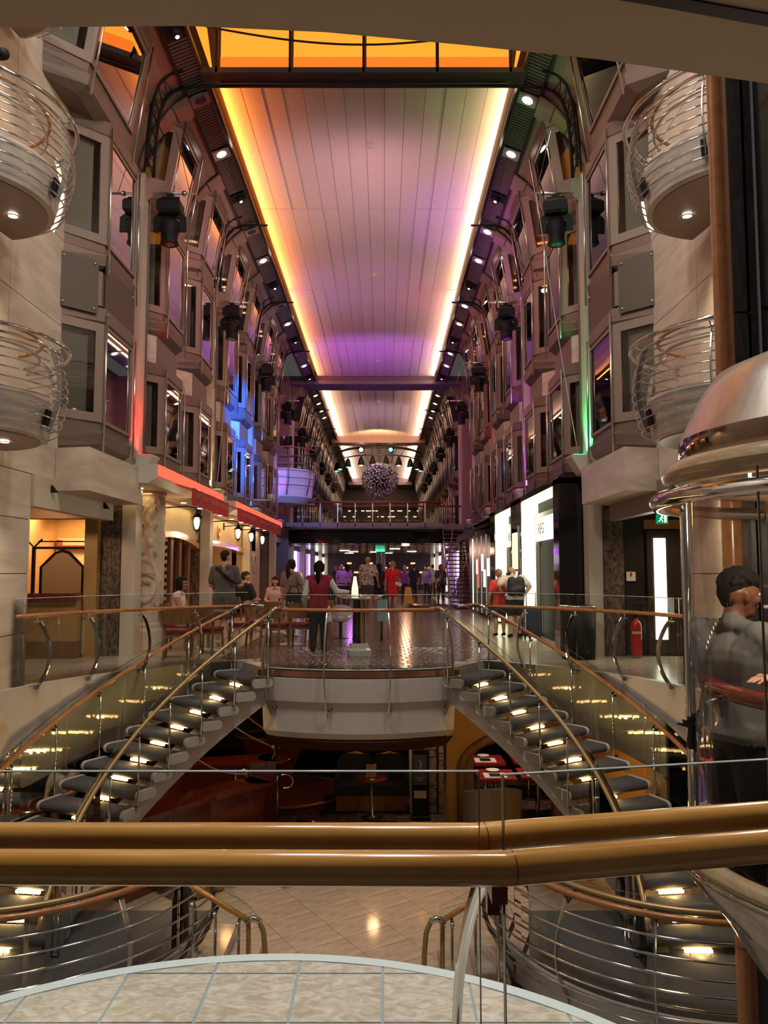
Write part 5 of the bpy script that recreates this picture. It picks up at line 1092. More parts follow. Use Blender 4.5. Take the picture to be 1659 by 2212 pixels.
# side entrance on the right
se = obj('wall_right_entrance', MB().box(U(1, 4.55), U(1, 9), 13.4, 13.6, 0, 2.75).box(U(1, 8.9), U(1, 9.1), 10.1, 13.4, 0, 2.75), mat('dark_brown_door', (.022, .015, .010), .35), kind='structure', label='dark wall and doors of the right side entrance', cat='wall')
obj('copper_band', MB().box(U(1, 4.9), U(1, 8), 13.34, 13.4, 2.18, 2.34), mat('copper_wood', (.42, .18, .05), .4), se); obj('door_leaf', MB().box(U(1, 4.93), U(1, 6.4), 13.33, 13.4, .02, 2.15), mat('dark_door', (.03, .022, .016), .3), se)
for u0, z0 in ((5.05, .28), (5.62, .28)): obj('lit_strip', MB().box(U(1, u0), U(1, u0 + .20), 13.30, 13.34, z0, 2.02), glow('door_strip', (1, .93, .70), 2.4), se)
lamp('entrance_lamp', 'SPOT', (U(1, 5.3), 12.2, 2.6), 45, (1, .72, .4), (U(1, 5.2), 12.6, 0), .1, spot=120)
lamp('entrance_strip_lamp', 'AREA', (U(1, 5.2), 13.2, 1.2), 14, (1, .92, .7), (U(1, 5.2), 10, .4), .3, 1.6)
ex = thing('exit_sign', 'green exit sign with a white running figure over the right side entrance', 'sign', (U(1, 4.9), 12.5, 2.3)); obj('sign_box', MB().box(U(1, 4.82), U(1, 5.0), 12.48, 12.53, 2.22, 2.38), glow('exit_green', (.0, .22, .09), 1), ex)
rn = MB(); ox, oz = U(1, 4.88), 2.30
rn.sphere((ox + .02, 12.472, oz + .045), .014, 8, 6).tube([(ox + .018, 12.472, oz + .03), (ox, 12.472, oz - .01)], .011, 5).tube([(ox, 12.472, oz - .01), (ox + .03, 12.472, oz - .03), (ox + .025, 12.472, oz - .06)], .007, 5).tube([(ox, 12.472, oz - .01), (ox - .02, 12.472, oz - .035), (ox - .045, 12.472, oz - .045)], .007, 5).tube([(ox - .02, 12.472, oz + .0), (ox + .012, 12.472, oz + .022), (ox + .045, 12.472, oz + .01)], .006, 5).box(ox + .055, ox + .095, 12.47, 12.474, oz - .06, oz + .055)
obj('running_figure', rn, glow('exit_white', (.9, 1, .9), 1.2), ex); obj('hanger', MB().box(U(1, 4.9), U(1, 4.92), 12.5, 12.51, 2.38, 2.75), M_steel, ex)
fe = thing('fire_extinguisher', 'red fire extinguisher standing by the brown stone column on the right', 'extinguisher', (U(1, 4.62), 13.1, .02)); X0 = (U(1, 4.64), 13.1)
obj('cylinder', MB().lathe([(.001, .02), (.085, .03), (.09, .08), (.09, .52), (.07, .60), (.03, .63), (.03, .66)], X0, 20), mat('extinguisher_red', (.5, .015, .012), .3, coat=.4), fe); obj('label_band', MB().lathe([(.091, .40), (.091, .44)], X0, 16, 200, 320), M_cream, fe)
obj('valve', MB().box(X0[0] - .02, X0[0] + .02, 13.07, 13.13, .66, .72).bar([(X0[0], 13.1, .72), (X0[0] + .1, 13.05, .76)], .02, .015), M_black, fe); obj('hose', MB().tube([(X0[0] + .03, 13.08, .68), (X0[0] + .12, 13.04, .6), (X0[0] + .11, 13.02, .35), (X0[0] + .095, 13.03, .2)], .012, 6), M_black, fe)
fs_ = thing('safety_sign', 'small white sign with a red extinguisher mark on the dark wall at right', 'sign', (U(1, 4.66), 13.39, 1.3)); obj('plate', MB().box(U(1, 4.58), U(1, 4.74), 13.37, 13.39, 1.28, 1.44), mat('sign_white', (.75, .72, .66), .5), fs_); obj('red_mark', MB().box(U(1, 4.645), U(1, 4.675), 13.362, 13.37, 1.36, 1.42).box(U(1, 4.655), U(1, 4.665), 13.362, 13.37, 1.42, 1.43), mat('sign_red', (.5, .02, .02), .5), fs_)
bn = thing('bin', 'low black bin with a steel rim standing behind the right landing rail', 'bin', (U(1, 3.75), 12.9, 0)); obj('body', MB().lathe([(.001, .005), (.27, .005), (.30, .85), (.001, .85)], (U(1, 3.62), 12.95), 20), M_black, bn); obj('rim', MB().lathe([(.30, .85), (.31, .87), (.28, .885), (.2, .86)], (U(1, 3.62), 12.95), 24), M_steel, bn)
# ================================================================ FAR LOWER PLAZA beyond the bridge
fc = thing('round_column', 'round brown column standing in the far plaza under a green exit sign', 'column', (XC + .2, 44, 0)); obj('shaft', MB().lathe([(.26, 0), (.26, 2.7)], (XC + .2, 44), 20), M_brownstone, fc); obj('base', MB().lathe([(.34, 0), (.34, .15), (.27, .2)], (XC + .2, 44), 20), M_bronze, fc)
ex2 = thing('exit_sign', 'far green exit sign above the round brown column', 'sign', (XC + .15, 43.5, 2.65)); obj('sign_box', MB().box(XC - .1, XC + .42, 43.4, 43.45, 2.55, 2.72), glow('exit_green_far', (.05, 1, .4), 1.5), ex2)
pc = obj('ceiling_plaza', MB().box(U(-1, 4.3), U(1, 4.3), 38, 60, 2.75, 2.95), mat('plaza_ceiling', (.06, .05, .05), .2, metal=.5), kind='structure', label='dark mirrored ceiling over the far plaza', cat='ceiling')
rr = random.Random(11)
for s in (-1, 1):
    sw = obj(f'wall_plaza_{SIDE[s]}', MB().box(U(s, 4.3), U(s, 4.5), 36.2, 79, 0, 2.9), M_bronze, kind='structure', label=f'dark {SIDE[s]} shop fronts of the far plaza', cat='wall')
    for i, y in enumerate(np.arange(37, 62, 1.55)):
        obj('lit_pane', MB().box(U(s, 4.24), U(s, 4.3), y, y + (.35 if i % 2 else .8), .2 if i % 2 else 1.1, 2.5), glow('cool_shop_glow', (1, .9, .8), 2.2) if i % 3 else glow('violet_shop_glow', (.5, .2, 1), 1.2), sw)
for i in range(16):
    x = XC + rr.uniform(-2.6, 2.6); y = rr.uniform(44, 58)
    if i < 8: obj('ceiling_lamp', MB().box(x - .3, x + .3, y, y + .12, 2.72, 2.75), glow('plaza_lamp', (1, .85, .8), 5), pc)
bkw = obj('wall_plaza_back', MB().box(U(-1, 4.3), U(1, 4.3), 60, 60.2, 0, 2.9), mat('plaza_back_wall', (.05, .02, .025), .4), kind='structure', label='dark red back wall of the far plaza', cat='wall')
for i in range(14): x = XC - 3.6 + i * .55; obj('lit_bottle_row', MB().box(x, x + .35, 59.9, 60, 1.3 + .35 * (i % 3), 1.42 + .35 * (i % 3)), glow('amber_rows', (1, .5, .2), 1.6), bkw)
lamp('plaza_purple', 'POINT', (XC - 1.2, 37.5, 2.4), 40, (.6, .15, 1), size=.2); lamp('plaza_warm', 'POINT', (XC + 1.5, 40, 2.5), 60, (1, .5, .3), size=.2)
lamp('floor_spot_pink', 'SPOT', (XC + 2.4, 20, 9.5), 160, (1, .2, .7), (XC + .9, 14.6, 0), .08, spot=9); lamp('floor_spot_green', 'SPOT', (XC + 3.0, 18, 9.5), 90, (.5, 1, .2), (XC + 1.5, 12.9, 0), .08, spot=8)
# ================================================================ BAR BELOW THE PROMENADE
lamp('lower_bar_lamp_a', 'SPOT', (-2.6, 13.2, -.6), 16, (1, .45, .18), (-2.6, 12.6, -2.9), .1, spot=120)
lamp('lower_bar_lamp_b', 'SPOT', (-.2, 15.0, -.6), 22, (1, .55, .28), (-.2, 14.4, -2.9), .1, spot=120)
lamp('lower_bar_lamp_c', 'SPOT', (1.3, 13.4, -.6), 26, (1, .6, .3), (1.0, 14.2, -2.2), .1, spot=110)
lamp('lower_bar_lamp_d', 'SPOT', (3.8, 11.4, -.4), 120, (1, .62, .25), (5.2, 11.6, -2.2), .1, spot=130)
lamp('lower_bar_lamp_e', 'SPOT', (-5.6, 12.4, -.6), 30, (1, .7, .45), (-5.6, 12.4, -2.2), .1, spot=120)
lamp('marble_lamp_a', 'SPOT', (-2.0, 9.6, -.5), 70, (1, .55, .22), (-1.4, 9.8, -2.9), .1, spot=100)
lamp('marble_lamp_b', 'SPOT', (1.0, 10.8, -.5), 70, (1, .5, .2), (.6, 9.9, -2.9), .06, spot=70)
lamp('marble_lamp_white', 'SPOT', (-.6, 9.4, 8.8), 260, (.9, 1, 1), (-.75, 9.15, -2.9), .02, spot=3.2, blend=.5)
def bar_counter(lab, path, zt, w_=.50, name='counter'):
    t = thing(name, lab, 'counter', (path[0][0], path[0][1], -2.9))
    P = [(x, y, zt) for x, y in path]
    obj('top', MB().bar(P, w_, .06).lathe([(.001, zt + .03), (w_ / 2, zt + .03), (w_ / 2 + .01, zt), (w_ / 2, zt - .03), (.001, zt - .03)], path[-1], 20), M_redwood, t)
    obj('front', MB().bar([(x, y, (zt - 2.9) / 2 - .02) for x, y in path], w_ * .5, zt + 2.9 - .07), M_redwood, t)
    for x, y in path[1:-1:2]: obj('rib', MB().box(x + w_ * .2, x + w_ * .3, y - .03, y + .03, -2.88, zt - .05), M_chair, t)
    return t
bar_counter('curved dark red bar counter with a rounded end below the left stair', [(-3.5, 10.5), (-3.1, 11.1), (-2.65, 11.7), (-2.2, 12.2), (-1.95, 12.45)], -1.86)
bar_counter('dark red bar counter behind the ropes below the left stair', [(-4.2, 13.2), (-3.4, 13.3), (-2.6, 13.45), (-1.9, 13.65)], -1.80, .6)
bar_counter('low red wooden ledge in front of the dark oval dais', [(-1.75, 11.65), (-1.45, 11.95), (-1.2, 12.3)], -2.45, .35, 'ledge')
da = thing('dais', 'dark oval wooden dais on the bar carpet', 'platform', (-2.0, 15.2, -2.9)); obj('board', MB().loft([[(-2.0 + r * 1.25 * math.cos(R(a)), 15.2 + r * 1.1 * math.sin(R(a)), z) for a in range(0, 360, 15)] for r, z in ((1, -2.9), (1, -2.78), (.97, -2.76))], True, True), M_redwood, da); obj('rim', MB().tube([(-2.0 + 1.27 * math.cos(R(a)), 15.2 + 1.12 * math.sin(R(a)), -2.77) for a in range(0, 360, 15)], .03, 6, True), M_chair, da)
hu = thing('bar_hull', 'dark red rounded wooden prow rising behind the ropes', 'bar', (-2.1, 14.75, -2.9)); obj('body', MB().loft([[(-2.1 + a * math.cos(R(t)), 14.75 + b * math.sin(R(t)), z) for t in range(0, 360, 20)] for a, b, z in ((.3, .25, -2.9), (.42, .3, -2.2), (.62, .4, -1.75), (.66, .42, -1.62))], True, True), M_redwood, hu); obj('top_ring', MB().tube([(-2.1 + .66 * math.cos(R(t)), 14.75 + .42 * math.sin(R(t)), -1.62) for t in range(0, 360, 15)], .035, 6, True), M_chair, hu)
M_rope = mat('pale_rope', (.40, .31, .22), .8)
for i, (a, b, l_) in enumerate((((-3.05, 12.9, -.62), (-1.86, 13.2, -1.50), 'long pale rope running from under the left stair down to the prow'), ((-2.7, 13.3, -.62), (-1.8, 13.6, -1.42), 'second pale rope above the prow, steeper and farther back'), ((-3.5, 12.6, -1.02), (-3.1, 12.6, -1.55), 'short pale rope with a knot beside the left stair'), ((-2.45, 13.8, -.62), (-1.5, 14.0, -1.30), 'farthest pale rope crossing beside the hull of the bow'), ((-3.2, 12.8, -1.5), (-2.2, 12.55, -1.78), 'pale rope sloping to the rounded counter end'))):
    o = thing('rope', l_, 'rope', a); A, B = Vector(a), Vector(b)
    obj('line', MB().tube([A.lerp(B, k / 10) + Vector((0, 0, -.10 * math.sin(math.pi * k / 10))) for k in range(11)], .013, 6), M_rope, o); obj('knot', MB().sphere(B, .035, 8, 6).tube([B, B + Vector((.03, 0, -.1)), B + Vector((-.02, 0, -.2))], .012, 5), M_rope, o)
for x, y, l_ in ((-1.72, 12.7, 'chrome loop rail standing right of the rounded counter end'), (-2.45, 13.0, 'chrome loop rail standing left behind the rounded counter end')):
    o = thing('loop_rail', l_, 'rail', (x, y, -2.9)); obj('post', MB().tube([(x, y, -2.9), (x, y, -1.80)], .018, 8), M_chrome, o)
    obj('loop', MB().tube([(x, y, -1.85)] + [(x + .14 + .11 * math.cos(R(a)), y, -1.93 + .11 * math.sin(R(a))) for a in range(100, -100, -20)] + [(x, y, -2.05)], .018, 8), M_chrome, o)
M_leather = mat('black_leather', (.018, .016, .016), .35)
def armchair(x, y, rz, lab):
    t = thing('armchair', lab, 'armchair', (0, 0, 0), group='dark leather armchairs in the bar')
    obj('seat', MB().loft([[(a, b, z) for a, b in ((-.27, -.27), (.27, -.27), (.27, .25), (-.27, .25))] for z in (.28, .42, .45)], True, True), M_leather, t)
    obj('base', MB().box(-.32, .32, -.30, .30, .02, .28), M_chair, t)
    obj('backrest', MB().loft([[(a * k, .26 + b, z) for a, b in ((-.34, 0), (.34, 0), (.30, .10), (-.30, .10))] for k, z in ((1, .02), (1, .72), (.9, .85), (.6, .90))], True, True), M_leather, t)
    obj('back_rim', MB().tube([(-.32, .30, .72), (-.22, .32, .86), (0, .33, .91), (.22, .32, .86), (.32, .30, .72)], .03, 6), M_chair, t)
    for sx_ in (-1, 1): obj('armrest', MB().box(sx_ * .27, sx_ * .36, -.28, .30, .25, .62), M_leather, t)
    t.location = (x, y, -2.9); t.rotation_euler = (0, 0, rz); return t
A1 = armchair(-.55, 14.6, 0, 'dark leather armchair left of the small round bar table')
dup(A1, (.10, 14.6, -2.9), 0, 'dark leather armchair right of the small round bar table')
dup(A1, (-.45, 16.0, -2.9), .1, 'dark leather armchair in the second row, on the left'); dup(A1, (.35, 16.0, -2.9), -.1, 'dark leather armchair in the second row, on the right')
dup(A1, (-2.62, 10.85, -2.9), 2.4, 'dark leather chair drawn up to the curved bar counter')
bt = thing('round_table', 'small round bar table with a menu card between the armchairs', 'table', (-.22, 14.0, -2.9)); obj('top', MB().lathe([(.001, -2.2), (.28, -2.2), (.29, -2.22), (.28, -2.24), (.001, -2.24)], (-.22, 14.0), 24), M_redwood, bt); obj('stem', MB().lathe([(.03, -2.24), (.03, -2.86), (.2, -2.89), (.001, -2.895)], (-.22, 14.0), 14), M_dsteel, bt)
mc = thing('menu_card', 'folded menu card standing on the small round bar table', 'card', (-.24, 14.0, -2.2)); obj('leaf', MB().box(-.32, -.20, 13.98, 13.985, -2.2, -1.98), mat('tan_card', (.3, .18, .1), .6), mc); obj('leaf', MB().loft([[(-.20, 13.985, z), (-.14, 14.06, z), (-.142, 14.065, z), (-.202, 13.99, z)] for z in (-2.2, -1.98)], True, True), MATS['tan_card'], mc)
# stone clad pier, sconce, poster stand, amber arch to the restaurant
sp_ = obj('wall_stone_pier', MB().box(.52, .96, 14.22, 14.6, -2.9, -.5).box(.98, 1.09, 14.25, 14.6, -2.9, -.5), mat('stone_bed', (.08, .06, .05), .8), kind='structure', label='rough stone clad pier beside the amber arch of the bar', cat='pier')
M_stone = mat('rough_stone', (.22, .17, .13), .8, col2=(.36, .29, .23), nscale=6); st0 = None; n = 0; rs = random.Random(4)
for z in np.arange(-2.88, -.62, .062):
    for x0, x1 in ((.53, .95), (.985, 1.085)):
        x = x0
        while x < x1 - .03:
            w_ = min(rs.uniform(.08, .16), x1 - x)
            if st0 is None: st0 = obj('stone', MB().box(0, 1, -1, 0, 0, .056), M_stone, sp_); q = st0
            else: q = st0.copy(); COL.objects.link(q)
            q.location = (x, 14.23, z); q.scale = (w_ - .006, rs.uniform(.02, .05), 1); x += w_; n += 1
obj('pale_edge', MB().box(.46, .51, 14.2, 14.5, -2.9, -.5), M_cream, sp_)
for x, y, l_ in ((.68, 14.16, 'bronze wall sconce on the stone clad pier'), (4.6, 12.85, 'bronze wall sconce on the far stone wall right of the arch')):
    o = thing('sconce', l_, 'lamp', (x, y, -1.6)); obj('cylinder', MB().lathe([(.05, -1.85), (.05, -1.12), (.06, -1.05)], (x, y), 14), M_dsteel, o); obj('cap', MB().lathe([(.07, -1.05), (.07, -1.0), (.001, -.98)], (x, y), 14), M_black, o); obj('glow_ring', MB().lathe([(.052, -1.2), (.052, -1.1)], (x, y), 14), glow('sconce_glow', (1, .4, .15), 2.5), o)
po = thing('poster_stand', 'black poster stand with a blue notice in front of the stone clad pier', 'sign', (.62, 13.95, -2.9)); obj('panel', MB().box(.50, .80, 13.93, 13.97, -2.85, -1.72), M_black, po); obj('poster', MB().box(.52, .76, 13.92, 13.93, -2.32, -1.80), mat('blue_poster', (.06, .07, .13), .4), po); obj('white_figure', MB().tube([(.62, 13.915, -1.9), (.66, 13.915, -1.95), (.64, 13.915, -2.02), (.67, 13.915, -2.1)], .012, 5).box(.57, .71, 13.915, 13.92, -2.2, -2.19).box(.59, .69, 13.915, 13.92, -2.24, -2.23), mat('poster_white', (.5, .5, .55), .5), po); obj('foot', MB().box(.48, .82, 13.8, 14.05, -2.9, -2.85), M_black, po); obj('paper', MB().box(.53, .75, 13.92, 13.93, -2.55, -2.42), M_cream, po)
aw = []
for i in range(19):
    a = math.pi * i / 18; aw.append((2.13 - .86 * math.cos(a), -1.80 + .55 * math.sin(a)))
arch = obj('wall_amber_arch', MB().loft([[(x, y, z) for x, z in aw] + [(x, y, z) for x, z in ((2.99, -2.9), (4.4, -2.9), (4.4, -.5), (1.03, -.5), (1.03, -2.9), (1.27, -2.9))] for y in (12.92, 13.2)], True, True), mat('amber_paint', (.42, .21, .05), .5), kind='structure', label='amber wall with an arched doorway to the restaurant', cat='wall')
obj('arch_trim', MB().tube([(1.27, 12.89, -2.9)] + [(x, 12.89, z) for x, z in aw] + [(2.99, 12.89, -2.9)], .075, 6), M_chair, arch)
obj('door_leaf', MB().box(1.32, 1.36, 13.1, 13.8, -2.9, -1.3), M_chair, arch); obj('door_leaf', MB().box(2.92, 2.98, 13.1, 13.8, -2.9, -1.3), M_chair, arch)
obj('wall_panel', MB().box(1.36, 1.55, 13.6, 13.65, -2.8, -1.2), mat('brown_screen', (.2, .14, .1), .5), arch)
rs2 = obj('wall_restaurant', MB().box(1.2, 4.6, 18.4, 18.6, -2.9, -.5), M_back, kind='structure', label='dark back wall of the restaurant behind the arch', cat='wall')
lamp('restaurant_lamp', 'SPOT', (2.4, 14.4, -.55), 80, (1, .75, .55), (2.3, 14.3, -2.2), .08, spot=110)
for i, (x, y) in enumerate(((1.98, 14.0), (2.75, 14.1), (1.95, 15.1), (2.8, 15.2))):
    l_ = ('near left', 'near right', 'far left', 'far right')[i]
    o = thing('dining_table', f'red clothed restaurant table behind the arch, {l_} one', 'table', (x, y, -2.9)); obj('top', MB().box(x - .34, x + .34, y - .34, y + .34, -2.2, -2.15), M_red, o); obj('pedestal', MB().lathe([(.04, -2.2), (.04, -2.85), (.2, -2.89)], (x, y), 12), M_dsteel, o)
    o = thing('place_mat', f'white place mat with a black napkin on the {l_} restaurant table', 'mat', (x, y, -2.15)); obj('mat_sheet', MB().box(x - .22, x + .18, y - .26, y + .06, -2.15, -2.142), mat('mat_white', (.75, .7, .65), .5), o); obj('napkin', MB().box(x - .12, x + .08, y - .2, y + .0, -2.142, -2.135), M_black, o)
    o = thing('plate', f'white plate on the {l_} restaurant table', 'plate', (x + .1, y + .18, -2.15)); obj('rim', MB().lathe([(.001, -2.145), (.07, -2.143), (.12, -2.125), (.12, -2.12), (.07, -2.137), (.001, -2.139)], (x - .02, y + .2), 18), MATS['mat_white'], o)
tc = thing('tub_chair', 'large brown curved tub chair with metal bands in front of the arch', 'chair', (1.62, 11.9, -2.9)); TC = (1.62, 11.9)
obj('back_shell', MB().loft([[(TC[0] + r * math.cos(R(a)), TC[1] + r * math.sin(R(a)), z) for r, z in ((.42, -2.6), (.46, -1.9 + .18 * math.sin(R((a - 180) * .9 + 5))), (.42, -1.88 + .18 * math.sin(R((a - 180) * .9 + 5))), (.37, -2.6))] for a in range(180, 371, 10)], True, True), mat('olive_leather', (.12, .085, .05), .35), tc)
obj('seat', MB().lathe([(.001, -2.42), (.36, -2.42), (.40, -2.48), (.40, -2.6), (.001, -2.6)], TC, 24), MATS['olive_leather'], tc); obj('base', MB().lathe([(.36, -2.6), (.34, -2.9)], TC, 24), M_black, tc)
for z in (-2.55, -2.75): obj('metal_band', MB().tube([(TC[0] + .425 * math.cos(R(a)), TC[1] + .425 * math.sin(R(a)), z) for a in range(0, 360, 15)], .012, 6, True), M_steel, tc)
fst = obj('wall_far_stone', MB().box(4.4, 5.6, 12.95, 13.1, -2.9, -.5), M_stone, kind='structure', label='rough stone wall right of the amber arch', cat='wall')
dc = thing('cabinet', 'dark wooden cabinet behind the curved stair at right on the lower deck', 'cabinet', (4.4, 11.2, -2.9)); obj('body', MB().box(4.15, 5.15, 11.0, 11.5, -2.9, -1.75), M_redwood, dc); obj('door', MB().box(4.19, 4.63, 10.97, 11.0, -2.8, -1.85), M_chair, dc); obj('door', MB().box(4.67, 5.11, 10.97, 11.0, -2.8, -1.85), M_chair, dc)

lamp('platform_patch_lamp', 'SPOT', (-2.4, 3.2, 6.5), 240, (1.0, .93, .7), (-.98, 2.52, 0), .04, spot=6, blend=.9)
# ================================================================ FURNITURE AND PEOPLE ON THE PROMENADE
def cafe_chair():
    t = thing('cafe_chair', None, 'chair', (0, 0, 0), group='wooden cafe chairs with red seats')
    obj('seat', MB().loft([[(x * k, y * k, z) for x, y in ((-.21, -.20), (.21, -.20), (.20, .20), (-.20, .20))] for k, z in ((.95, .42), (1, .44), (1, .47), (.94, .485))], True, True), M_red, t)
    obj('apron', MB().box(-.19, .19, -.18, .18, .37, .42), M_chair, t)
    for x in (-1, 1):
        obj('leg', MB().bar([(x * .18, -.17, .42), (x * .20, -.20, 0)], .035, .035, (0, 1, 0)), M_chair, t)
        obj('leg', MB().bar([(x * .19, .23, .80), (x * .18, .18, .42), (x * .19, .23, 0)], .035, .035, (0, 1, 0)), M_chair, t)
    obj('backrest', MB().loft([[(x, .215 + .05 * (1 - (x / .22) ** 2) + dy, z) for x in np.linspace(-.23, .23, 7)] + [(x, .24 + .05 * (1 - (x / .22) ** 2) + dy, z) for x in np.linspace(.23, -.23, 7)] for z, dy in ((.58, 0), (.72, .02), (.84, .035), (.86, .04))], True, True), M_chair, t)
    return t
def cafe_table(x, y, lab):
    t = thing('cafe_table', lab, 'table', (x, y, 0), group='dark cafe tables')
    obj('top', MB().lathe([(.001, .74), (.36, .74), (.38, .72), (.36, .70), (.001, .70)], (x, y), 28), M_chair, t)
    obj('stem', MB().lathe([(.035, .70), (.035, .06)], (x, y), 12), M_steel, t); obj('foot', MB().lathe([(.001, .05), (.05, .05), (.23, .02), (.24, .0), (.001, .0)], (x, y), 24), M_cap, t)
    for dx in (-.05, .03): 
        o = thing('condiment_jar', f'{"left" if dx < 0 else "right"} condiment jar on the {lab[5:]}', 'jar', (x + dx, y, .74)); obj('body', MB().lathe([(.001, .741), (.022, .741), (.022, .81), (.015, .82)], (x + dx, y), 10), M_bronze, o); obj('lid', MB().lathe([(.018, .82), (.018, .835), (.001, .838)], (x + dx, y), 10), M_steel, o)
    return t
cafe_table(-3.20, 14.15, 'dark cafe table of the seated person in pink')
cafe_table(-2.45, 18.5, 'dark cafe table near the white cap')
cafe_table(-1.85, 15.35, 'dark cafe table left of the red vest')
CH = cafe_chair(); chs = [(-3.45, 12.95, 3.3, 'wooden cafe chair with red seat, nearest the left landing rail'), (-3.05, 13.45, 2.9, 'wooden cafe chair with red seat at the near side of the seated woman table'), (-3.78, 14.3, 1.5, 'wooden cafe chair with red seat under the seated woman in pink'),
    (-2.75, 14.75, -1.4, 'wooden cafe chair with red seat beside the shorts of the grey shirt man'), (-3.3, 18.25, 2.3, 'wooden cafe chair with red seat under the black shirt man'), (-2.72, 19.5, 0, 'wooden cafe chair with red seat under the woman in pink top'), (-2.1, 19.3, -.2, 'wooden cafe chair with red seat under the man in the white cap'),
    (-2.45, 15.3, 1.5, 'wooden cafe chair with red seat left of the white footed table'), (-1.55, 14.6, 3.1, 'wooden cafe chair with red seat in front of the white footed table'), (-2.05, 14.55, 2.8, 'wooden cafe chair with red seat left of the one before the white footed table'), (-1.35, 15.7, -1.2, 'wooden cafe chair with red seat behind the red vest')]
for i, (x, y, rz, l_) in enumerate(chs):
    if i == 0: CH.location = (x, y, 0); CH.rotation_euler = (0, 0, rz); CH['label'] = l_
    else: dup(CH, (x, y, 0), rz, l_)
pd = thing('pedestal', 'black pedestal stand with a white octagonal foot near the bow', 'stand', (-.43, 13.35, 0)); PD = (-.43, 13.35)
obj('foot', MB().lathe([(.001, .012), (.21, .012), (.21, .10), (.17, .14), (.15, .22), (.001, .22)], PD, 8, smooth=False), M_cap, pd); obj('shaft', MB().lathe([(.115, .22), (.105, .95)], PD, 20), M_bgloss, pd); obj('brass_strip', MB().lathe([(.117, .22), (.107, .95)], PD, 4, -75, -40), M_goldl, pd)
obj('tray', MB().lathe([(.001, .96), (.36, .99), (.40, 1.03), (.405, 1.03), (.37, .98), (.001, .945)], PD, 28), M_glass, pd); obj('tray_rim', MB().tube([(PD[0] + .405 * math.cos(R(a)), PD[1] + .405 * math.sin(R(a)), 1.03) for a in range(0, 360, 12)], .010, 6, True), M_chrome, pd)
o = thing('lit_bottle', 'tall glowing pale green bottle shaped lamp on the pedestal tray', 'lamp', (-.50, 13.35, .97)); obj('body', MB().lathe([(.001, .985), (.06, .985), (.055, 1.16), (.03, 1.30), (.025, 1.36), (.001, 1.36)], (-.50, 13.3), 14), glow('pale_green_lamp', (1, .95, .5), 1.3), o); obj('base_ring', MB().lathe([(.07, .97), (.07, .99), (.05, 1.0)], (-.50, 13.3), 14), M_steel, o)
for i, (dx, dy, rz) in enumerate(((-.24, -.02, .2), (.16, .05, -.3), (.22, -.12, .6))):
    o = thing('leaflet', f'{("left", "middle", "right")[i]} white leaflet lying on the pedestal tray', 'paper', (PD[0] + dx, PD[1] + dy, 1.01)); mb = MB(); c_, s_ = math.cos(rz), math.sin(rz)
    mb.loft([[(PD[0] + dx + a * c_ - b * s_, PD[1] + dy + a * s_ + b * c_, z) for a, b in ((-.10, -.07), (.10, -.07), (.10, .07), (-.10, .07))] for z in (1.025, 1.03)], True, True); obj('sheet', mb, M_cap, o); m2 = MB(); m2.loft([[(PD[0] + dx + a * c_ - b * s_, PD[1] + dy + a * s_ + b * c_, z) for a, b in ((-.08, -.01), (.08, -.01), (.08, .04), (-.08, .04))] for z in (1.03, 1.0315)], True, True); obj('print', m2, mat('print_grey', (.25, .25, .28), .6), o)
o = thing('board_sign', 'small pale blue slanted board standing behind the pedestal', 'sign', (-.12, 16.2, 0)); obj('board', MB().loft([[(-.14, y, z), (.04, y, z), (.07, y + .02, z), (-.12, y + .02, z)] for y, z in ((16.0, .42), (16.02, .86))], True, True), mat('pale_blue_board', (.22, .31, .35), .2), o); obj('prop', MB().tube([(-.05, 16.03, .5), (-.05, 16.1, .0)], .02, 6), M_black, o)
o = thing('round_table', 'round white table with its top tipped up, left of the pedestal', 'table', (-1.0, 16.6, 0)); q = Vector((0, -.62, .78)); mbq = MB(); mbq.tube([Vector((-.93, 16.6, .55)) - q * .012, Vector((-.93, 16.6, .55)) + q * .012], .27, 40); obj('top', mbq, mat('pink_white_top', (.26, .2, .21), .3), o); obj('stem', MB().lathe([(.04, .5), (.04, .03), (.25, .0)], (-.93, 16.65), 14), M_black, o)
o = thing('wet_floor_sign', 'yellow folding wet floor sign by the right stair', 'sign', (.95, 32, 0)); M_yel = mat('sign_yellow', (.65, .36, .02), .5)
obj('front_leaf', MB().loft([[(.78, 31.75, .0), (1.22, 31.75, .0), (1.22, 31.78, .0), (.78, 31.78, .0)], [(.88, 32.0, .8), (1.12, 32.0, .8), (1.12, 32.03, .8), (.88, 32.03, .8)]], True, True), M_yel, o); obj('back_leaf', MB().loft([[(.78, 32.3, .0), (1.22, 32.3, .0), (1.22, 32.33, .0), (.78, 32.33, .0)], [(.88, 32.02, .8), (1.12, 32.02, .8), (1.12, 32.05, .8), (.88, 32.05, .8)]], True, True), M_yel, o)
for i, (x, y) in enumerate(((1.35, 31.2), (1.9, 30.0), (1.7, 33.0))):
    o = thing('stanchion', f'brass rope stanchion, {("left", "near right", "far")[i]} one by the dark stair', 'post', (x, y, 0)); obj('pole', MB().lathe([(.025, .02), (.025, .95), (.04, .98), (.001, 1.0)], (x, y), 10), M_goldl, o); obj('foot', MB().lathe([(.001, .03), (.15, .02), (.16, 0)], (x, y), 14), M_goldl, o)
o = thing('rope', 'red velvet rope sagging across the foot of the dark stair', 'rope', (U(1, 2.9), 30.4, .9)); obj('line', MB().tube([(U(1, 2.55 + .8 * k / 10), 30.55, .95 - .55 * math.sin(math.pi * k / 10)) for k in range(11)], .03, 6), M_red, o)
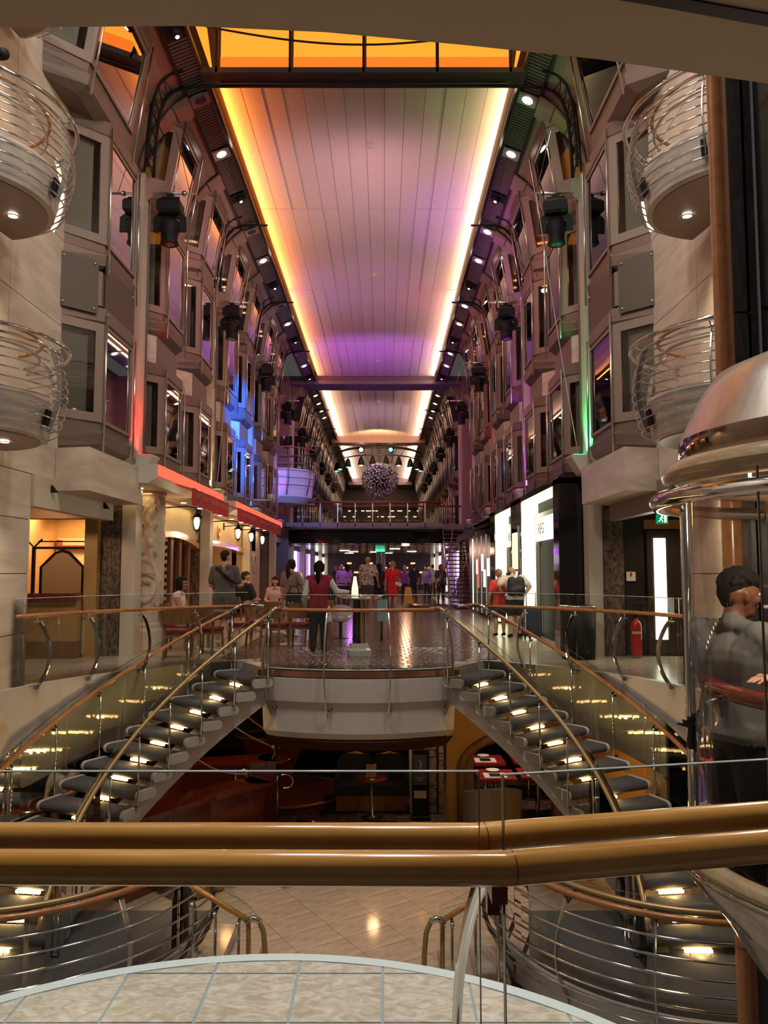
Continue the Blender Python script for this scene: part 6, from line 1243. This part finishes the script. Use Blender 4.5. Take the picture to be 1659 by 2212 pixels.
hp = thing('high_table', 'round dark high table with a purple sheen left of the far crowd', 'table', (-1.9, 24.0, 0)); obj('top', MB().lathe([(.001, 1.02), (.9, 1.02), (.92, .99), (.001, .97)], (-1.9, 24), 28), M_bgloss, hp); obj('stem', MB().lathe([(.35, .97), (.3, .05), (.5, .0)], (-1.9, 24), 20), M_bgloss, hp)

# ---------------------------------------------------------------- people
def capsule(mb, a, ra, b, rb, n=10):
    A, B = Vector(a), Vector(b); d = B - A
    if d.length < 1e-5: return mb.sphere(A, max(ra, rb), n, 8)
    d.normalize(); path = []; rr_ = []
    for k in range(4): t = math.pi / 2 * (1 - k / 4); path.append(A - d * ra * math.sin(t)); rr_.append(max(ra * math.cos(t), 1e-3))
    path.append(A); rr_.append(ra); path.append(B); rr_.append(rb)
    for k in range(1, 5): t = math.pi / 2 * k / 4; path.append(B + d * rb * math.sin(t)); rr_.append(max(rb * math.cos(t), 1e-3))
    return mb.tube(path, rr_, n)
def fused(name, prims, voxel, mats_by_tag, parent, label=None, smooth=2, hem=None):
    """grow one continuous surface round the skeleton and colour it by the nearest limb"""
    mb = MB()
    for a, ra, b, rb, tag in prims: capsule(mb, a, ra, b, rb)
    me = bpy.data.meshes.new('tmp'); me.from_pydata(mb.v, [], mb.f); o = bpy.data.objects.new('tmp', me); COL.objects.link(o)
    m = o.modifiers.new('r', 'REMESH'); m.mode = 'VOXEL'; m.voxel_size = voxel; m.adaptivity = 0
    if smooth: q = o.modifiers.new('s', 'SMOOTH'); q.iterations = smooth; q.factor = .5
    dg = bpy.context.evaluated_depsgraph_get(); res = bpy.data.meshes.new_from_object(o.evaluated_get(dg)); bpy.data.objects.remove(o); bpy.data.meshes.remove(me)
    tags = list(mats_by_tag); nf = len(res.polygons); c = np.empty(nf * 3); res.polygons.foreach_get('center', c); c = c.reshape(-1, 3)
    best = np.full(nf, 1e9); idx = np.zeros(nf, int)
    for a, ra, b, rb, tag in prims:
        a, b = np.array(a, float), np.array(b, float); d = b - a; L2 = max(d @ d, 1e-9); t = np.clip(((c - a) @ d) / L2, 0, 1)
        ds = np.linalg.norm(c - a - t[:, None] * d, axis=1) - (ra + (rb - ra) * t); k = ds < best; best[k] = ds[k]; idx[k] = tags.index(tag)
    if hem:
        zt_, hw, keep = hem; tor = (np.abs(c[:, 0]) < hw); sI, pI = tags.index('shirt'), tags.index('pants')
        idx[tor & (idx == pI) & (c[:, 2] > zt_)] = sI; idx[tor & (idx == sI) & (c[:, 2] <= zt_) & (c[:, 2] > zt_ - .3)] = pI
    for t in tags: res.materials.append(mats_by_tag[t])
    res.polygons.foreach_set('material_index', idx.astype('int32')); res.polygons.foreach_set('use_smooth', [True] * nf); res.name = name
    ob = bpy.data.objects.new(name, res); COL.objects.link(ob); ob.parent = parent
    if label: ob['label'] = label
    return ob
SKINS = {'fair': mat('skin_fair', (.52, .28, .19), .5), 'tan': mat('skin_tan', (.38, .19, .12), .5), 'dark': mat('skin_dark', (.16, .065, .035), .5)}
def col(name, c, r=.85): return mat('cloth_' + name, c, r)
STAND = dict(head=(0, .015, .935), neck=(0, -.002, .865), chest=(0, 0, .735), waist=(0, .005, .615), pelvis=(0, 0, .525),
    shL=(-.108, 0, .805), shR=(.108, 0, .805), elL=(-.145, -.01, .635), elR=(.145, -.01, .635), wrL=(-.15, .035, .495), wrR=(.15, .035, .495),
    hipL=(-.052, 0, .505), hipR=(.052, 0, .505), knL=(-.058, .012, .285), knR=(.058, .012, .285), anL=(-.062, -.012, .048), anR=(.062, -.012, .048))
SIT = dict(STAND, head=(0, .03, .735), neck=(0, .01, .665), chest=(0, 0, .535), waist=(0, .0, .415), pelvis=(0, 0, .325), shL=(-.108, 0, .605), shR=(.108, 0, .605), elL=(-.14, .06, .45), elR=(.14, .06, .45), wrL=(-.08, .17, .44), wrR=(.08, .17, .44),
    hipL=(-.055, .03, .31), hipR=(.055, .03, .31), knL=(-.065, .26, .295), knR=(.065, .26, .295), anL=(-.062, .25, .048), anR=(.062, .25, .048))
def person(label, loc, rz, H, pose, skin='fair', shirt=None, pants=None, shoes=None, sleeve='short', legs='short', hair=('short', (.03, .02, .015)), bulk=1.0, voxel=.018, dress=None, yaw=0, extra=(), group=None, hat=None, collar=False, nod=0.0, eyes=False):
    J = dict(STAND); J.update(pose); V = {k: Vector(v) * H for k, v in J.items()}
    root = thing('person', label, 'person', loc, group=group); root.rotation_euler = (0, 0, rz); ORIG[root.name] = Vector((0, 0, 0))
    b = bulk; P = []; A = lambda a, ra, c, rb, t: P.append((tuple(a), ra * H, tuple(c), rb * H, t))
    sk, sh, pa = 'skin', 'shirt', 'pants'
    # torso
    X = Vector((H, 0, 0)); ax = (V['shR'] - V['shL']).normalized() * H; hx = (V['hipR'] - V['hipL']).normalized() * H
    ch, wa, pe = V['chest'], V['waist'], V['pelvis']
    for q in (-1, 1):
        A(ch + ax * q * .052 * b, .066 * b, wa + ax * q * .034 * b, .060 * b, sh); A(wa + ax * q * .034 * b, .060 * b, pe + hx * q * .040 * b, .066 * b, sh if not dress else 'dress')
        S_ = V['shR'] if q > 0 else V['shL']; A(S_, .044 * b, ch + ax * q * .05 * b, .064 * b, sh); A(S_ + Vector((0, 0, .008 * H)), .030 * b, V['neck'] + Vector((0, 0, -.025 * H)), .030, sh)
    A(ch, .072 * b, wa, .062 * b, sh)
    A(V['neck'] + Vector((0, 0, -.03 * H)), .033 * b, V['neck'] + Vector((0, .004 * H, .03 * H)), .031, sk)
    if collar: A(V['neck'] + Vector((0, -.006 * H, -.022 * H)), .040, V['neck'] + Vector((0, -.004 * H, -.008 * H)), .036, sh)
    # head
    h = V['head']; Ry = Matrix.Rotation(yaw, 3, 'Z') @ Matrix.Rotation(-nod, 3, 'X'); hp_ = lambda x, y, z: h + Ry @ (Vector((x, y, z)) * H)
    A(V['neck'] + Vector((0, 0, .02 * H)), .031, hp_(0, -.006, -.02), .040, sk)
    A(hp_(0, -.012, .012), .052, hp_(0, .010, .010), .049, sk); A(hp_(0, .016, -.012), .040, hp_(0, .024, -.046), .024, sk); A(hp_(0, .032, -.055), .016, hp_(0, .036, -.054), .014, sk)
    A(hp_(0, .058, .006), .007, hp_(0, .071, -.014), .0095, sk); A(hp_(-.022, .054, .018), .008, hp_(.022, .054, .018), .008, sk)
    A(hp_(-.010, .055, -.033), .0065, hp_(.010, .055, -.033), .0065, sk); A(hp_(0, .052, -.041), .007, hp_(0, .052, -.041), .007, sk)
    for q in (-1, 1): A(hp_(q * .051, -.004, .010), .011, hp_(q * .050, .0, -.014), .008, sk); A(hp_(q * .028, .042, -.010), .014, hp_(q * .026, .04, -.014), .014, sk)
    # arms
    for sd in 'LR':
        s0, e, w_ = V['sh' + sd], V['el' + sd], V['wr' + sd]; q = -1 if sd == 'L' else 1
        if sleeve == 'long': A(s0, .043 * b, e, .033 * b, 'sleeve'); A(e, .033 * b, w_, .024, 'sleeve')
        elif sleeve == 'none': A(s0, .036 * b, e, .027 * b, sk); A(e, .027 * b, w_, .018, sk)
        else: m_ = s0.lerp(e, .72); A(s0, .046 * b, m_, .043 * b, sh); A(s0.lerp(e, .5), .031 * b, e, .027 * b, sk); A(e, .028 * b, w_, .018, sk)
        f = (w_ - e).normalized() * H; si = f.cross(Vector((0, 0, 1))); si = si.normalized() * H if si.length > 1e-3 * H else Vector((H, 0, 0)); up = si.cross(f).normalized() * H
        kn = w_ + f * .048; A(w_, .017, kn - si * .008, .017, sk); A(w_, .017, kn + si * .010, .016, sk)
        for k, (o_, ln) in enumerate(((-.021, .040), (-.007, .046), (.007, .043), (.021, .034))):
            m1 = kn + si * o_ + f * ln * .5 - up * .004; A(kn + si * o_, .0056, m1, .0052, sk); A(m1, .0052, m1 + f * ln * .45 - up * .016, .0045, sk)
        tb_ = w_ + f * .012 - si * q * .012; t1 = tb_ + f * .020 - si * q * .020 - up * .006; A(tb_, .0085, t1, .0075, sk); A(t1, .0075, t1 + f * .022 - si * q * .002, .006, sk)
    # legs
    for sd in 'LR':
        hp2, k, an = V['hip' + sd], V['kn' + sd], V['an' + sd]; d = (Vector((0, 1, 0))); toe = an + Vector((.006 * (-1 if sd == 'L' else 1), .085, -.030)) * H; toe.z = max(toe.z, an.z - .030 * H)
        if legs == 'long': A(hp2, .066 * b, k, .045 * b, pa); A(k, .045 * b, an + (k - an) * .04, .035, pa)
        elif legs == 'short': m_ = hp2.lerp(k, .86); A(hp2, .067 * b, m_, .053 * b, pa); A(hp2.lerp(k, .6), .042 * b, k, .037 * b, sk); A(k, .037 * b, k.lerp(an, .35) + Vector((0, -.012 * H, 0)), .036 * b, sk); A(k.lerp(an, .35) + Vector((0, -.012 * H, 0)), .036 * b, an, .021, sk)
        else: A(hp2, .060 * b, k, .036 * b, sk); A(k, .036 * b, k.lerp(an, .35) + Vector((0, -.012 * H, 0)), .035 * b, sk); A(k.lerp(an, .35) + Vector((0, -.012 * H, 0)), .035 * b, an, .020, sk)
        A(pe + (hp2 - pe) * .5, .064 * b, hp2, .066 * b, pa if not dress else 'dress')
        A(an + Vector((0, -.016 * H, -.012 * H)), .026, toe, .019, 'shoe'); A(an, .024, an + Vector((0, .02 * H, -.014 * H)), .022, 'shoe')
        if legs != 'long': A(an + (k - an) * .02, .0235, an + (k - an) * .16, .0225, 'sock')
    if dress:
        for q in (-1, 1):
            A(pe + hx * q * .040, .070, pe + hx * q * .055 + Vector((0, 0, -.17 * H)), .066, 'dress'); A(pe, .07, pe + Vector((0, .02 * H, -.17 * H)), .070, 'dress')
    P += [(tuple(Vector(a) * H), ra * H, tuple(Vector(c) * H), rb * H, t) for a, ra, c, rb, t in extra]
    M = {'skin': SKINS[skin], 'shirt': shirt or SKINS[skin], 'pants': pants or M_black, 'shoe': shoes or M_black, 'sleeve': None, 'sock': None, 'dress': dress or M_black}
    M['sleeve'] = M['shirt'] if not isinstance(sleeve, tuple) else sleeve[1]; M['sock'] = SKINS[skin]
    return root, P, M, V, hp_, H
def finish(pack, voxel=.018, sleeve_mat=None, sock_mat=None, hair=('short', (.03, .02, .015)), hat=None, extras=(), eyes=False):
    root, P, M, V, hp_, H = pack
    if sleeve_mat: M['sleeve'] = sleeve_mat
    if sock_mat: M['sock'] = sock_mat
    fused('body', P, voxel, M, root, hem=(.478 * H, .158 * H if V['wrR'].z > .56 * H else .118 * H, 0) if V['pelvis'].z > .45 * H and M['dress'] is M_black else None)
    style, c = hair; hm = mat('hair_%02x%02x%02x' % tuple(int(v * 255) for v in c), c, .85, spec=.2)
    Q = []; A = lambda a, ra, b_, rb: Q.append((tuple(a), ra * H, tuple(b_), rb * H, 'hair'))
    if style != 'bald':
        A(hp_(0, -.020, .030), .051, hp_(0, .010, .040), .045); A(hp_(0, -.034, .010), .040, hp_(0, -.030, -.012), .034)
        if style == 'curly': 
            A(hp_(0, -.02, .046), .046, hp_(0, .028, .046), .036); A(hp_(0, .03, .040), .033, hp_(0, .036, .036), .028)
            rq = random.Random(2)
            for _ in range(90):
                d = Vector((rq.gauss(0, 1), rq.gauss(0, 1), abs(rq.gauss(0, 1)) + .1)).normalized(); A(hp_(d.x * .052, -.002 + d.y * .064, .032 + d.z * .058), .0105, hp_(d.x * .053, -.002 + d.y * .065, .032 + d.z * .059), .0095)
        if style in ('long', 'tail', 'bun', 'bob'):
            for q in (-1, 1): A(hp_(q * .03, -.012, .02), .036, hp_(q * .036, -.018, -.03), .024)
        if style == 'long': 
            for q in (-1, 0, 1): A(hp_(q * .03, -.03, -.01), .034, hp_(q * .035, -.045, -.14), .022)
        if style == 'tail': A(hp_(0, -.06, .03), .022, hp_(0, -.075, -.05), .030); A(hp_(0, -.075, -.05), .030, hp_(0, -.07, -.20), .018)
        if style == 'bun': A(hp_(0, -.06, .05), .030, hp_(0, -.065, .055), .028)
        if style == 'bob':
            for q in (-1, 1): A(hp_(q * .038, -.01, .02), .03, hp_(q * .042, -.005, -.05), .026)
            A(hp_(0, -.03, 0), .045, hp_(0, -.035, -.05), .036)
        fused('hair', Q, max(voxel * .8, .006), {'hair': hm}, root, smooth=1)
    if hat:
        Q2 = [(tuple(hp_(0, -.004, .036)), .056 * H, tuple(hp_(0, .004, .040)), .053 * H, 'hat'), (tuple(hp_(-.02, .06, .03)), .012 * H, tuple(hp_(.02, .06, .03)), .012 * H, 'hat'), (tuple(hp_(-.02, .04, .03)), .016 * H, tuple(hp_(.02, .085, .022)), .010 * H, 'hat')]
        fused('cap', Q2, .012, {'hat': hat}, root)
    if eyes:
        for q in (-1, 1):
            e = obj('eye', MB().sphere(hp_(q * .021, .0535, .006), .0066 * H, 10, 8), mat('eye_white', (.6, .55, .5), .2), root); obj('iris', MB().sphere(hp_(q * .021, .0590, .006), .0036 * H, 8, 6), M_black, e)
            obj('eyebrow', MB().tube([hp_(q * .008, .0625, .022), hp_(q * .022, .062, .027), hp_(q * .034, .054, .022)], .0036 * H, 5), hm, root)
    for e_ in extras: e_(root, V, hp_, H)
    return root
def strap(a, b_, off, m_, name='strap'):
    def f(root, V, hp_, H): obj(name, MB().bar([Vector(p) * H for p in (a, off, b_)], .045, .012, (0, 1, 0)), m_, root)
    return f
def backpack(m_):
    def f(root, V, hp_, H):
        c = V['chest'] + Vector((0, -.115 * H, -.02 * H)); P = [(tuple(c + Vector((x, 0, z)) * H), .07 * H, tuple(c + Vector((x, 0, z + .12)) * H), .06 * H, 'p') for x in (-.05, .05) for z in (-.08,)] + [(tuple(c + Vector((-.04, -.04, -.08)) * H), .05 * H, tuple(c + Vector((.04, -.04, -.06)) * H), .05 * H, 'p')]
        fused('backpack', P, .016, {'p': m_}, root)
        for q in (-1, 1): obj('backpack_strap', MB().bar([c + Vector((q * .06, .02, .14)) * H, V['shR' if q > 0 else 'shL'] + Vector((-q * .03, .02, .05)) * H, V['chest'] + Vector((q * .07, .09, .0)) * H], .05, .015, (1, 0, 0)), m_, root)
    return f
# 1 the crew member in the elevator
pk = person('person in a grey short sleeved shirt and black trousers riding the glass elevator, facing right', (1.835, 4.10, -.20), R(-62), 1.63,
    dict(elR=(.15, .10, .655), wrR=(.10, .25, .63), elL=(-.13, .08, .64), wrL=(-.05, .22, .62), head=(.012, .03, .932), neck=(.004, .008, .865)), 'dark', col('grey_shirt', (.13, .128, .125)), col('black_trousers', (.012, .012, .014)), M_black, 'short', 'long', bulk=1.16, yaw=R(-26), collar=True,
    extra=[((-.06, -.01, .50), .072, (.06, -.01, .50), .072, 'shirt'), ((-.05, .05, .52), .075, (.05, .05, .52), .075, 'shirt')])
def glove(root, V, hp_, H):
    c = Vector((-.06, -.125, .52)) * H; P = [(tuple(c), .02, tuple(c + Vector((0, -.01, -.10))), .024, 'g')] + [(tuple(c + Vector((.0, -.005, -.01))), .009, tuple(c + Vector((-.03 + .025 * k, -.07 + .01 * k, .01 + .02 * k))), .008, 'g') for k in range(5)]
    fused('glove', P, .006, {'g': col('dark_glove', (.03, .03, .035))}, root)
def back_seam(root, V, hp_, H): obj('shirt_slit', MB().box(-.001, .001, -.001, .001, -.001, .001).bar([Vector((.125, -.02, .485)) * H, Vector((.12, -.03, .44)) * H], .012, .01), M_black, root)
def mic(root, V, hp_, H): obj('white_stick', MB().tube([hp_(.012, .068, -.036), hp_(.04, .145, -.034)], .011, 8), M_cap, root)
finish(pk, .0095, hair=('curly', (.010, .008, .007)), extras=(glove, mic), eyes=True)
# 2 the rider whose hand rests on the rail
pk = person('person mostly out of frame whose hand with a watch rests on the red elevator rail', (2.30, 3.48, -.20), R(88), 1.68, dict(elR=(.16, .13, .62), wrR=(.10, .275, .668), elL=(-.145, -.01, .635)), 'fair', col('dark_top', (.03, .03, .035)), col('dark_trousers', (.03, .03, .03)), M_black, 'short', 'long', hair=None)
def watch(root, V, hp_, H): obj('watch', MB().tube([V['wrR'] - Vector((0, .02, 0)), V['wrR'] - Vector((0, .045, .0))], .036, 12), M_dsteel, root)
finish(pk, .005, hair=('short', (.05, .03, .02)), extras=(watch,))
# 3 promenade people
pk = person('person in a grey tee and shorts standing with a black strap across the back', (-3.13, 15.14, 0), R(-4), 1.84, dict(elL=(-.15, .03, .64), wrL=(-.075, .16, .66), elR=(.15, .03, .64), wrR=(.075, .16, .66), knL=(-.06, .01, .285), anR=(.085, -.02, .048)), 'fair', col('grey_tee', (.085, .082, .075)), col('grey_shorts', (.10, .09, .08)), M_cap, bulk=1.08)
finish(pk, .013, hair=('short', (.02, .014, .01)), extras=(strap((-.075, -.07, .83), (.125, -.075, .66), (.03, -.098, .745), M_black),))
pk = person('person with dark hair in a pink sleeveless top sitting at the cafe table, facing right', (-3.78, 14.25, 0), R(-90), 1.66, SIT, 'tan', col('pink_top', (.72, .54, .55)), col('pale_shorts', (.35, .25, .2)), M_cap, 'none', 'short')
finish(pk, .013, hair=('bob', (.012, .008, .008)), extras=(lambda r, V, hp_, H: obj('glasses', MB().tube([hp_(.03, .058, .008), hp_(.05, .02, .012), hp_(.052, -.01, .012)], .004 * H, 5).tube([hp_(-.03, .06, .006), hp_(.03, .06, .006)], .005 * H, 5), M_black, r),))
pk = person('broad person in a black tee sitting with the back turned at the far cafe table', (-3.3, 18.2, 0), R(-40), 1.78, SIT, 'fair', col('black_tee', (.01, .01, .012)), col('dark_shorts', (.05, .05, .05)), M_cap, bulk=1.2); finish(pk, .018, hair=('short', (.05, .03, .02)))
pk = person('long haired person in a pale pink top sitting behind the far cafe table', (-2.72, 19.4, 0), R(172), 1.62, SIT, 'fair', col('pale_pink', (.65, .42, .4)), col('jeans', (.08, .09, .14)), M_cap, 'none', 'short'); finish(pk, .018, hair=('long', (.02, .012, .01)), eyes=True)
pk = person('person in a white cap and grey tee leaning on the far cafe table', (-2.12, 19.2, 0), R(190), 1.76, dict(SIT, head=(0, .12, .72), neck=(0, .085, .66), chest=(0, .04, .53), shL=(-.108, .07, .60), shR=(.108, .07, .60), wrL=(-.05, .24, .44), wrR=(.05, .24, .44), elL=(-.15, .14, .45), elR=(.15, .14, .45)), 'fair', col('dim_grey_tee', (.12, .12, .13)), col('jeans', (.08, .09, .14)), M_cap); finish(pk, .018, hat=col('white_cap', (.7, .7, .75)))
pk = person('person with dark ponytail and brown grey tee standing by the far cafe table', (-2.08, 17.2, 0), R(-35), 1.70, dict(elR=(.16, .06, .65), wrR=(.18, .19, .60), head=(0, .02, .93)), 'fair', col('mauve_tee', (.20, .14, .13)), col('pale_short', (.45, .36, .3)), M_cap); finish(pk, .016, hair=('tail', (.012, .008, .007)))
bag = thing('handbag', 'black bag hanging by the far cafe table beside the ponytail', 'bag', (-1.95, 16.9, .5)); obj('pouch', MB().loft([[(-1.97 + x, 16.9 + y, z) for x, y in ((-.17, -.06), (.17, -.06), (.17, .06), (-.17, .06))] for z in (.62, .66, .98)], True, True), M_black, bag); obj('handle', MB().tube([(-2.08, 16.9, .98), (-2.05, 16.9, 1.12), (-1.88, 16.9, 1.12), (-1.86, 16.9, .98)], .012, 6), M_black, bag)
pk = person('crew person in dark red vest and white sleeves reaching to the pedestal tray', (-1.18, 14.02, 0), R(-6), 1.62, dict(elR=(.19, .05, .665), wrR=(.315, .07, .66), elL=(-.15, -.03, .63), wrL=(-.165, .04, .50)), 'dark', col('red_vest', (.24, .012, .025)), col('black_trousers', (.012, .012, .014)), M_black, 'long', 'long', bulk=1.1)
def vest_text(root, V, hp_, H):
    mb = MB(); 
    for k, w_ in ((-.105, .045), (-.05, .02), (.035, .02), (.07, .035)): mb.bar([(k, -.148 + abs(k) * .1, 1.275), (k + w_, -.148 + abs(k + w_) * .1, 1.275)], .004, .02)
    obj('white_print', mb, M_cap, root)
def towel(root, V, hp_, H): fused('white_cloth', [((.17, -.03, .80), .04, (.20, -.06, .56), .055, 'c')], .014, {'c': M_cap}, root)
finish(pk, .013, sleeve_mat=col('white_sleeve', (.55, .55, .55)), hair=('tail', (.006, .005, .005)), extras=(towel,))
pk = person('person in a black and white leaf print shirt and dark shorts walking away', (-.58, 28.0, 0), R(0), 1.98, dict(anL=(-.07, .03, .048), wrR=(.19, .05, .50), elR=(.165, -.03, .63)), 'tan', mat('leaf_print', (.02, .02, .02), .8, col2=(.62, .55, .5), nscale=14, detail=2, distort=2.5, lo=.47, hi=.53), col('dark_grey_shorts', (.045, .04, .04)), M_cap, bulk=1.12); finish(pk, .02, hair=('bald', (0, 0, 0)))
pk = person('person with long dark hair in black beside the leaf print shirt', (-.20, 28.4, 0), R(0), 1.72, dict(anR=(.07, .04, .048)), 'tan', col('black_top', (.012, .012, .012)), col('black_short', (.012, .012, .012)), M_black); finish(pk, .02, hair=('long', (.015, .008, .006)))
pk = person('blonde person in a red dress with a pale shoulder bag walking away', (.32, 28.3, 0), R(4), 1.80, dict(anL=(-.05, .05, .048), anR=(.05, -.05, .06)), 'fair', col('red_dress', (.55, .015, .02)), col('red_dress', (.55, .015, .02)), M_black, 'short', 'bare', dress=col('red_dress', (.55, .015, .02)))
def white_bag(root, V, hp_, H): fused('shoulder_bag', [((.13, -.10, 1.02), .05, (.27, -.06, .96), .07, 'b'), ((.12, -.10, .98), .05, (.26, -.08, .92), .06, 'b')], .02, {'b': col('pale_bag', (.65, .58, .5))}, root); obj('bag_strap', MB().tube([(.14, -.10, 1.05), (.13, -.09, 1.46), (.20, -.05, 1.05)], .012, 6), col('pale_bag', (.65, .58, .5)), root)
finish(pk, .02, hair=('bun', (.42, .27, .12)), extras=(white_bag,))
pk = person('person bending forward with a large black backpack by the bright portal', (2.86, 16.9, 0), R(6), 1.74, dict(head=(0, .16, .80), neck=(0, .11, .765), chest=(0, .06, .69), waist=(0, .0, .60), shL=(-.11, .08, .745), shR=(.11, .08, .745), elL=(-.19, .06, .66), wrL=(-.15, .15, .60), elR=(.20, .03, .64), wrR=(.135, .03, .54), knL=(-.06, -.01, .285), anL=(-.065, -.03, .048)), 'fair', col('pale_tee', (.5, .46, .42)), col('black_short', (.012, .012, .012)), M_black, bulk=1.08); finish(pk, .014, hair=('short', (.30, .18, .08)), sock_mat=M_cap, extras=(backpack(col('backpack_black', (.014, .014, .016))),), )
pk = person('smaller person in a red top half hidden left of the backpacker', (2.58, 17.3, 0), R(15), 1.48, dict(elL=(-.16, -.01, .64), wrL=(-.15, .05, .52)), 'fair', col('red_top', (.5, .04, .03)), col('dark_short', (.05, .05, .06)), M_black); finish(pk, .018, hair=('short', (.25, .15, .07)))
sc = thing('suitcase', 'dark blue wheeled suitcase standing right of the backpacker', 'suitcase', (3.18, 16.7, 0)); obj('shell', MB().loft([[(3.18 + x * k, 16.7 + y * k, z) for x, y in ((-.20, -.12), (.20, -.12), (.20, .12), (-.20, .12))] for k, z in ((.9, .06), (1, .10), (1, .58), (.9, .64))], True, True), col('navy', (.02, .025, .05)), sc); obj('handle', MB().tube([(3.08, 16.75, .62), (3.08, 16.75, 1.0), (3.28, 16.75, 1.0), (3.28, 16.75, .62)], .012, 6), M_steel, sc)
for x in (3.02, 3.34): obj('wheel', MB().tube([(x - .015, 16.62, .035), (x + .015, 16.62, .035)], .035, 12), M_black, sc)
for x, y, rz, sh_, ha, l_ in ((-2.15, 41, 170, (.02, .02, .03), ('bun', (.5, .18, .05)), 'orange haired person in black far left in the plaza crowd'), (-1.55, 40, 20, (.35, .25, .45), ('long', (.02, .01, .01)), 'person in a pale violet top in the plaza crowd'), (-1.75, 38.6, 200, (.4, .3, .45), ('short', (.5, .45, .4)), 'pale haired person in lilac at the front of the plaza crowd'),
    (1.45, 40, 180, (.3, .1, .3), ('tail', (.3, .15, .1)), 'person in magenta behind the red dress'), (1.9, 39, 10, (.03, .03, .04), ('short', (.02, .01, .01)), 'person in black at the middle of the right plaza crowd'), (2.6, 40, 150, (.2, .22, .4), ('short', (.03, .02, .02)), 'person in a blue shirt in the right plaza crowd'), (3.1, 37, 190, (.15, .12, .12), ('bob', (.3, .15, .06)), 'brown haired person near the stanchions'), (3.0, 41.5, 0, (.3, .28, .3), ('short', (.04, .03, .02)), 'person in a grey top deep in the right plaza crowd'),
    (-2.9, 38, 90, (.03, .03, .04), ('short', (.02, .01, .01)), 'person in black by the left shop fronts of the plaza'), (.7, 42, 180, (.05, .05, .08), ('short', (.05, .04, .03)), 'person in navy deep behind the brown column')):
    pk = person(l_, (XC + x, y, 0), R(rz), 1.75 + .05 * math.sin(x * 7), {}, 'tan' if x < 0 else 'fair', mat('cloth_c%d%d' % (int(x * 10), y), sh_, .8), col('crowd_dark', (.03, .03, .035)), M_black, 'short', 'long'); finish(pk, .032, hair=ha)
# 4 guests at a table on the deck below, at the far left
lt_ = thing('round_table', 'dark lower deck table at the far left under the stair', 'table', (-5.5, 12.2, -2.9)); obj('top', MB().lathe([(.001, -2.16), (.42, -2.16), (.44, -2.19), (.001, -2.21)], (-5.5, 12.2), 24), M_redwood, lt_); obj('stem', MB().lathe([(.05, -2.2), (.05, -2.85), (.25, -2.89)], (-5.5, 12.2), 12), M_dsteel, lt_)
dup(A1, (-5.25, 13.0, -2.9), 0, 'dark leather armchair at the far left table of the lower deck')
pk = person('person in a pale top sitting at the far left table of the lower deck', (-5.25, 12.95, -2.9), R(170), 1.7, SIT, 'fair', col('pale_tee', (.5, .46, .42)), col('jeans', (.08, .09, .14)), M_cap); finish(pk, .02, hair=('short', (.06, .04, .03)))
